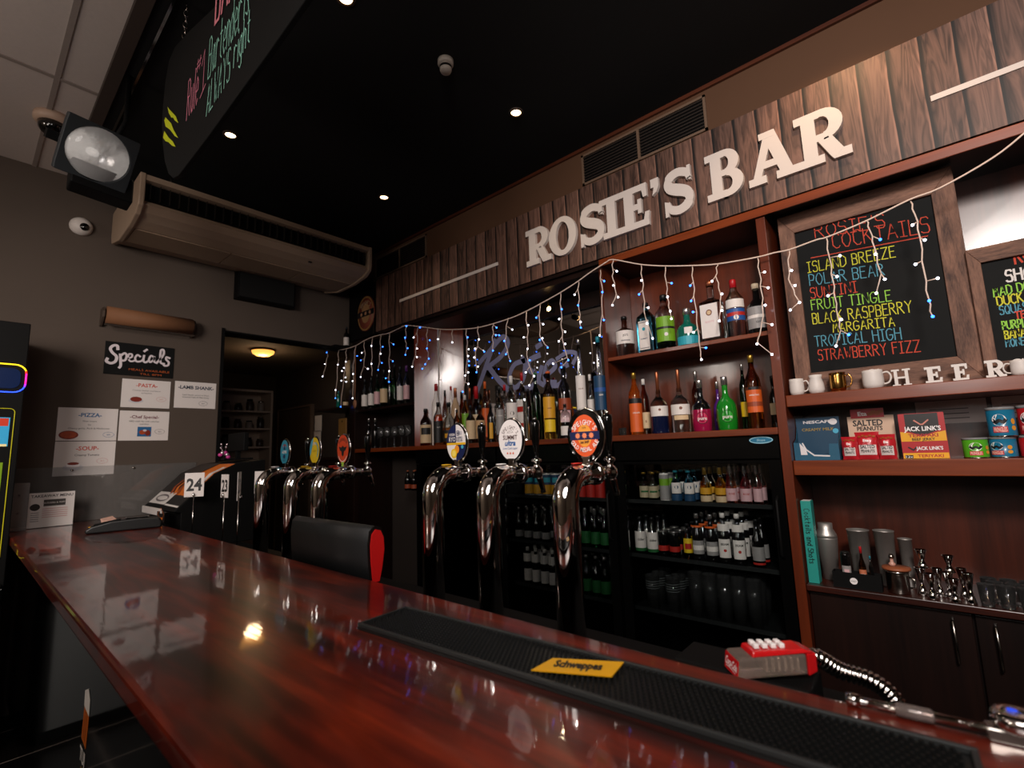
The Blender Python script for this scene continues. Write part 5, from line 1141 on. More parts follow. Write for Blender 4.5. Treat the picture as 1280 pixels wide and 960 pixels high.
def stand(px, ytop, wpx, Y, zs, label, **k):
    p_ = aY(px, ytop, Y); h = p_.z-zs
    mid = aY(px, ytop+8, Y)
    return bottle(label, (mid.x, Y, zs+.0003), h, max(rpx(wpx, px, ytop+20, Y), .012), **k)
L = LB
# ---- upper niche shelf
zs = R(.516); Y1 = 2.535; g = 'spirits on the upper niche shelf'
stand(780, 396, 23, Y1, zs, 'short clear gin bottle with white label, first on the upper niche shelf', style='apoth', body='clear', cap='black', group=g, lab=[(.30, .62, 1.3, L['white']), ('t', "JO'S", .48, .012, L['black']), (.36, .39, .5, L['grey'])])
stand(807, 379, 24, Y1, zs, 'pale blue square gin bottle with white medallion label', style='squat', body='blue', cap='black', sq=True, group=g, lab=[(.06, .62, .62, L['white']), (.08, .60, .56, L['grey']), (.10, .58, .54, L['white']), ('d', .46, .010, L['teal']), ('t', 'BOMBAY', .26, .008, L['dblue'])])
stand(829, 369, 24, Y1, zs, 'clear bottle with lime green label and black cap, on the upper niche shelf', style='tall', body='clear', liq='dgreen', fill=.5, cap='black', group=g, lab=[(.14, .58, 1.2, L['green']), (.36, .40, 1.2, L['black']), ('d', .26, .010, L['white'])])
stand(858, 386, 29, Y1, zs, 'round-shouldered teal green gin bottle with silver stopper', style='globe', body='teal', cap='silver', group=g, caph=.17, lab=[(.30, .46, .35, L['white']), (.02, .24, 1.2, L['teal'])])
stand(887, 352, 30, Y1, zs, 'tall square clear bottle with big white label and copper stopper', style='apoth', body='clear', cap='copper', sq=True, group=g, lab=[(.06, .60, .80, L['white']), ('d', .46, .016, L['brown']), ('d', .46, .011, L['cream']), ('t', 'ROOTS', .30, .010, L['pink'])])
stand(916, 350, 24, Y1, zs, 'clear vodka bottle with red cap and blue and white label', style='tall', body='clear', cap='red', group=g, caph=.14, lab=[(.50, .64, 1.2, L['white']), (.28, .48, 1.2, L['blue']), (.36, .42, 1.2, L['red']), ('d', .33, .012, L['white'])])
stand(944, 355, 28, Y1, zs, 'dark wide-shouldered gin bottle with cream stopper and pale label, last on the shelf', style='jug', body='black', cap='cream', group=g, lab=[(.10, .52, 1.2, L['grey']), (.30, .36, 1.2, L['white']), ('t', 'GIN', .20, .010, L['black'])])
# ---- lower niche shelf
zs = ZT; g = 'liqueurs on the lower niche shelf'
YA, YB2 = 2.53, 2.64
stand(792, 466, 16, YA, zs, 'slim orange-labelled liqueur bottle with gold cap, first on the lower niche shelf', style='tall', body='orange', cap='gold', group=g, lab=[(.05, .50, 1.4, L['orange']), (.50, .58, 1.4, L['black']), ('t', 'LIQUOR', .34, .008, L['white'])])
stand(804, 474, 12, YB2, zs, 'pale-labelled bottle behind the slim orange liqueur', style='tall', body='amber', cap='white', group=g, lab=[(.12, .40, 1.3, L['cream']), ('t', '8', .22, .014, L['brown'])])
stand(821, 465, 22, YA, zs, 'dark blue bottle with long copper neck and white label', style='flask', body='clear', liq='navyl', fill=.30, cap='copper', caph=.36, capr=.0095, group=g, lab=[(.28, .44, 1.3, L['white']), ('d', .38, .007, L['brown'])])
stand(847, 462, 24, YA, zs, 'clear bottle with long copper neck and white label', style='flask', body='clear', cap='copper', caph=.36, capr=.0095, group=g, lab=[(.28, .44, 1.3, L['white']), (.20, .27, .8, L['cream']), ('d', .38, .008, L['brown'])])
stand(869, 464, 13, YB2, zs, 'silver-capped bottle behind the pink liqueur', style='tall', body='brown', cap='silver', group=g, caph=.2)
stand(874, 475, 25, YA, zs, 'round black and pink liqueur bottle on the lower niche shelf', style='globe', body='black', liq='pink', fill=.42, cap='silver', group=g, lab=[('d', .26, .030, L['black']), ('d', .26, .027, mat('label_magenta', '#b81c4a', .4)), ('t', 'pure', .22, .018, L['white'])])
stand(896, 477, 14, YB2, zs, 'purple liqueur bottle half behind the green one', style='globe', body='purple', cap='silver', group=g, lab=[('d', .26, .020, L['black']), ('t', 'pure', .22, .014, L['white'])])
stand(905, 471, 26, YA, zs, 'round bright green liqueur bottle on the lower niche shelf', style='globe', body='lime', cap='silver', group=g, lab=[('d', .26, .030, L['black']), ('d', .26, .027, mat('label_vivid_green', '#2c9a2c', .4)), ('t', 'pure', .22, .018, L['white'])])
stand(927, 455, 11, YB2, zs, 'yellow-labelled bottle behind the tall amber liqueur', style='tall', body='dgreen', cap='silver', group=g, lab=[(.20, .42, 1.3, L['yellow'])])
stand(938, 444, 20, YA, zs, 'tall amber liqueur bottle with orange label and gold cap', style='tall', body='amber', cap='gold', capr=.013, group=g, lab=[(.22, .56, 1.3, L['orange']), (.52, .56, 1.4, L['black']), (.30, .36, 1.3, L['rust']), ('t', 'APERITIVO', .44, .007, L['white'])])
stand(965, 470, 12, YB2, zs, 'dark bottle with cream label at the right end of the lower niche shelf', style='wine', body='black', cap='black', group=g, lab=[(.26, .48, 1.3, L['cream'])])
for px, wd in ((776, 'left'), (782, 'right')):
    p_ = aY(px, 541, 2.52); t = thing('shot_glass', '%s of two tiny glasses beside the slim orange liqueur' % wd, 'glass', (p_.x, 2.50 if wd == 'right' else 2.53, ZT+.0003), group='tiny glasses on the lower niche shelf')
    MB().lathe([(.0005, 0), (.013, 0), (.016, .045), (.0145, .045), (.012, .008), (.0005, .008)], GW, 16).build('glass', t)
# ---- spirits before the mirror: three rows, front to back
g = 'spirits on the mirror worktop'; Ys = {1: 2.505, 2: 2.585, 3: 2.665}
YO = {532: 2.49, 545: 2.558, 556: 2.585, 563.5: 2.632, 569: 2.60}
def sp(px, yt, w, row, label, **k): return stand(px, yt, w, YO.get(px, Ys[row]), ZT, label, group=g, **k)
sp(532, 511, 14, 1, 'cream-labelled rum bottle with black cap, first at the left of the mirror row', style='tall', body='brown', liq='gold', fill=.5, cap='black', lab=[(.08, .56, 1.3, L['cream']), (.30, .48, 1.0, L['black'])])
sp(547.5, 503, 12, 1, 'black-labelled whiskey bottle with black cap, second in the mirror row', style='tall', body='clear', liq='amber', fill=.66, cap='black', lab=[(.06, .56, 1.4, L['black']), ('t', 'No.7', .40, .009, L['white'])])
sp(545, 480, 11.5, 2, 'white coconut rum bottle with red cap over the black-labelled whiskey', style='tall', body='white', cap='red', caph=.12, lab=[(.30, .46, .5, L['orange'])])
sp(556, 488, 7, 3, 'dark-capped bottle with white neck label at the back left of the mirror row', style='tall', body='clear', cap='black', caph=.1, lab=[(.2, .5, 1.3, L['white'])])
sp(561, 503, 16, 1, 'clear decanter-shaped bottle with black cap and dark gold emblem', style='decanter', body='clear', liq='amber', fill=.4, cap='black', lab=[(.08, .34, 1.2, L['black']), (.16, .26, .8, L['gold'])])
sp(563.5, 483, 8, 3, 'red-capped white-shouldered bottle at the back of the mirror row', style='cone', body='white', cap='red', caph=.07)
sp(569, 485, 11, 2, 'pale bottle with tall rose-copper cap in the mirror row', style='tall', body='cream', cap='copper', caph=.22)
sp(577, 490, 9, 3, 'yellow spirit bottle with black cap at the back', style='tall', body='gold', cap='black', caph=.12)
sp(581, 494, 9, 2, 'short bottle with pale green label in the second row', style='tall', body='gold', cap='white', lab=[(.3, .62, 1.2, L['green'])])
sp(587, 485, 8, 3, 'slim amber bottle with copper neck at the back', style='tall', body='amber', cap='copper', caph=.2)
sp(588, 507, 12, 1, 'dark bourbon bottle with cream label, left of the pair below the red capsule', style='round', body='brown', cap='black', lab=[(.12, .60, 1.3, L['cream'])])
sp(600, 507, 12, 1, 'dark bourbon bottle with cream label, right of the pair below the red capsule', style='round', body='brown', cap='black', lab=[(.12, .60, 1.3, mat('label_tan', '#b8946a', .6))])
sp(595, 483, 13, 2, 'dark bottle with bright red capsule and pale neck in the second row', style='wine', body='brown', cap='red', caph=.22, lab=[(.2, .5, 1.3, L['cream'])])
sp(606, 477, 9, 2, 'amber bottle with red-orange cap in the second row', style='tall', body='amber', cap='orange', caph=.12, lab=[(.1, .56, 1.3, L['orange']), ('d', .3, .012, L['gold'])])
sp(613, 504, 9, 1, 'dark slim bottle with a yellow strip label in front', style='tall', body='black', cap='black', lab=[(.1, .5, .5, L['gold'])])
sp(624, 483, 11, 2, 'clear vodka bottle with black cap and etched lettering', style='tall', body='clear', cap='black', caph=.12, lab=[(.14, .58, 1.0, L['grey']), ('t', 'VODKA', .46, .008, L['white'])])
sp(630.5, 481, 9, 3, 'clear red-capped bottle behind the etched vodka', style='tall', body='clear', cap='red', caph=.1)
sp(638.5, 470, 14, 1, 'clear bottle with tall white cap and a black ring on its white label', style='tall', body='clear', cap='white', caph=.14, capr=.013, lab=[(.12, .58, 1.2, L['white']), ('d', .42, .014, L['black']), ('d', .42, .007, L['white'])])
sp(652, 466, 12, 2, 'clear square bottle with red cap and red-printed white label', style='squat', body='clear', sq=True, cap='red', caph=.12, lab=[(.1, .6, .8, L['white']), (.42, .50, .8, L['red']), (.2, .26, .8, L['red'])])
sp(660, 486, 9, 3, 'brown spirit bottle behind the red-capped square bottle', style='tall', body='brown', cap='black')
sp(668.5, 458, 12, 1, 'tall dark green bottle with a steel pourer', style='wine', body='dgreen', cap='green', pour=True)
sp(684.5, 456, 15, 1, 'amber herbal liqueur bottle with golden label and orange neck ring', style='wine', body='brown', liq='gold', fill=.6, cap='orange', pour=True, lab=[(.28, .56, 1.2, L['gold']), (.10, .26, 1.0, L['yellow']), ('t', 'HERB', .40, .008, L['brown'])])
sp(703.5, 449, 17, 2, 'broad black bottle with steel pourer and red-brown label', style='wine', body='black', cap='black', pour=True, lab=[(.36, .50, 1.1, L['rust']), (.20, .35, .8, L['pink'])])
sp(706, 505, 13, 1, 'short clear bottle with white base label before the broad black bottle', style='squat', body='clear', liq='dgreen', fill=.3, cap='black', lab=[(.10, .36, 1.2, L['white'])])
sp(723, 424, 13, 1, 'very tall clear bottle with white label and orange drink in its base', style='cone', body='clear', liq='orange', fill=.22, cap='silver', lab=[(.28, .62, 1.1, L['white']), ('t', 'SOUR', .48, .008, L['brown'])])
sp(737, 468, 9, 3, 'pale slim bottle between the two very tall bottles', style='tall', body='clear', cap='white', lab=[(.1, .6, 1.2, L['white'])])
sp(747, 421, 16, 1, 'very tall clear bottle with deep blue label', style='cone', body='clear', cap='blue' if 'blue' in CAP else 'teal', lab=[(.26, .60, 1.3, L['dblue']), (.44, .48, 1.3, L['blue']), ('t', 'GIN', .40, .010, L['white'])])
sp(756, 470, 9, 3, 'dark bottle squeezed against the niche side', style='wine', body='black', cap='black')
sp(713, 495, 8, 3, 'small orange spirit bottle beside the very tall clear one', style='tall', body='orange', cap='copper')
sp(571, 512, 9, 1, 'small amber bottle with orange emblem beside the decanter-shaped bottle', style='squat', body='amber', cap='black', lab=[(.1, .5, 1.2, L['orange'])])
# ---- wine shelf and stemware
g = 'wines on the far shelf'; zs = ZW
for px, yt, w, c, bd, lab, Yw in ((456, 474, 8, 'white-labelled dark wine bottle, first on the far wine shelf', 'black', L['white'], 2.52), (464, 472, 8, 'white-labelled dark wine bottle with an orange mark, second on the far wine shelf', 'black', L['white'], 2.52),
    (471.5, 468, 8, 'green wine bottle with pale pink label, third on the far wine shelf', 'green', L['pink'], 2.52), (480, 462, 10, 'wine bottle with a large cream label on the far shelf', 'dgreen', L['cream'], 2.52), (487.5, 459, 7, 'unlabelled dark green wine bottle right of the cream label', 'dgreen', None, 2.52),
    (493, 455, 7, 'slim green wine bottle fifth from the post', 'green', None, 2.60), (500, 458, 8, 'white-labelled wine bottle, last but one on the far shelf', 'black', L['white'], 2.52), (508, 457, 8, 'pink-capped pale-labelled wine bottle at the right end of the far shelf', 'black', L['pink'], 2.52)):
    stand(px, yt, w, Yw, zs, c, style='wine', body=bd, cap='purple' if 'pink-capped' in c else 'black', caph=.16, group=g, lab=[(.12, .48, 1.4, lab)] if lab else None)
for k, px in enumerate((461, 469)):
    stand(px, 523, 7, 2.52, ZT, '%s of two dark bottles on the worktop under the far wine shelf' % ('left', 'right')[k], style='wine', body='black', cap='silver', group='dark bottles under the wine shelf', name='bottle')
base_glass = None
for k, px in enumerate((476, 484, 493, 502, 510)):
    p_ = aY(px, 545, 2.52); lb = 'stemmed wine glass, %s of five under the far wine shelf' % ('leftmost', 'second', 'middle', 'fourth', 'rightmost')[k]
    if base_glass is None:
        base_glass = thing('wine_glass', lb, 'glass', (p_.x, 2.52, ZT+.0003), group='wine glasses under the wine shelf')
        MB().lathe([(.0005, .09), (.02, .095), (.034, .115), (.038, .145), (.033, .185), (.031, .185), (.036, .145), (.032, .118), (.018, .098), (.0005, .094)], GW, 18).build('bowl', base_glass)
        MB().lathe([(.0005, 0), (.032, 0), (.03, .003), (.005, .008), (.0035, .02), (.0035, .089), (.0005, .0895)], GW, 16).build('stem', base_glass)
    else: dup(base_glass, (p_.x, 2.52, ZT+.0003), label=lb)
# end cubby
stand(423, 489, 5, 2.50, ZW2, 'slim teal bottle in the end cubby beside the post', style='tall', body='teal', cap='teal')
stand(432, 500, 7, 2.52, ZW2, 'small amber jar in the end cubby', style='can', body='amber', cap='black', name='jar', cat='jar', lab=[(.2, .7, 1.4, L['cream'])])
p_ = aY(425, 535, 2.52); t = thing('wooden_board', 'brown wooden board leaning in the lower end cubby', 'board', (p_.x, 2.55, R(.0005)))
bh = aY(425, 523, 2.52).z-R(0)
MB().box(-.075, .075, -.008, .008, 0, max(bh, .2), mat('board_tan', '#7a5626', .6)).build('board', t, bevel=.01); MB().lathe([(.006, -.009), (.01, -.009), (.01, .009), (.006, .009)], m['blackm'], 12, (0, 0, max(bh, .2)-.03), 'Y').build('ring', t)
stand(439, 530, 6, 2.50, R(.0), 'white slim bottle in the lower end cubby beside the wooden board', style='tall', body='white', cap='white')
stand(433, 409, 7, 2.39, R(1.0455), 'bottle with white label standing on a ledge at the doorway corner', style='wine', body='black', cap='black', lab=[(.05, .45, 1.4, L['white'])])
# tag on a cord down the post
p_ = aY(443.5, 505, 2.43); q_ = aY(444, 432, 2.43)
t = thing('hanging_tag', 'oval wooden tag hung on a cord down the dark post', 'tag', (p_.x, 2.43, p_.z))
tagm = mat('tag_wood', '#8a5c40', .6)
o_ = MB().lathe([(.001, -.004), (.028, -.004), (.028, .004), (.001, .004)], tagm, 20, (0, 0, 0), 'Y'); o_.v = [(v[0], v[1], v[2]*1.45) for v in o_.v]; o_.build('disc', t)
MB().tube([(0, 0, .04), (-.006, 0, .16), (.004, 0, q_.z-p_.z)], .003, tagm, 6).tube([(0, 0, .04), (.01, 0, .18), (.004, 0, q_.z-p_.z)], .003, tagm, 6).build('cord', t)
# ================================================================== oval sign on the dark corner panel
x0, x1 = -4.20, -3.765
t = thing('oval_sign', 'dark corner panel with a faded red and gold oval beer sign', 'sign', ((x0+x1)/2, 2.45, R(1.101)))
MB().box(-.22, .22, -.02, .02, 0, .52, m['blackm']).build('panel', t); MB().box(.213, .2195, -.026, -.0205, 0, .52, m['steel']).build('edge_trim', t)
c_ = aY(458, 392, 2.425); ox, oz = c_.x-(x0+x1)/2, c_.z-R(1.101); tp_ = aY(458, 370.5, 2.425).z-c_.z; wd_ = (aY(468, 392, 2.425).x-aY(447.5, 392, 2.425).x)/2
ob = MB().lathe([(.001, 0), (1, 0), (1, -.012), (.001, -.012)], mat('faded_red_sign', '#7a3a28', .5), 36, (0, 0, 0), 'Y'); ob.v = [(v[0]*wd_+ox, v[1]-.021, v[2]*tp_+oz) for v in ob.v]; ob.build('oval', t)
pr = Print(); pr.ring(0, 0, wd_*.96, tp_*.97, .012, mat('faded_gold_sign', '#8a6a3a', .5), 32); pr.ell(0, 0, wd_*.5, tp_*.55, mat('faded_tan_sign', '#96704a', .5)); pr.rect(-wd_*.98, -tp_*.16, wd_*.98, tp_*.16, k_ink)
[star8(pr, q*wd_*.5, 0, wd_*.16, mat('faded_peach_sign', '#a87a5a', .5)) for q in (-1, 0, 1)]
pr.arc_text("SPEIGHT'S", 0, 0, wd_*.74, PI/2, 1.8, wd_*.3, mat('faded_cream_sign', '#a88e70', .5)); pr.lay('print', front(ox, -.0332, oz), t)
# ================================================================== mirror lettering, small lamp, strip
pr = Print(); mp = mat('slate_blue_paint', '#7a7a96', .5)
def mz(u, v): p_ = aY(480+.2707*u, 340+.2707*v, 2.774); return (p_.x+2.2, p_.z-ZT)
for st_, w in (([(512, 318), (490, 380), (465, 450), (432, 545)], .045), ([(440, 420), (500, 350), (548, 300), (572, 330), (540, 390), (478, 440)], .042), ([(485, 440), (530, 500), (575, 545)], .045),
              ([(645, 410), (600, 430), (578, 490), (600, 535), (640, 500), (652, 430), (640, 400)], .04), ([(715, 385), (670, 410), (672, 450), (705, 480), (690, 525), (640, 540)], .042), ([(728, 440), (715, 500), (735, 520)], .036), ([(708, 345), (722, 335)], .04),
              ([(745, 480), (790, 440), (775, 410), (748, 440), (745, 500), (790, 510)], .036), ([(845, 430), (815, 450), (835, 480), (810, 520), (780, 525)], .036), ([(800, 400), (850, 370), (890, 380), (875, 420)], .03)):
    pr.line(smooth([mz(*q) for q in st_]), w, mp)
pr.lay('script_lettering', lambda u, v, h: (u, -h-.0002, v), mir)
p_ = aY(686, 386, 2.60)
t = thing('niche_spotlight', 'small glowing spotlight with a brass arm under the niche top, above the mirror', 'spotlight', (p_.x, 2.60, p_.z))
MB().lathe([(.001, .0), (.016, .0), (.02, .02), (.02, .05), (.001, .052)], m['blackm'], 16, (0, 0, 0), 'Y').build('head', t)
MB().lathe([(.001, -.0015), (.0165, -.001), (.0165, -.0002), (.001, -.0002)], mat('warm_lamp', '#ffd8a0', .4, emit=14, vary=0, ecol='#ffc880'), 16, (0, 0, 0), 'Y').build('lamp', t)
MB().tube([(-.022, .03, 0), (-.026, .03, .03), (-.022, .03, R(1.05)-p_.z-.0005)], .005, m['brass'], 8).build('arm', t)
light('niche_spot_light', 'SPOT', (p_.x, 2.585, p_.z), 2.2, (1, .78, .5), .02, aim=(p_.x+.3, 0, 1.6), spot=math.radians(80))
MB().box(-.004, .004, -.004, .004, .16, hz-.002, m['white']).build('corner_strip', nc, loc=Vector(cant(.20, 0, .005)), label='thin white strip on the canted panel')
# ================================================================== fridges
def fridge(x0, x1, label, logo=None):
    t = thing('bottle_fridge', label, 'fridge', ((x0+x1)/2, 2.66, 0)); w = (x1-x0)/2; zt_ = ZT-.031
    b = MB().box(-w, -w+.03, -.16, .19, .08, zt_, m['black']).box(w-.03, w, -.16, .19, .08, zt_, m['black']).box(-w+.03, w-.03, .17, .19, .08, zt_, m['black']).box(-w+.03, w-.03, -.16, .17, .08, .14, m['black']).box(-w+.03, w-.03, -.16, .17, zt_-.03, zt_, m['black'])
    b.build('cabinet', t)
    MB().box(-w+.02, w-.02, -.15, .18, 0, .079, m['blackm']).build('plinth', t)
    h = MB().box(-w, w, -.195, -.161, R(-.078), zt_, m['black']).build('header', t, bevel=.003)
    d = MB().box(-w, -w+.05, -.19, -.161, .10, R(-.083), m['black']).box(w-.05, w, -.19, -.161, .10, R(-.083), m['black']).box(-w+.05, w-.05, -.19, -.161, .10, .17, m['black']).box(-w+.05, w-.05, -.19, -.161, R(-.098), R(-.083), m['black']).build('door', t, bevel=.002)
    MB().box(-w+.05, w-.05, -.178, -.172,   .17, R(-.098), thin_glass('fridge_glass', (.86, .88, .88)) if 'fridge_glass' not in _M else _M['fridge_glass']).build('pane', d)
    MB().tube([(w-.03, -.191, .9), (w-.03, -.215, .92), (w-.03, -.215, 1.15), (w-.03, -.191, 1.17)], .006, m['blackm'], 8).build('handle', d)
    for z in (R(-.30), R(-.59), R(-.865)):
        s_ = MB().box(-w+.031, w-.031, -.145, .165, z-.010, z, mat('shelf_smoke', '#1a1c1c', .2)).box(-w+.031, w-.031, -.15, -.1455, z-.010, z+.010, mat('shelf_lip', '#2a2c2c', .25, .3)).build('shelf', t)
    if logo:
        pr = Print(); pr.ell(logo[0]-(x0+x1)/2, logo[1], .052, .017, mat('badge_blue', '#1f6c8c', .4), 28); pr.ring(logo[0]-(x0+x1)/2, logo[1], .050, .0155, .003, mat('badge_pale', '#a8d0d8', .4), 28); pr.text('Skope', logo[0]-(x0+x1)/2, logo[1]-.005, .011, mat('badge_pale', '#a8d0d8', .4), anchor='c', shear=.2)
        pr.lay('badge', front(0, -.195, 0), h)
    return t
lg = aY(951, 549, 2.465)
fridge(-1.40, -.555, 'black glass-door fridge under the bottle niche with a blue oval badge', (lg.x, lg.z-.004))
fridge(-2.31, -1.42, 'black glass-door fridge behind the three near beer taps'); fridge(-3.215, -2.33, 'black glass-door fridge seen left of the near taps')
FR = {1: R(-.30), 2: R(-.59), 3: R(-.865)}
def row(protolab, gname, spots, zrow, h, r, **k):
    """a run of alike bottles: one built, the rest copied; they share label and group"""
    first = None
    for (x_, y_) in spots:
        if first is None: first = bottle(protolab, (x_, y_, zrow+.0003), h, r*.93, group=gname, **k)
        else: dup(first, (x_, y_, zrow+.0003))
def fx(px, py, Y=2.556): return aY(px, py, Y).x
def backs(xs, ys=(2.556, 2.634, 2.712)): return [(x_, y_) for y_ in ys for x_ in xs]
z = FR[1]
row('green beer bottle with pale label, left end of the top shelf in the badge fridge', 'green beers in the badge fridge', backs([fx(806, 620), fx(817, 620)]), z, .155, .029, style='stubby', body='green', cap='gold', lab=[(.12, .52, 1.3, mat('label_dull_cream', '#a89a7c', .6)), (.3, .36, .8, L['dgreen'])])
row('slim grey can with lime band on the top shelf of the badge fridge', 'slim cans in the badge fridge', backs([fx(831.5, 620)], (2.556, 2.634)), z, .155, .027, style='can', body='white', cap='silver', name='drink_can', cat='can', lab=[(.06, .92, 1.5, L['grey']), (.55, .78, 1.5, L['green'])])
row('small pale blue gin mixer bottle with white crest label on the top fridge shelf', 'blue gin mixers in the badge fridge', backs([fx(846, 620), fx(862, 620)]), z, .165, .031, style='stubby', body='blue', cap='teal', lab=[(.28, .62, .95, L['white']), ('d', .48, .010, L['dblue']), (.06, .26, 1.1, L['dblue'])])
row('clear bottle with gold foil neck and orange label on the top fridge shelf', 'gold-necked bottles in the badge fridge', backs([fx(883, 620), fx(902, 620)]), z, .180, .030, style='longneck', body='clear', liq='gold', fill=.55, cap='gold', caph=.2, lab=[(.26, .44, 1.4, L['gold']), (.06, .22, 1.4, L['cream'])])
row('clear bottle with silver neck and pink label on the top fridge shelf', 'pink-labelled bottles in the badge fridge', backs([fx(915, 622), fx(933, 622)]), z, .188, .028, style='longneck', body='rose', cap='silver', caph=.2, lab=[(.10, .42, 1.3, L['pink']), ('t', 'ROSE', .26, .009, L['red'])])
row('slim rose bottle with silver neck at the right end of the top fridge shelf', 'slim rose bottles in the badge fridge', backs([fx(948, 622)], (2.556, 2.634)), z, .190, .022, style='longneck', body='rose', cap='silver', caph=.22, lab=[(.10, .42, 1.3, L['pink'])])
z = FR[2]
row('dark beer bottle with broad white label and green foot, middle shelf of the badge fridge', 'white-labelled beers in the badge fridge', backs([fx(802, 690), fx(817, 690)]), z, .20, .033, style='stubby', body='black', cap='black', lab=[(.10, .18, 1.35, L['dgreen']), (.18, .62, 1.35, L['white']), ('t', 'cider', .38, .014, L['black'])])
row('squat dark jar with silver lid and red band, middle shelf of the badge fridge', 'silver-lidded cans in the badge fridge', backs([fx(830, 690), fx(844, 690)]), z, .135, .030, style='can', body='black', cap='silver', name='drink_can', cat='can', lab=[(.25, .45, 1.4, L['red'])])
row('small dark bottle with yellow and red label, middle shelf of the badge fridge', 'yellow-labelled bottles in the badge fridge', backs([fx(861, 692)], (2.556, 2.634)), z, .18, .024, style='stubby', body='brown', cap='black', lab=[(.20, .60, 1.3, L['yellow']), (.30, .46, .8, L['red'])])
row('black beer bottle with silver shield label, middle shelf of the badge fridge', 'silver-shield beers in the badge fridge', backs([fx(874, 694), fx(891, 694)]), z, .235, .031, style='longneck', body='black', cap='silver', caph=.1, lab=[(.16, .44, 1.1, L['grey']), (.24, .34, 1.1, L['white']), (.72, .76, 1.6, L['orange'])])
row('dark bourbon bottle with white cap and white shield label, middle shelf of the badge fridge', 'white-capped bourbons in the badge fridge', backs([fx(907, 696), fx(925, 696)]), z, .245, .033, style='longneck', body='black', cap='white', caph=.09, lab=[(.14, .50, 1.0, L['white']), ('t', 'BEAM', .38, .011, L['black']), ('d', .28, .007, L['red']), (.66, .80, 1.0, L['white'])])
row('dark whiskey mixer bottle with grey label at the right end of the middle shelf', 'whiskey mixers in the badge fridge', backs([fx(949, 698)], (2.556, 2.634)), z, .225, .029, style='longneck', body='black', cap='black', lab=[(.16, .44, 1.3, L['grey']), (.08, .12, 1.3, L['red'])])
# drinking glasses on the lowest shelf
def tumbler(label, group, spots, zrow, h, r, band=False):
    first = None
    for x_, y_ in spots:
        if first is None:
            first = thing('drinking_glass', label, 'glass', (x_, y_, zrow+.0003), group=group)
            MB().lathe([(.0005, 0), (r*.78, 0), (r, h), (r-.002, h), (r*.74, .012), (.0005, .012)], GW, 18).build('glass', first)
            if band:
                b = MB()
                for k in range(4): b.lathe([(r*.965+.0008, h*(.62+.07*k)), (r*.975+.0008, h*(.635+.07*k))], mat('etched_band', '#6a7070', .5), 18, cap=False)
                b.build('etched_bands', first)
        else: dup(first, (x_, y_, zrow+.0003))
z = FR[3]
tumbler('glass tumbler with etched white bands, left part of the lowest shelf of the badge fridge', 'banded tumblers in the badge fridge', backs([fx(817, 745), fx(842, 745)]), z, .17, .038, True)
tumbler('tall plain beer glass on the right part of the lowest shelf in the badge fridge', 'beer glasses in the badge fridge', backs([fx(872, 760), fx(890, 762), fx(908, 765), fx(926, 770), fx(946, 775)]), z, .215, .036)
# left fridges
z = FR[1]
row('dark bottle with orange cap on the top shelf of the far fridge', 'orange-capped bottles in the far fridge', backs([fx(510, 630), fx(518, 630)], (2.556, 2.634)), z, .165, .030, style='stubby', body='black', cap='copper', lab=[(.1, .3, 1.3, L['rust'])])
row('dark bottle with small grey label on the top shelf of the far fridge', 'grey-labelled bottles in the far fridge', backs([fx(x_, 640) for x_ in (557, 566, 575, 584, 593)], (2.556, 2.634)), z, .175, .030, style='longneck', body='black', cap='silver', lab=[(.1, .3, 1.3, L['grey']), (.55, .8, 1.2, L['gold'])])
row('yellow and teal drink can on the top shelf of the middle fridge', 'yellow and teal cans in the middle fridge', backs([fx(x_, 620) for x_ in (662, 673, 684, 695)], (2.556, 2.634)), z, .15, .032, style='can', body='white', cap='silver', name='drink_can', cat='can', lab=[(.06, .92, 1.5, L['dblue']), (.1, .5, 1.5, L['gold']), (.6, .8, .8, L['teal'])])
row('red drink can on the top shelf of the middle fridge, right of the taps', 'red cans in the middle fridge', backs([fx(x_, 620) for x_ in (727, 739, 751)], (2.556, 2.634)), z, .13, .032, style='can', body='white', cap='silver', name='drink_can', cat='can', lab=[(.04, .94, 1.55, L['red'])])
z = FR[2]
row('dark red drink bottle on the middle shelf of the far fridge', 'dark red bottles in the far fridge', backs([fx(x_, 670) for x_ in (540, 550)]+[fx(x_, 680) for x_ in (570, 580, 590, 600)], (2.556, 2.634)), z, .19, .030, style='stubby', body='brown', cap='silver', lab=[(.1, .4, 1.3, L['rust'])])
row('dark bottle with silver cap on the middle shelf of the middle fridge', 'silver-capped bottles in the middle fridge', backs([fx(x_, 680) for x_ in (650, 661, 672, 683)]), z, .21, .031, style='longneck', body='black', cap='silver', lab=[(.1, .3, 1.3, L['grey'])])
row('green beer bottle on the middle shelf of the middle fridge, right of the taps', 'green beers on the middle shelf of the middle fridge', backs([fx(x_, 680) for x_ in (733, 745, 757)]), z, .23, .031, style='longneck', body='green', cap='silver', caph=.16, lab=[(.12, .42, 1.3, L['dgreen'])])
z = FR[3]
row('green-labelled cider bottle on the lowest shelf of the far fridge', 'green-labelled ciders in the far fridge', backs([fx(575, 712), fx(583, 712)], (2.556, 2.634)), z, .21, .033, style='longneck', body='green', cap='yellow', lab=[(.08, .46, 1.35, L['green'])])
row('tan-labelled ale bottle on the lowest shelf of the far fridge', 'tan-labelled ales in the far fridge', backs([fx(591, 714), fx(599, 714)], (2.556, 2.634)), z, .21, .033, style='longneck', body='brown', cap='black', lab=[(.08, .46, 1.35, L['cream'])])
row('dark bottle with white foil neck, lowest shelf of the middle fridge', 'white-foil bottles in the middle fridge', backs([fx(x_, 728) for x_ in (661, 671, 682, 692)]), z, .23, .031, style='longneck', body='black', cap='white', caph=.1, lab=[(.10, .42, 1.2, L['white']), (.62, .84, 1.3, L['white'])])
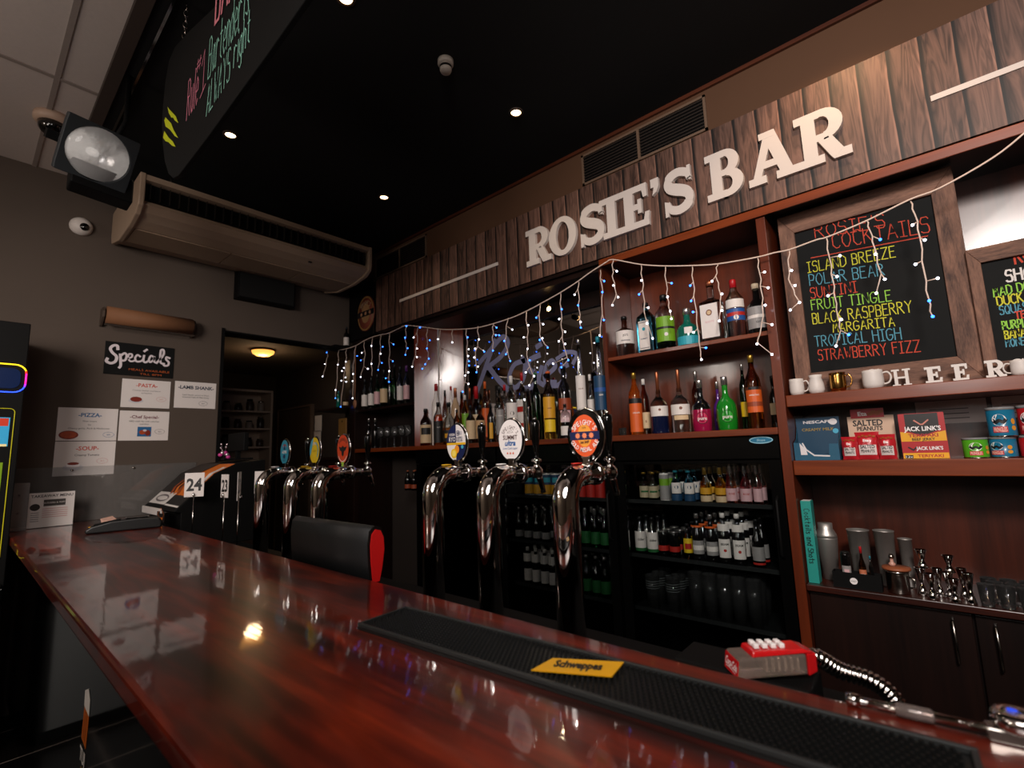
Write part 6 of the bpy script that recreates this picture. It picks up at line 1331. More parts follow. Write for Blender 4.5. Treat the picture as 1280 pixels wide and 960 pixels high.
row('green beer bottle on the lowest shelf of the middle fridge, right of the taps', 'green beers on the lowest shelf of the middle fridge', backs([fx(x_, 728) for x_ in (734, 746, 757)]), z, .23, .031, style='longneck', body='green', cap='silver', lab=[(.12, .42, 1.3, L['dgreen'])])
# ================================================================== framed chalkboards
ch = dict(red=mat('red_chalk', '#c0422c', .8), yel=mat('yellow_chalk', '#c4c034', .8), blu=mat('blue_chalk', '#4f90a4', .8), grn=mat('green_chalk', '#8cc446', .8), wht=mat('white_chalk', '#d6d0cc', .8))
def framed(label, Yb, x0, x1, z0, z1, fw_l, fw_r, fw_t, fw_b, thick=.028):
    t = thing('framed_chalkboard', label, 'chalkboard', ((x0+x1)/2, Yb, z0)); w = (x1-x0)/2; h = z1-z0
    MB().prism([(-w, 0), (-w+fw_l, fw_b), (-w+fw_l, h-fw_t), (-w, h)], lambda u, v, d: (u, d, v), -thick, 0, m['weath']).build('frame_side', t, bevel=.002)
    MB().prism([(w, 0), (w, h), (w-fw_r, h-fw_t), (w-fw_r, fw_b)], lambda u, v, d: (u, d, v), -thick, 0, m['weath']).build('frame_side', t, bevel=.002)
    MB().prism([(-w, h), (-w+fw_l, h-fw_t), (w-fw_r, h-fw_t), (w, h)], lambda u, v, d: (u, d, v), -thick, 0, m['weathx']).build('frame_rail', t, bevel=.002)
    MB().prism([(-w, 0), (w, 0), (w-fw_r, fw_b), (-w+fw_l, fw_b)], lambda u, v, d: (u, d, v), -thick, 0, m['weathx']).build('frame_rail', t, bevel=.002)
    MB().box(-w+fw_l-.004, w-fw_r+.004, -.012, -.003, fw_b-.004, h-fw_t+.004, m['slate']).build('slate', t)
    return t
Yc = 2.60
def q6(u, v, Y=Yc-.012): return aY(960+.3125*u, 180+.3125*v, Y)
xl = aY(971, 273, Yc-.028).x; xi = aY(1004, 380, Yc-.012).x; xr1 = aY(1181, 350, Yc-.012).x; xr2 = aY(1222, 400, Yc-.028).x
zi = aY(1080, 268, Yc-.012).z; zt1 = aY(1080, 240, Yc-.028).z
zsh = R(.204)+.0005
cb = framed("cocktail list chalkboard in a weathered timber frame on the upper shelf", Yc, xl, xr2, zsh, zt1, xi-xl, xr2-xr1, zt1-zi, aY(1020, 466, Yc-.012).z-zsh)
pr = Print(); bx, bz = (xl+xr2)/2, zsh
def chalk(txt, u0, v0, u1, v1, hz_, m_, w=.0037, f=q6, ox=None, oz=None, P=None):
    a, b = f(u0, v0), f(u1, v1); tp = f(u0, v0-hz_); h = tp.z-a.z
    (P or pr).hand(txt, a.x-(bx if ox is None else ox), a.z-(bz if oz is None else oz), b.x-(bx if ox is None else ox), b.z-(bz if oz is None else oz), h, w, m_, .12)
chalk("ROSIE'S", 190, 375, 468, 333, 52, ch['red']); chalk('COCKTAILS', 262, 418, 648, 352, 58, ch['red'])
a, b = q6(172, 456), q6(638, 368); pr.line([(a.x-bx, a.z-bz), (b.x-bx, b.z-bz)], .004, ch['red'])
chalk('ISLAND BREEZE', 160, 515, 510, 452, 42, ch['yel']); chalk('POLAR BEAR', 168, 566, 466, 524, 44, ch['blu']); chalk('SUNTINI', 173, 618, 357, 592, 42, ch['red']); chalk('FRUIT TINGLE', 176, 664, 494, 627, 40, ch['grn'])
chalk('BLACK RASPBERRY', 181, 720, 577, 672, 42, ch['yel']); chalk('MARGARITA', 262, 754, 508, 728, 36, ch['yel']); chalk('TROPICAL HIGH', 190, 811, 534, 780, 42, ch['blu']); chalk('STRAWBERRY FIZZ', 204, 866, 610, 830, 42, ch['red'])
pr.lay('chalk_lettering', lambda u, v, h: (u, -.012-h, v), cb, eps=.00006)
Yd = 2.575
def q5(u, v, Y=Yd-.012): return aY(1180+.3125*u, 180+.3125*v, Y)
xl2 = aY(1208, 325, Yd-.028).x; xi2 = aY(1236, 390, Yd-.012).x; zt2 = aY(1240, 306, Yd-.028).z; zi2 = aY(1250, 312, Yd-.012).z
cb2 = framed('second framed chalkboard listing shots, cut by the right edge', Yd, xl2, xl2+.58, zsh, zt2, xi2-xl2, .07, .06, aY(1250, 452, Yd-.012).z-zsh)
pr = Print(); bx = xl2+.29; bz = zsh
chalk('RO', 286, 480, 350, 462, 62, ch['red'], .006, q5); chalk('SHOTS', 252, 552, 432, 520, 46, ch['wht'], .006, q5)
chalk('MAD DOG', 200, 612, 372, 578, 36, ch['grn'], .004, q5); chalk('DUCK', 215, 648, 318, 630, 36, ch['yel'], .0042, q5); chalk('SQUASH', 226, 683, 360, 662, 34, ch['blu'], .0035, q5); chalk('TEQ', 288, 700, 350, 690, 28, ch['red'], .0045, q5)
chalk('PURPLE', 236, 742, 350, 728, 32, ch['grn'], .004, q5); chalk('BANANA', 246, 780, 372, 762, 32, ch['yel'], .004, q5); chalk('MONEY', 249, 812, 345, 800, 30, ch['blu'], .0035, q5)
pr.lay('chalk_lettering', lambda u, v, h: (u, -.012-h, v), cb2, eps=.00006)
# ================================================================== upper shelf: mugs and letters
zs = R(.204)+.0004; Ym = 2.502
def mug(px, y0, wpx, label, name='mug', mt=None, flare=0, hand=1, Y=Ym, wide=1.):
    p_ = aY(px, y0+10, Y); h = aY(px, y0, Y).z-zs; r = rpx(wpx, px, y0+10, Y); mt = mt or m['white']
    t = thing(name, label, name.replace('_', ' '), (p_.x, Y, zs)); 
    MB().lathe([(.0005, 0), (r*.82, 0), (r*(.98 if not flare else 1.0), h*.2), (r*(1 if not flare else .95), h*.5), (r*(.96 if not flare else .72), h*.85), (r*(.96 if not flare else .86), h), (r*(.9 if not flare else .8), h), (r*(.88 if not flare else .66), h*.85), (r*.88, h*.3), (.0005, h*.1)], mt, 24).build('cup', t)
    if hand: MB().tube(smooth3([(hand*r*.86, 0, h*.80), (hand*r*1.35, 0, h*.84), (hand*r*1.62, 0, h*.58), (hand*r*1.4, 0, h*.28), (hand*r*.88, 0, h*.2)], 5), r*.10, mt, 8).build('handle', t)
    return t
mug(996, 474, 19, 'straight white mug, first at the left end of the upper shelf')
mug(1020, 469, 21, 'white milk jug with a narrow waist beside the brass tankard', 'jug', flare=1, hand=0)
mug(1047, 466, 22, 'small shiny brass tankard between the white mugs', 'tankard', mt=mat('shiny_brass', '#b88a48', .18, 1., vary=.15, scale=40))
mug(1091, 463, 28, 'round white sugar bowl with a loop handle before the white letter C', 'bowl')
mug(1276, 450, 28, 'white mug at the right edge of the upper shelf, hiding the last letter', hand=-1)
SLAB['S2'] = SLAB['S']
for ch_, p0, p1, yt, yb, lb, Yl in (('C', 1080, 1102, 462, 484, 'white standing letter C behind the sugar bowl', 2.555), ('H', 1115, 1139, 461.5, 482.5, 'white standing letter H beside the sugar bowl', 2.50), ('E', 1156, 1178, 458.5, 479, 'first white standing letter E, right of the H', 2.50), ('E', 1190, 1211, 455, 476, 'second white standing letter E, left of the R', 2.50), ('R', 1231, 1257, 450, 472, 'white standing letter R near the right edge', 2.50), ('S', 1263, 1282, 449, 470, 'white standing letter S mostly hidden behind the mug', 2.525)):
    a, b = aY(p0, (yt+yb)/2, Yl), aY(p1, (yt+yb)/2, Yl); tz = aY((p0+p1)/2, yt, Yl).z; t = thing('standing_letter', lb, 'letter', ((a.x+b.x)/2, Yl, zs), group='white CHEERS letters')
    slab(MB(), ch_, a.x-(a.x+b.x)/2, b.x-(a.x+b.x)/2, 0, tz-zs, lambda u, v, w: (u, -w, v), -.009, .009, m['white']).build('letter_body', t)
# ================================================================== snack shelf
zs = R(-.087)+.0004
def q7(u, v, Y): return aY(960+.2812*u, 430+.2812*v, Y)
blu = mat('carton_blue', '#14506a', .5); blu2 = mat('carton_deep_blue', '#0f3a54', .5); wc = mat('carton_white', '#d4cfd0', .5)
a, b = q7(118, 480, 2.50), q7(318, 480, 2.50); zf = q7(118, 440, 2.50).z-zs; a2, b2 = q7(152, 400, 2.60), q7(325, 400, 2.60); zt_ = q7(240, 325, 2.60).z-zs
t = thing('display_carton', 'blue sachet display carton with a cut-away white front, left end of the snack shelf', 'carton', ((a.x+b.x)/2, 2.55, zs)); w = (b.x-a.x)/2
MB().box(-w, w, .045, .05, 0, zt_, blu2).build('back', t); MB().box(-w, w, -.05, .0445, 0, .003, blu).build('base', t)
for s in (-1, 1): MB().prism([(-.05, .0032), (.0445, .0032), (.0445, zt_*.75), (.01, zt_*.5), (-.05, zf)], lambda u, v, d, s=s: (s*w-s*d, u, v), 0, .002, blu).build('side', t)
MB().prism([(-w, 0), (w, 0), (w, zf*.9), (w*.6, zf*.9), (w*.55, zf*.3), (-w*.1, zf*.34), (-w*.5, zf*.75), (-w*.62, zf), (-w, zf)], lambda u, v, d: (u, -.0505-d, v), 0, .002, blu).build('front', t)
pr = Print(); pr.line([(w*.55, zf*.22), (-w*.1, zf*.26), (-w*.45, zf*.6), (-w*.58, zf*.95)], .006, wc); pr.poly([(-w*.72, zf*.98), (-w*.45, zf*.6), (-w*.4, zf*.3), (-w*.7, zf*.3)], wc); pr.lay('front_print', front(0, -.0526, 0), t)
pr = Print(); pr.text('NESCAFE', 0, zt_*.86, .013, wc, width=w*1.3, anchor='c', bold=.03); pr.text('CREAMY MILK', 0, zt_*.68, .013, mat('carton_gold', '#8a7440', .5), width=w*1.5, anchor='c', bold=.03); pr.ell(w*.72, zt_*.88, .016, .014, wc); pr.ell(w*.8, zt_*.66, .011, .011, sky); pr.lay('back_print', front(0, .0448, 0), t)
# salted peanuts
pn = mat('peanut_card_cream', '#c8a890', .5); pred = mat('packet_red', '#b4202a', .3, coat=.3); pbr = mat('peanut_brown', '#9a4a1c', .5, vary=.4, scale=90)
a, b = q7(357, 400, 2.60), q7(567, 400, 2.60); zt_ = q7(460, 318, 2.60).z-zs; zq = q7(460, 285, 2.60).z-zs
t = thing('peanut_display', 'cream SALTED PEANUTS display card with a red header, behind the packets', 'display card', ((a.x+b.x)/2, 2.62, zs)); w = (b.x-a.x)/2
MB().box(-w, w, 0, .004, 0, zt_, pn).build('card', t); MB().box(-w*.82, w*.62, -.003, 0-.0002, zt_-.008, zq, pred).build('header', t, label='red header strip'); MB().box(-w, w, .0042, .07, 0, .003, pn).build('foot', t)
pr = Print(); pr.text('SALTED', -.01, zt_-.042, .026, k_ink, width=w*1.3, anchor='c', bold=.03); pr.text('PEANUTS', -.005, zt_-.063, .018, k_ink, width=w*1.1, anchor='c', bold=.03); pr.lay('print', front(0, 0, 0), t)
pr = Print(); pr.text('Eta', -w*.5, zt_+.002, .018, w_ink, width=w*.4, bold=.03); [pr.ell(w*(.05+.14*k), zt_+.008+.008*(k % 2), .012, .007, pbr, 10) for k in range(4)]; pr.lay('header_print', front(0, -.0032, 0), t)
for u0, u1, v0, lb, Yk in ((330, 400, 412, 'small red salted peanut packet, leftmost of three', 2.515), (392, 500, 390, 'middle red salted peanut packet, tallest of three', 2.53), (492, 572, 400, 'crumpled red salted peanut packet, rightmost of three', 2.515)):
    a, b = q7(u0, 470, Yk), q7(u1, 470, Yk); h = q7((u0+u1)/2, v0, Yk).z-zs; w = (b.x-a.x)/2
    t = thing('snack_packet', lb, 'snack packet', ((a.x+b.x)/2, Yk, zs), (math.radians(-6), 0, 0), 'red salted peanut packets')
    o_ = MB(); nx, nz = 8, 10; grid = []
    for sgn in (-1, 1):
        base = len(o_.v); vs = []
        for i in range(nz+1):
            for j in range(nx+1):
                u, v = j/nx*2-1, i/nz*2-1; bul = (1-abs(u)**2.5)*(1-abs(v)**3)*.022
                vs.append((u*w*(1-.04*math.sin(i*1.7)), sgn*(bul+.0008), (v+1)/2*h))
        o_.add(vs, [(i*(nx+1)+j, i*(nx+1)+j+1, (i+1)*(nx+1)+j+1, (i+1)*(nx+1)+j) for i in range(nz) for j in range(nx)], pred, True)
    o_.build('bag', t)
    f_ = lambda u, v, hh, w=w, h=h: (u, -((1-abs(min(1, abs(u)/w))**2.5)*(1-abs(v/h*2-1)**3)*.022+.0016+hh), v)
    pr = Print()
    for i in range(4): pr.rect(-w*.72, h*(.15+.09*i), w*.72, h*(.24+.09*i), mat('packet_white', '#d8ccc8', .4), 8)
    pr.text('SALTED', 0, h*.38, h*.13, k_ink, width=w*1.2, anchor='c', bold=.03); pr.text('PEANUTS', 0, h*.24, h*.1, k_ink, width=w*1.1, anchor='c', bold=.02); pr.rect(-w*.4, h*.60, w*.25, h*.74, mat('packet_bright_red', '#d02a2a', .4), 4); pr.text('Eta', -w*.06, h*.62, h*.1, w_ink, width=w*.5, anchor='c', bold=.04)
    for k in range(5): pr.ell(w*(-.6+.3*k), h*(.82+.03*(k % 2)), w*.14, h*.04, pbr, 10)
    pr.lay('print', f_, t)
# jerky box
Yj = 2.52
a, b = q7(590, 420, Yj), q7(797, 420, Yj); zt_ = q7(690, 306, Yj).z-zs; w = (b.x-a.x)/2
t = thing('jerky_box', 'tall red, black and yellow TERIYAKI beef jerky display box', 'carton', ((a.x+b.x)/2, Yj, zs)); jr = mat('box_red', '#a81c20', .4); jy = mat('box_yellow', '#e0a010', .4); jk = mat('box_black', '#1c1716', .4)
MB().box(-w, w, 0, .06, 0, zt_, jr).build('box', t)
pr = Print(); pr.rect(-w*.72, zt_*.62, w*.74, zt_*.99, jk); pr.poly([(-w*.72, zt_*.62), (0, zt_*.50), (w*.74, zt_*.62)], jk); pr.poly([(-w*.98, zt_*.38), (w*.98, zt_*.38), (w*.98, zt_*.60), (w*.55, zt_*.56), (0, zt_*.48), (-w*.55, zt_*.56), (-w*.98, zt_*.60)], jy)
pr.text("JACK LINK'S", 0, zt_*.61, zt_*.1, w_ink, width=w*1.6, anchor='c', bold=.03); pr.line([(-w*.3, zt_*.84), (-w*.05, zt_*.75), (w*.05, zt_*.75), (w*.3, zt_*.84)], .005, mat('horn_pink', '#c87a6a', .4))
pr.text('TERIYAKI', 0, zt_*.475, zt_*.07, jr, width=w*1.3, anchor='c', bold=.03); pr.text('BEEF JERKY', 0, zt_*.395, zt_*.06, k_ink, width=w*1.0, anchor='c', bold=.02); pr.line([(-w*.7, zt_*.25), (-w*.5, zt_*.19), (-w*.35, zt_*.25)], .005, k_ink); pr.text("JACK LINK'S", w*.2, zt_*.19, zt_*.075, w_ink, width=w*1.15, anchor='c', bold=.03)
pr.rect(-w*.98, zt_*.005, w*.98, zt_*.125, jy); pr.rect(-w*.9, zt_*.01, -w*.55, zt_*.08, k_ink); pr.text('12x', -w*.72, zt_*.02, zt_*.05, w_ink, width=w*.3, anchor='c'); pr.text('TERIYAKI', w*.2, zt_*.03, zt_*.065, jr, width=w*1.1, anchor='c', bold=.02)
pr.lay('print', front(0, 0, 0), t)
# chip tubs
def tub(p0, p1, yt, yb, col, lb, Yk, zb=None, logo_u=0.):
    zb = zs if zb is None else zb
    px = (p0+p1)/2; p_ = aY(px, (yt+yb)/2, Yk); r = rpx(p1-p0, px, (yt+yb)/2, Yk); h = aY(px, yt, Yk).z-zb
    t = thing('chip_tub', lb, 'chip tub', (p_.x, Yk, zb), group='short cardboard chip tubs'); bm_ = mat('tub_'+col[0], col[1], .35, coat=.2)
    MB().lathe([(.0005, 0), (r*.98, 0), (r, .003), (r, h*.90), (.0005, h*.90)], bm_, 28).build('tub', t)
    MB().lathe([(.0005, h*.901), (r*1.03, h*.901), (r*1.03, h*.985), (r*.97, h), (.0005, h*.985)], thin_glass('tub_lid', (.8, .8, .8), .1, .25) if 'tub_lid' not in _M else _M['tub_lid'], 28).build('lid', t)
    MB().lathe([(.0005, 0), (r*1.02, 0), (r*1.02, .004), (.0005, .0041)], m['steel'], 28, (0, 0, -.0001)).build('base_rim', t)
    a = math.atan2(-1, -p_.x/Yk*.8); pr = Print(); u0 = logo_u*r
    pr.ell(u0, h*.56, r*.52, h*.20, w_ink, 24); pr.line(smooth([(u0-r*.44, h*.56), (u0-r*.25, h*.48), (u0, h*.55), (u0+r*.25, h*.48), (u0+r*.44, h*.56)]), h*.10, k_ink)
    for s in (-1, 1): pr.ell(u0+s*r*.13, h*.645, r*.035, h*.018, k_ink, 8)
    pr.rect(u0-r*.52, h*.14, u0+r*.52, h*.34, mat('tub_logo_red', '#b8242a', .4), 6); pr.text('PRINGLES', u0, h*.17, h*.15, mat('tub_logo_pink', '#e8b4a8', .4), width=r*.92, anchor='c', bold=.03)
    pr.ell(u0+r*1.0, h*.5, r*.18, h*.1, mat('tub_chip', '#d8902c', .4)); pr.ell(u0+r*1.0, h*.28, r*.2, h*.08, mat('tub_chip', '#d8902c', .4))
    pr.lay('print', round_(r*1.004, a), t, eps=.00015)
    return zb+h
tub(1203, 1236, 547, 573, ('green', '#4a9a1c'), 'short green chip tub on the snack shelf', 2.53)
zt1_ = tub(1237, 1272, 546, 573, ('blue', '#1a6a8a'), 'lower blue chip tub of a stack, showing chips', 2.55, logo_u=-.55)
tub(1233, 1270, 509, 545, ('blue', '#1a6a8a'), 'upper blue chip tub stacked on the other blue one', 2.545, zt1_+.001, -.15)
zt2_ = tub(1274, 1310, 544, 573, ('red', '#a8181c'), 'lower red-brown chip tub at the right edge', 2.56)
tub(1272, 1310, 506, 545, ('red', '#b4181c'), 'upper red chip tub at the right edge', 2.555, zt2_+.001, -.4)
# laminated price sheets on the back panel
for (u0, v0, u1, v1), lb in (((650, 250, 985, 345), 'laminated white sheet on the red back panel behind the jerky box'), ((990, 235, 1230, 320), 'second laminated white sheet at the right end behind the chip tubs')):
    a, b = q7(u0, v0, YBK-.003), q7(u1, v1, YBK-.003)
    t = thing('laminated_sheet', lb, 'sheet', ((a.x+b.x)/2, YBK-.0005, b.z)); w = (b.x-a.x)/2; h = a.z-b.z
    h = min(h, R(.150)-b.z)
    MB().box(-w, w, -.002, 0, 0, h, mat('laminated_paper', '#cfc4c2', .12, coat=.6)).build('sheet', t)
    pr = Print(); [pr.rect(-w*.6, h*(.6-.2*k), w*.5, h*(.6-.2*k)+.004, ink_grey) for k in range(3)]; pr.lay('print', front(0, -.002, 0), t)
# ================================================================== glass ledge: book, shakers, jiggers, shot glasses
zs = R(-.608)+.0004
def q8(u, v, Y): return aY(1000+.21875*u, 640+.21875*v, Y)
Yb_ = 2.475; bt = aY(1003, 626, Yb_); bb = aY(1019, 726, Yb_)
t = thing('cocktail_book', 'teal ring-bound book of cocktails and shots standing against the partition', 'book', (-.478, Yb_, zs)); bh = bt.z-zs
bk = mat('book_teal', '#1f8a80', .5)
MB().box(-.020, .020, 0, .055, 0, bh, bk).build('cover', t, bevel=.002); MB().box(-.016, .016, .003, .0535, .003, bh+.0006, m['paper']).build('pages', t)
pr = Print(); st_, tw_ = hand_strokes('Cocktails and Shots'); Ls = bh*.66; z1_ = bh*.90
for pl in st_: pr.line([(-.009+.020*(q[1])/9, z1_-Ls*q[0]/tw_) for q in pl], .0022, k_ink)
pr.lay('title', front(0, 0, 0), t)
tin = mat('tin_steel', '#cfc9c3', .46, .9, vary=.06, scale=60)
def shaker(u, v0, w_, Y, label, lidded=False, h2=None):
    c_ = q8(u, v0+60, Y); r = rpx(w_*.21875, 1000+.21875*u, 640+.21875*(v0+60), Y); h = (q8(u, v0, Y).z if h2 is None else zs+h2)-zs
    t = thing('cocktail_shaker', label, 'shaker', (c_.x, Y, zs), group='steel cocktail shakers')
    if lidded:
        MB().lathe([(.0005, 0), (r*.72, 0), (r*.98, h*.72), (r, h*.73), (r*.99, h*.74), (.0005, h*.74)], tin, 28).build('tin', t); MB().lathe([(.0005, h*.741), (r*1.0, h*.741), (r*.94, h*.80), (r*.66, h*.90), (r*.66, h), (.0005, h)], tin, 28).build('lid', t)
    else: MB().lathe([(.0005, 0), (r*.74, 0), (r*.76, .004), (r, h), (r*1.03, h), (r*1.03, h-.004), (r*.96, h-.002), (r*.7, .01), (.0005, .01)], tin, 28).build('tin', t)
    return t
shaker(148, 62, 128, 2.60, 'tall lidded steel cocktail shaker next to the teal book', True); shaker(335, 100, 130, 2.60, 'second steel shaker tin, behind the little red-capped sauce bottle'); shaker(482, 105, 122, 2.60, 'third steel shaker tin, behind the canister'); shaker(605, 152, 85, 2.62, 'small dark steel tin right of the three shakers')
c_ = q8(330, 400, 2.49); t = thing('ledge_tray', 'low black tray with a round white sticker on the glass ledge', 'tray', (c_.x, 2.49, zs))
w = (q8(480, 400, 2.49).x-q8(205, 400, 2.49).x)/2; th = q8(330, 345, 2.49).z-zs
MB().box(-w, w, -.025, .025, 0, .004, m['blackm']).box(-w, w, -.025, -.021, .004, th, m['blackm']).box(-w, w, .021, .025, .004, th, m['blackm']).box(-w, -w+.004, -.021, .021, .004, th, m['blackm']).box(w-.004, w, -.021, .021, .004, th, m['blackm']).build('box', t)
pr = Print(); pr.ell(-w*.12, th*.5, .013, .013, w_ink); pr.text('WET', -w*.12, th*.5-.004, .007, ink_grey, anchor='c'); pr.lay('sticker', front(0, -.025, 0), t)
c_ = q8(352, 280, 2.49)
bottle('tiny hot sauce bottle with red cap standing in the black tray', (c_.x, 2.49, zs+.0045), q8(345, 198, 2.49).z-zs-.0045, .0125, style='longneck', body='brown', liq='amber', fill=.5, cap='red', caph=.16, lab=[(.1, .45, 1.3, mat('label_salmon', '#b86a4a', .5)), (.2, .35, .7, L['white'])], name='sauce_bottle')
c_ = q8(378, 270, 2.49)
bottle('tiny dark dropper bottle with blue cap in the black tray', (c_.x+.012, 2.495, zs+.0045), q8(376, 250, 2.49).z-zs-.0045, .008, style='tall', body='black', cap='teal', name='bottle')
c_ = q8(262, 290, 2.49); bottle('dark jar with a faded print in the black tray', (c_.x, 2.49, zs+.0045), q8(262, 225, 2.49).z-zs-.0045, .018, style='can', body='black', cap='black', name='jar', cat='jar', lab=[(.2, .6, 1.0, L['grey']), (.3, .5, .5, L['pink'])])
c_ = q8(560, 400, 2.50); r = rpx(135*.21875, 1122, 725, 2.50); h = q8(560, 330, 2.50).z-zs
t = thing('steel_canister', 'squat steel canister with a round wooden board on top', 'canister', (c_.x, 2.505, zs))
MB().lathe([(.0005, 0), (r*.95, 0), (r, .004), (r, h*.86), (r*1.04, h*.87), (r*1.04, h*.97), (.0005, h)], m['steel'], 28).build('body', t); MB().tube([(r*.98, 0, h*.7), (r*1.4, -.005, h*.65), (r*1.4, -.005, h*.3), (r*.98, 0, h*.25)], .004, m['steel'], 8).build('handle', t)
MB().lathe([(.0005, h+.0005), (r*1.25, h+.0005), (r*1.28, h+.005), (r*1.2, h+.011), (.0005, h+.012)], mat('round_board', '#8a4a2c', .5), 24).build('wooden_lid', t, label='round reddish wooden lid')
c_ = q8(497, 225, 2.52); zt_ = zs+h+.0126; r2 = .010
t = thing('pourer_stopper', 'small pale bottle stopper standing on the canister board', 'stopper', (c_.x+.012, 2.51, zt_))
MB().lathe([(.0005, 0), (.011, 0), (.012, .008), (.006, .014), (.005, .024), (.0005, .025)], mat('stopper_pink', '#c09080', .4), 14).build('base', t); MB().lathe([(.0005, .0255), (.009, .028), (.010, .036), (.006, .044), (.0005, .046)], m['steel'], 14).build('knob', t)
def jigger(u, v0, v1, w_, Y, label, zb=None):
    c_ = q8(u, (v0+v1)/2, Y); r = 1.15*rpx(w_*.21875, 1000+.21875*u, 640+.21875*v0, Y); zb = zs if zb is None else zb; h = q8(u, v0, Y).z-zb
    t = thing('jigger', label, 'jigger', (c_.x, Y, zb), group='steel jiggers on the ledge')
    hw_ = h*.42
    MB().lathe([(.0005, h*.45), (r*.34, hw_), (r*.40, h*.5), (r*.95, h), (r, h), (r, h-.002), (r*.90, h-.001), (r*.2, h*.52), (.0005, h*.52)], m['chrome'], 24).build('large_cup', t)
    MB().lathe([(r*.85, 0), (r*.90, .002), (r*.36, hw_-.0005), (.0005, hw_-.0004)], m['chrome'], 24).build('small_cup', t)
    return zb+h
z1j = jigger(692, 318, 450, 62, 2.51, 'steel jigger first in the row beside the canister'); jigger(695, 215, 310, 66, 2.51, 'steel jigger stacked on the first one of the row', z1j+.001)
jigger(750, 352, 465, 66, 2.475, 'steel jigger second in the front row'); jigger(790, 322, 450, 62, 2.53, 'steel jigger behind the second one')
z2j = jigger(850, 345, 470, 64, 2.52, 'steel jigger supporting another, middle of the row'); jigger(850, 248, 345, 66, 2.52, 'steel jigger topmost in the middle of the row', z2j+.001)
jigger(882, 382, 500, 66, 2.47, 'steel jigger low in front, middle of the row'); jigger(928, 322, 440, 60, 2.54, 'steel jigger at the back, last but one'); jigger(970, 350, 505, 62, 2.475, 'steel jigger at the right end beside the shot glasses')
sg0 = None; k = 0
for j, Y in enumerate((2.48, 2.535, 2.59)):
    for i in range(6):
        c_ = q8(1075+j*14, 520, 2.48); x_ = c_.x+.052*i+.02*(j % 2)
        lb = 'clear shot glass, %s in the %s row on the ledge' % (('first', 'second', 'third', 'fourth', 'fifth', 'sixth')[i], ('front', 'middle', 'back')[j])
        if sg0 is None:
            sg0 = thing('shot_glass', lb, 'glass', (x_, Y, zs), group='shot glasses on the ledge')
            MB().lathe([(.0005, 0), (.018, 0), (.0195, .012), (.0235, .075), (.0215, .075), (.0175, .016), (.0005, .015)], GW, 18).build('glass', sg0)
        else: dup(sg0, (x_, Y, zs), label=lb)
# ================================================================== icicle string lights
bw = mat('bulb_white', '#e8ecff', .3, emit=6, vary=0); bb_ = mat('bulb_blue', '#2a6aff', .3, emit=7, vary=0); wire = mat('pale_wire', '#d6bfb0', .55)
_bulb = {}
def bulb(col, parent, loc):
    if col not in _bulb:
        o_ = MB().ball((0, 0, 0), 0.0055, bw if col == 'w' else bb_, 8, 6).build('bulb', parent, loc); _bulb[col] = o_
        return o_
    o_ = _bulb[col].copy(); COL.objects.link(o_); o_.parent = parent; o_.location = loc
    return o_
YL = 2.385
def lights(label, cordpx, drops, cv, blue):
    """cordpx: photo pixels of the cord; drops: [strand path, bulbs] in crop pixels, cv turns them into photo pixels"""
    cpts = [aY(x_, y_, YL) for x_, y_ in cordpx]; o0 = cpts[len(cpts)//2]
    t = thing('string_lights', label, 'string lights', tuple(o0), group='icicle lights along the bar')
    MB().tube(smooth3([tuple(p_-o0) for p_ in cpts], 4), .0035, wire, 6).build('cord', t)
    for path, bl in drops:
        P_ = []
        for q in path: c_ = cv(*q); P_.append(tuple(aY(c_[0], c_[1], YL)-o0))
        sp_ = smooth3(P_, 5); sp_ = [(p_[0]+.003*math.sin(i*2.1), p_[1]+.004*math.cos(i*1.7), p_[2]) for i, p_ in enumerate(sp_)]
        b = MB().tube(sp_, .0028, wire, 5); locs = []
        for q in bl:
            c_ = cv(*q); bp = aY(c_[0], c_[1], YL-.01)-o0; locs.append(bp)
            near = min(sp_, key=lambda s_: (s_[0]-bp.x)**2+(s_[2]-bp.z-.02)**2)
            if (Vector(near)-bp).length > .009: b.tube([near, tuple(bp)], .0022, wire, 5)
        st_o = b.build('strand', t)
        for bp in locs: bulb('b' if random.random() < blue else 'w', st_o, tuple(bp))
    return t
r3 = lambda u, v: (300+.2707*u, 340+.2707*v); r4 = lambda u, v: (480+.2707*u, 340+.2707*v); r5 = lambda u, v: (740+.25*u, 320+.25*v); r6 = lambda u, v: (960+.3125*u, 180+.3125*v)
lights('icicle string lights over the far wine shelf, mostly blue', [(408, 438), (423, 437.5), (433, 436), (445, 432), (455, 426), (465, 421.5), (476, 418.5), (487, 416), (507, 406.5)],
 [([(405, 362), (402, 400), (385, 478)], [(400, 372), (392, 425), (381, 482)]), ([(455, 362), (452, 430), (441, 580)], [(452, 428), (441, 545), (440, 583)]), ([(490, 357), (489, 410), (478, 500), (465, 618)], [(489, 414), (480, 443), (471, 457), (487, 487), (468, 502), (490, 507), (465, 622)]),
  ([(535, 341), (524, 430), (522, 580)], [(541, 388), (522, 471), (520, 504), (520, 583)]), ([(572, 318), (576, 400), (558, 480)], [(563, 373), (558, 408), (590, 447), (557, 485)]), ([(610, 302), (608, 420), (610, 480)], [(607, 341), (607, 424)]),
  ([(650, 291), (646, 380), (639, 448)], [(659, 345), (649, 378), (655, 420), (638, 452)]), ([(690, 281), (690, 400), (688, 500)], [(709, 334), (706, 412), (689, 458), (673, 491), (688, 507)])], r3, .5)
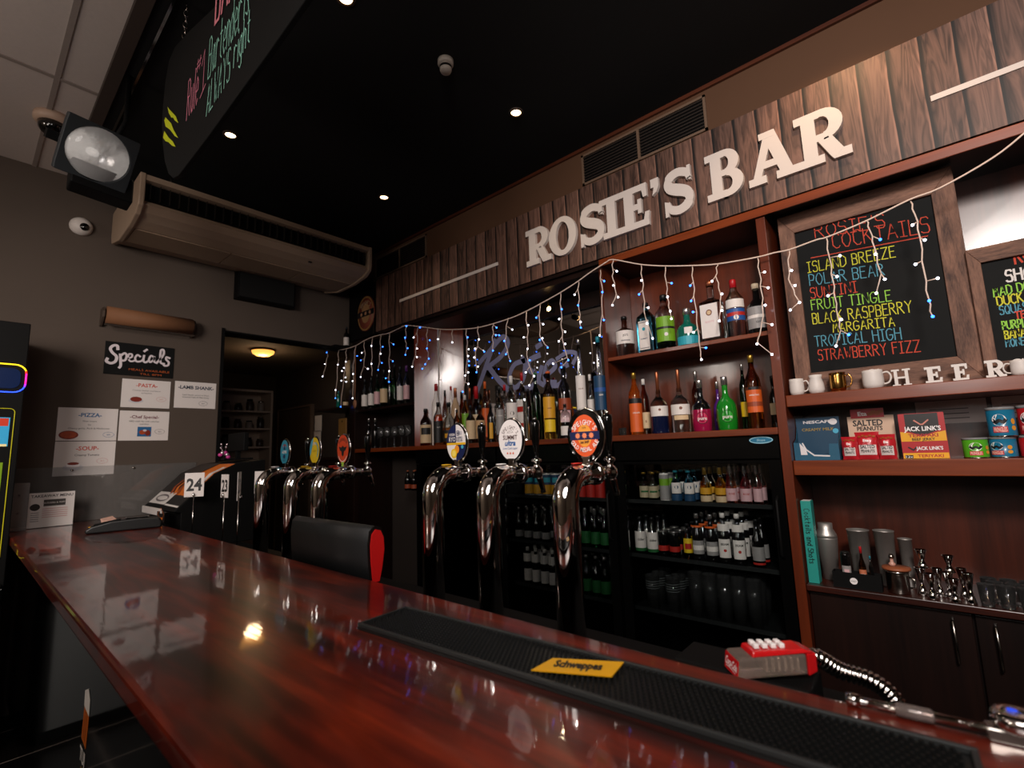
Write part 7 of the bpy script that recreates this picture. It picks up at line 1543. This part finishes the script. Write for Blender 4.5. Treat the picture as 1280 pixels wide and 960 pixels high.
lights('icicle string lights swagged across the mirror niche', [(507, 406.5), (523, 408), (545, 411), (560, 412), (585, 411), (600, 409), (617, 404.5), (640, 397), (658, 389), (675, 380), (700, 366), (722, 352), (737, 341), (758, 327.5)],
 [([(103, 246), (100, 310), (104, 350), (100, 378)], [(103, 250), (97, 303), (109, 352), (99, 383)]), ([(155, 253), (151, 340), (132, 432)], [(166, 256), (137, 302), (153, 354), (152, 393), (130, 437)]), ([(200, 258), (199, 350), (205, 395), (180, 442)], [(211, 315), (198, 353), (207, 400), (190, 426), (177, 447)]),
  ([(258, 263), (256, 400), (255, 545)], [(249, 310), (274, 500)]), ([(315, 264), (315, 320)], [(315, 325)]), ([(378, 261), (384, 350), (378, 470), (366, 548)], [(386, 302), (391, 357), (388, 388), (392, 412), (393, 432), (389, 464), (375, 478), (363, 553), (390, 517)]),
  ([(432, 250), (436, 320), (422, 380), (430, 458)], [(438, 311), (421, 354), (463, 368), (417, 395), (434, 437), (427, 463)]), ([(505, 236), (502, 300), (503, 360)], [(520, 257), (517, 292), (532, 292), (503, 363)]), ([(572, 212), (561, 320), (582, 407)], [(592, 266), (555, 318), (563, 380), (583, 411)]),
  ([(655, 182), (664, 300), (662, 400), (690, 478)], [(666, 246), (646, 302), (663, 355), (673, 408), (655, 463), (693, 481), (671, 523)]), ([(720, 147), (721, 290), (754, 345)], [(703, 211), (735, 241), (731, 306), (719, 314), (756, 349)]), ([(815, 97), (820, 240), (828, 330), (850, 404)], [(821, 172), (809, 217), (836, 276), (807, 320), (837, 332), (851, 407), (819, 440), (781, 423)]),
  ([(898, 45), (900, 150), (907, 252)], [(880, 105), (896, 154), (908, 230), (909, 257)]), ([(998, -10), (1008, 120), (998, 288)], [(1017, 42), (1008, 93), (1015, 222), (996, 293)])], r4, .42)
lights('icicle string lights rising across the niche and the cocktail chalkboard', [(758, 327.5), (767, 324.5), (800, 330.5), (831, 332.5), (865, 332), (897, 330), (944, 322), (968, 316), (987, 312), (1020, 300), (1035, 296), (1083, 276), (1137, 249.5), (1175, 235), (1240, 198), (1282, 165), (1320, 130)],
 [([(105, 18), (104, 100), (120, 190), (102, 240)], [(124, 76), (107, 147), (131, 206), (102, 246)]), ([(245, 46), (256, 170), (264, 300)], [(247, 122), (235, 192), (281, 258), (275, 337), (303, 412)]), ([(365, 50), (376, 190), (388, 272)], [(398, 136), (378, 204), (391, 276), (397, 314)]),
  ([(500, 50), (512, 200), (533, 400), (547, 515)], [(491, 148), (495, 225), (505, 280), (508, 382), (570, 459), (547, 518)]), ([(628, 40), (622, 100), (642, 200), (638, 320)], [(600, 126), (650, 190), (650, 272), (637, 325)]), ([(828, 9), (845, 150), (854, 300), (828, 435)], [(863, 80), (881, 159), (866, 246), (900, 343), (825, 440), (900, 492)]),
  ([((85*.3125+960-740)/.25, (425*.3125+180-320)/.25), ((85*.3125+220)/.25, (540*.3125-140)/.25), ((124*.3125+220)/.25, (632*.3125-140)/.25)], [((u*.3125+220)/.25, (v*.3125-140)/.25) for u, v in ((94, 506), (108, 566), (126, 634), (89, 664))]),
  ([((u*.3125+220)/.25, (v*.3125-140)/.25) for u, v in ((232, 370), (256, 520), (272, 640), (290, 745))], [((u*.3125+220)/.25, (v*.3125-140)/.25) for u, v in ((288, 447), (276, 530), (240, 607), (293, 702), (272, 808), (323, 763))]),
  ([((u*.3125+220)/.25, (v*.3125-140)/.25) for u, v in ((395, 305), (420, 390), (450, 520))], [((u*.3125+220)/.25, (v*.3125-140)/.25) for u, v in ((449, 382), (430, 441), (467, 541), (433, 597))]),
  ([((u*.3125+220)/.25, (v*.3125-140)/.25) for u, v in ((570, 228), (602, 340), (630, 550), (655, 685))], [((u*.3125+220)/.25, (v*.3125-140)/.25) for u, v in ((578, 324), (627, 384), (590, 481), (679, 537), (645, 627), (659, 690))])], r5, .22)
# ================================================================== shared groups of the repeats
for base, g in (('beer_tap', 'beer taps along the bar'), ('menu_notice', 'menu notices on the left wall'), ('downlight', 'downlights in the black ceiling'), ('storage_jar', 'jars on the corridor shelf'), ('bottle_fridge', 'glass-door fridges of the back bar'),
                ('table_number', 'table number plates behind the counter'), ('air_grille', 'air grilles above the sign'), ('framed_chalkboard', 'framed chalkboards on the upper shelf'), ('laminated_sheet', 'laminated sheets behind the snacks'), ('dome_camera', 'security cameras'), ('mug', 'white mugs on the upper shelf'), ('notice', 'notices in the corridor')):
    for o in bpy.data.objects:
        if o.parent is None and o.name.split('.')[0] == base and not o.get('group'): o['group'] = g
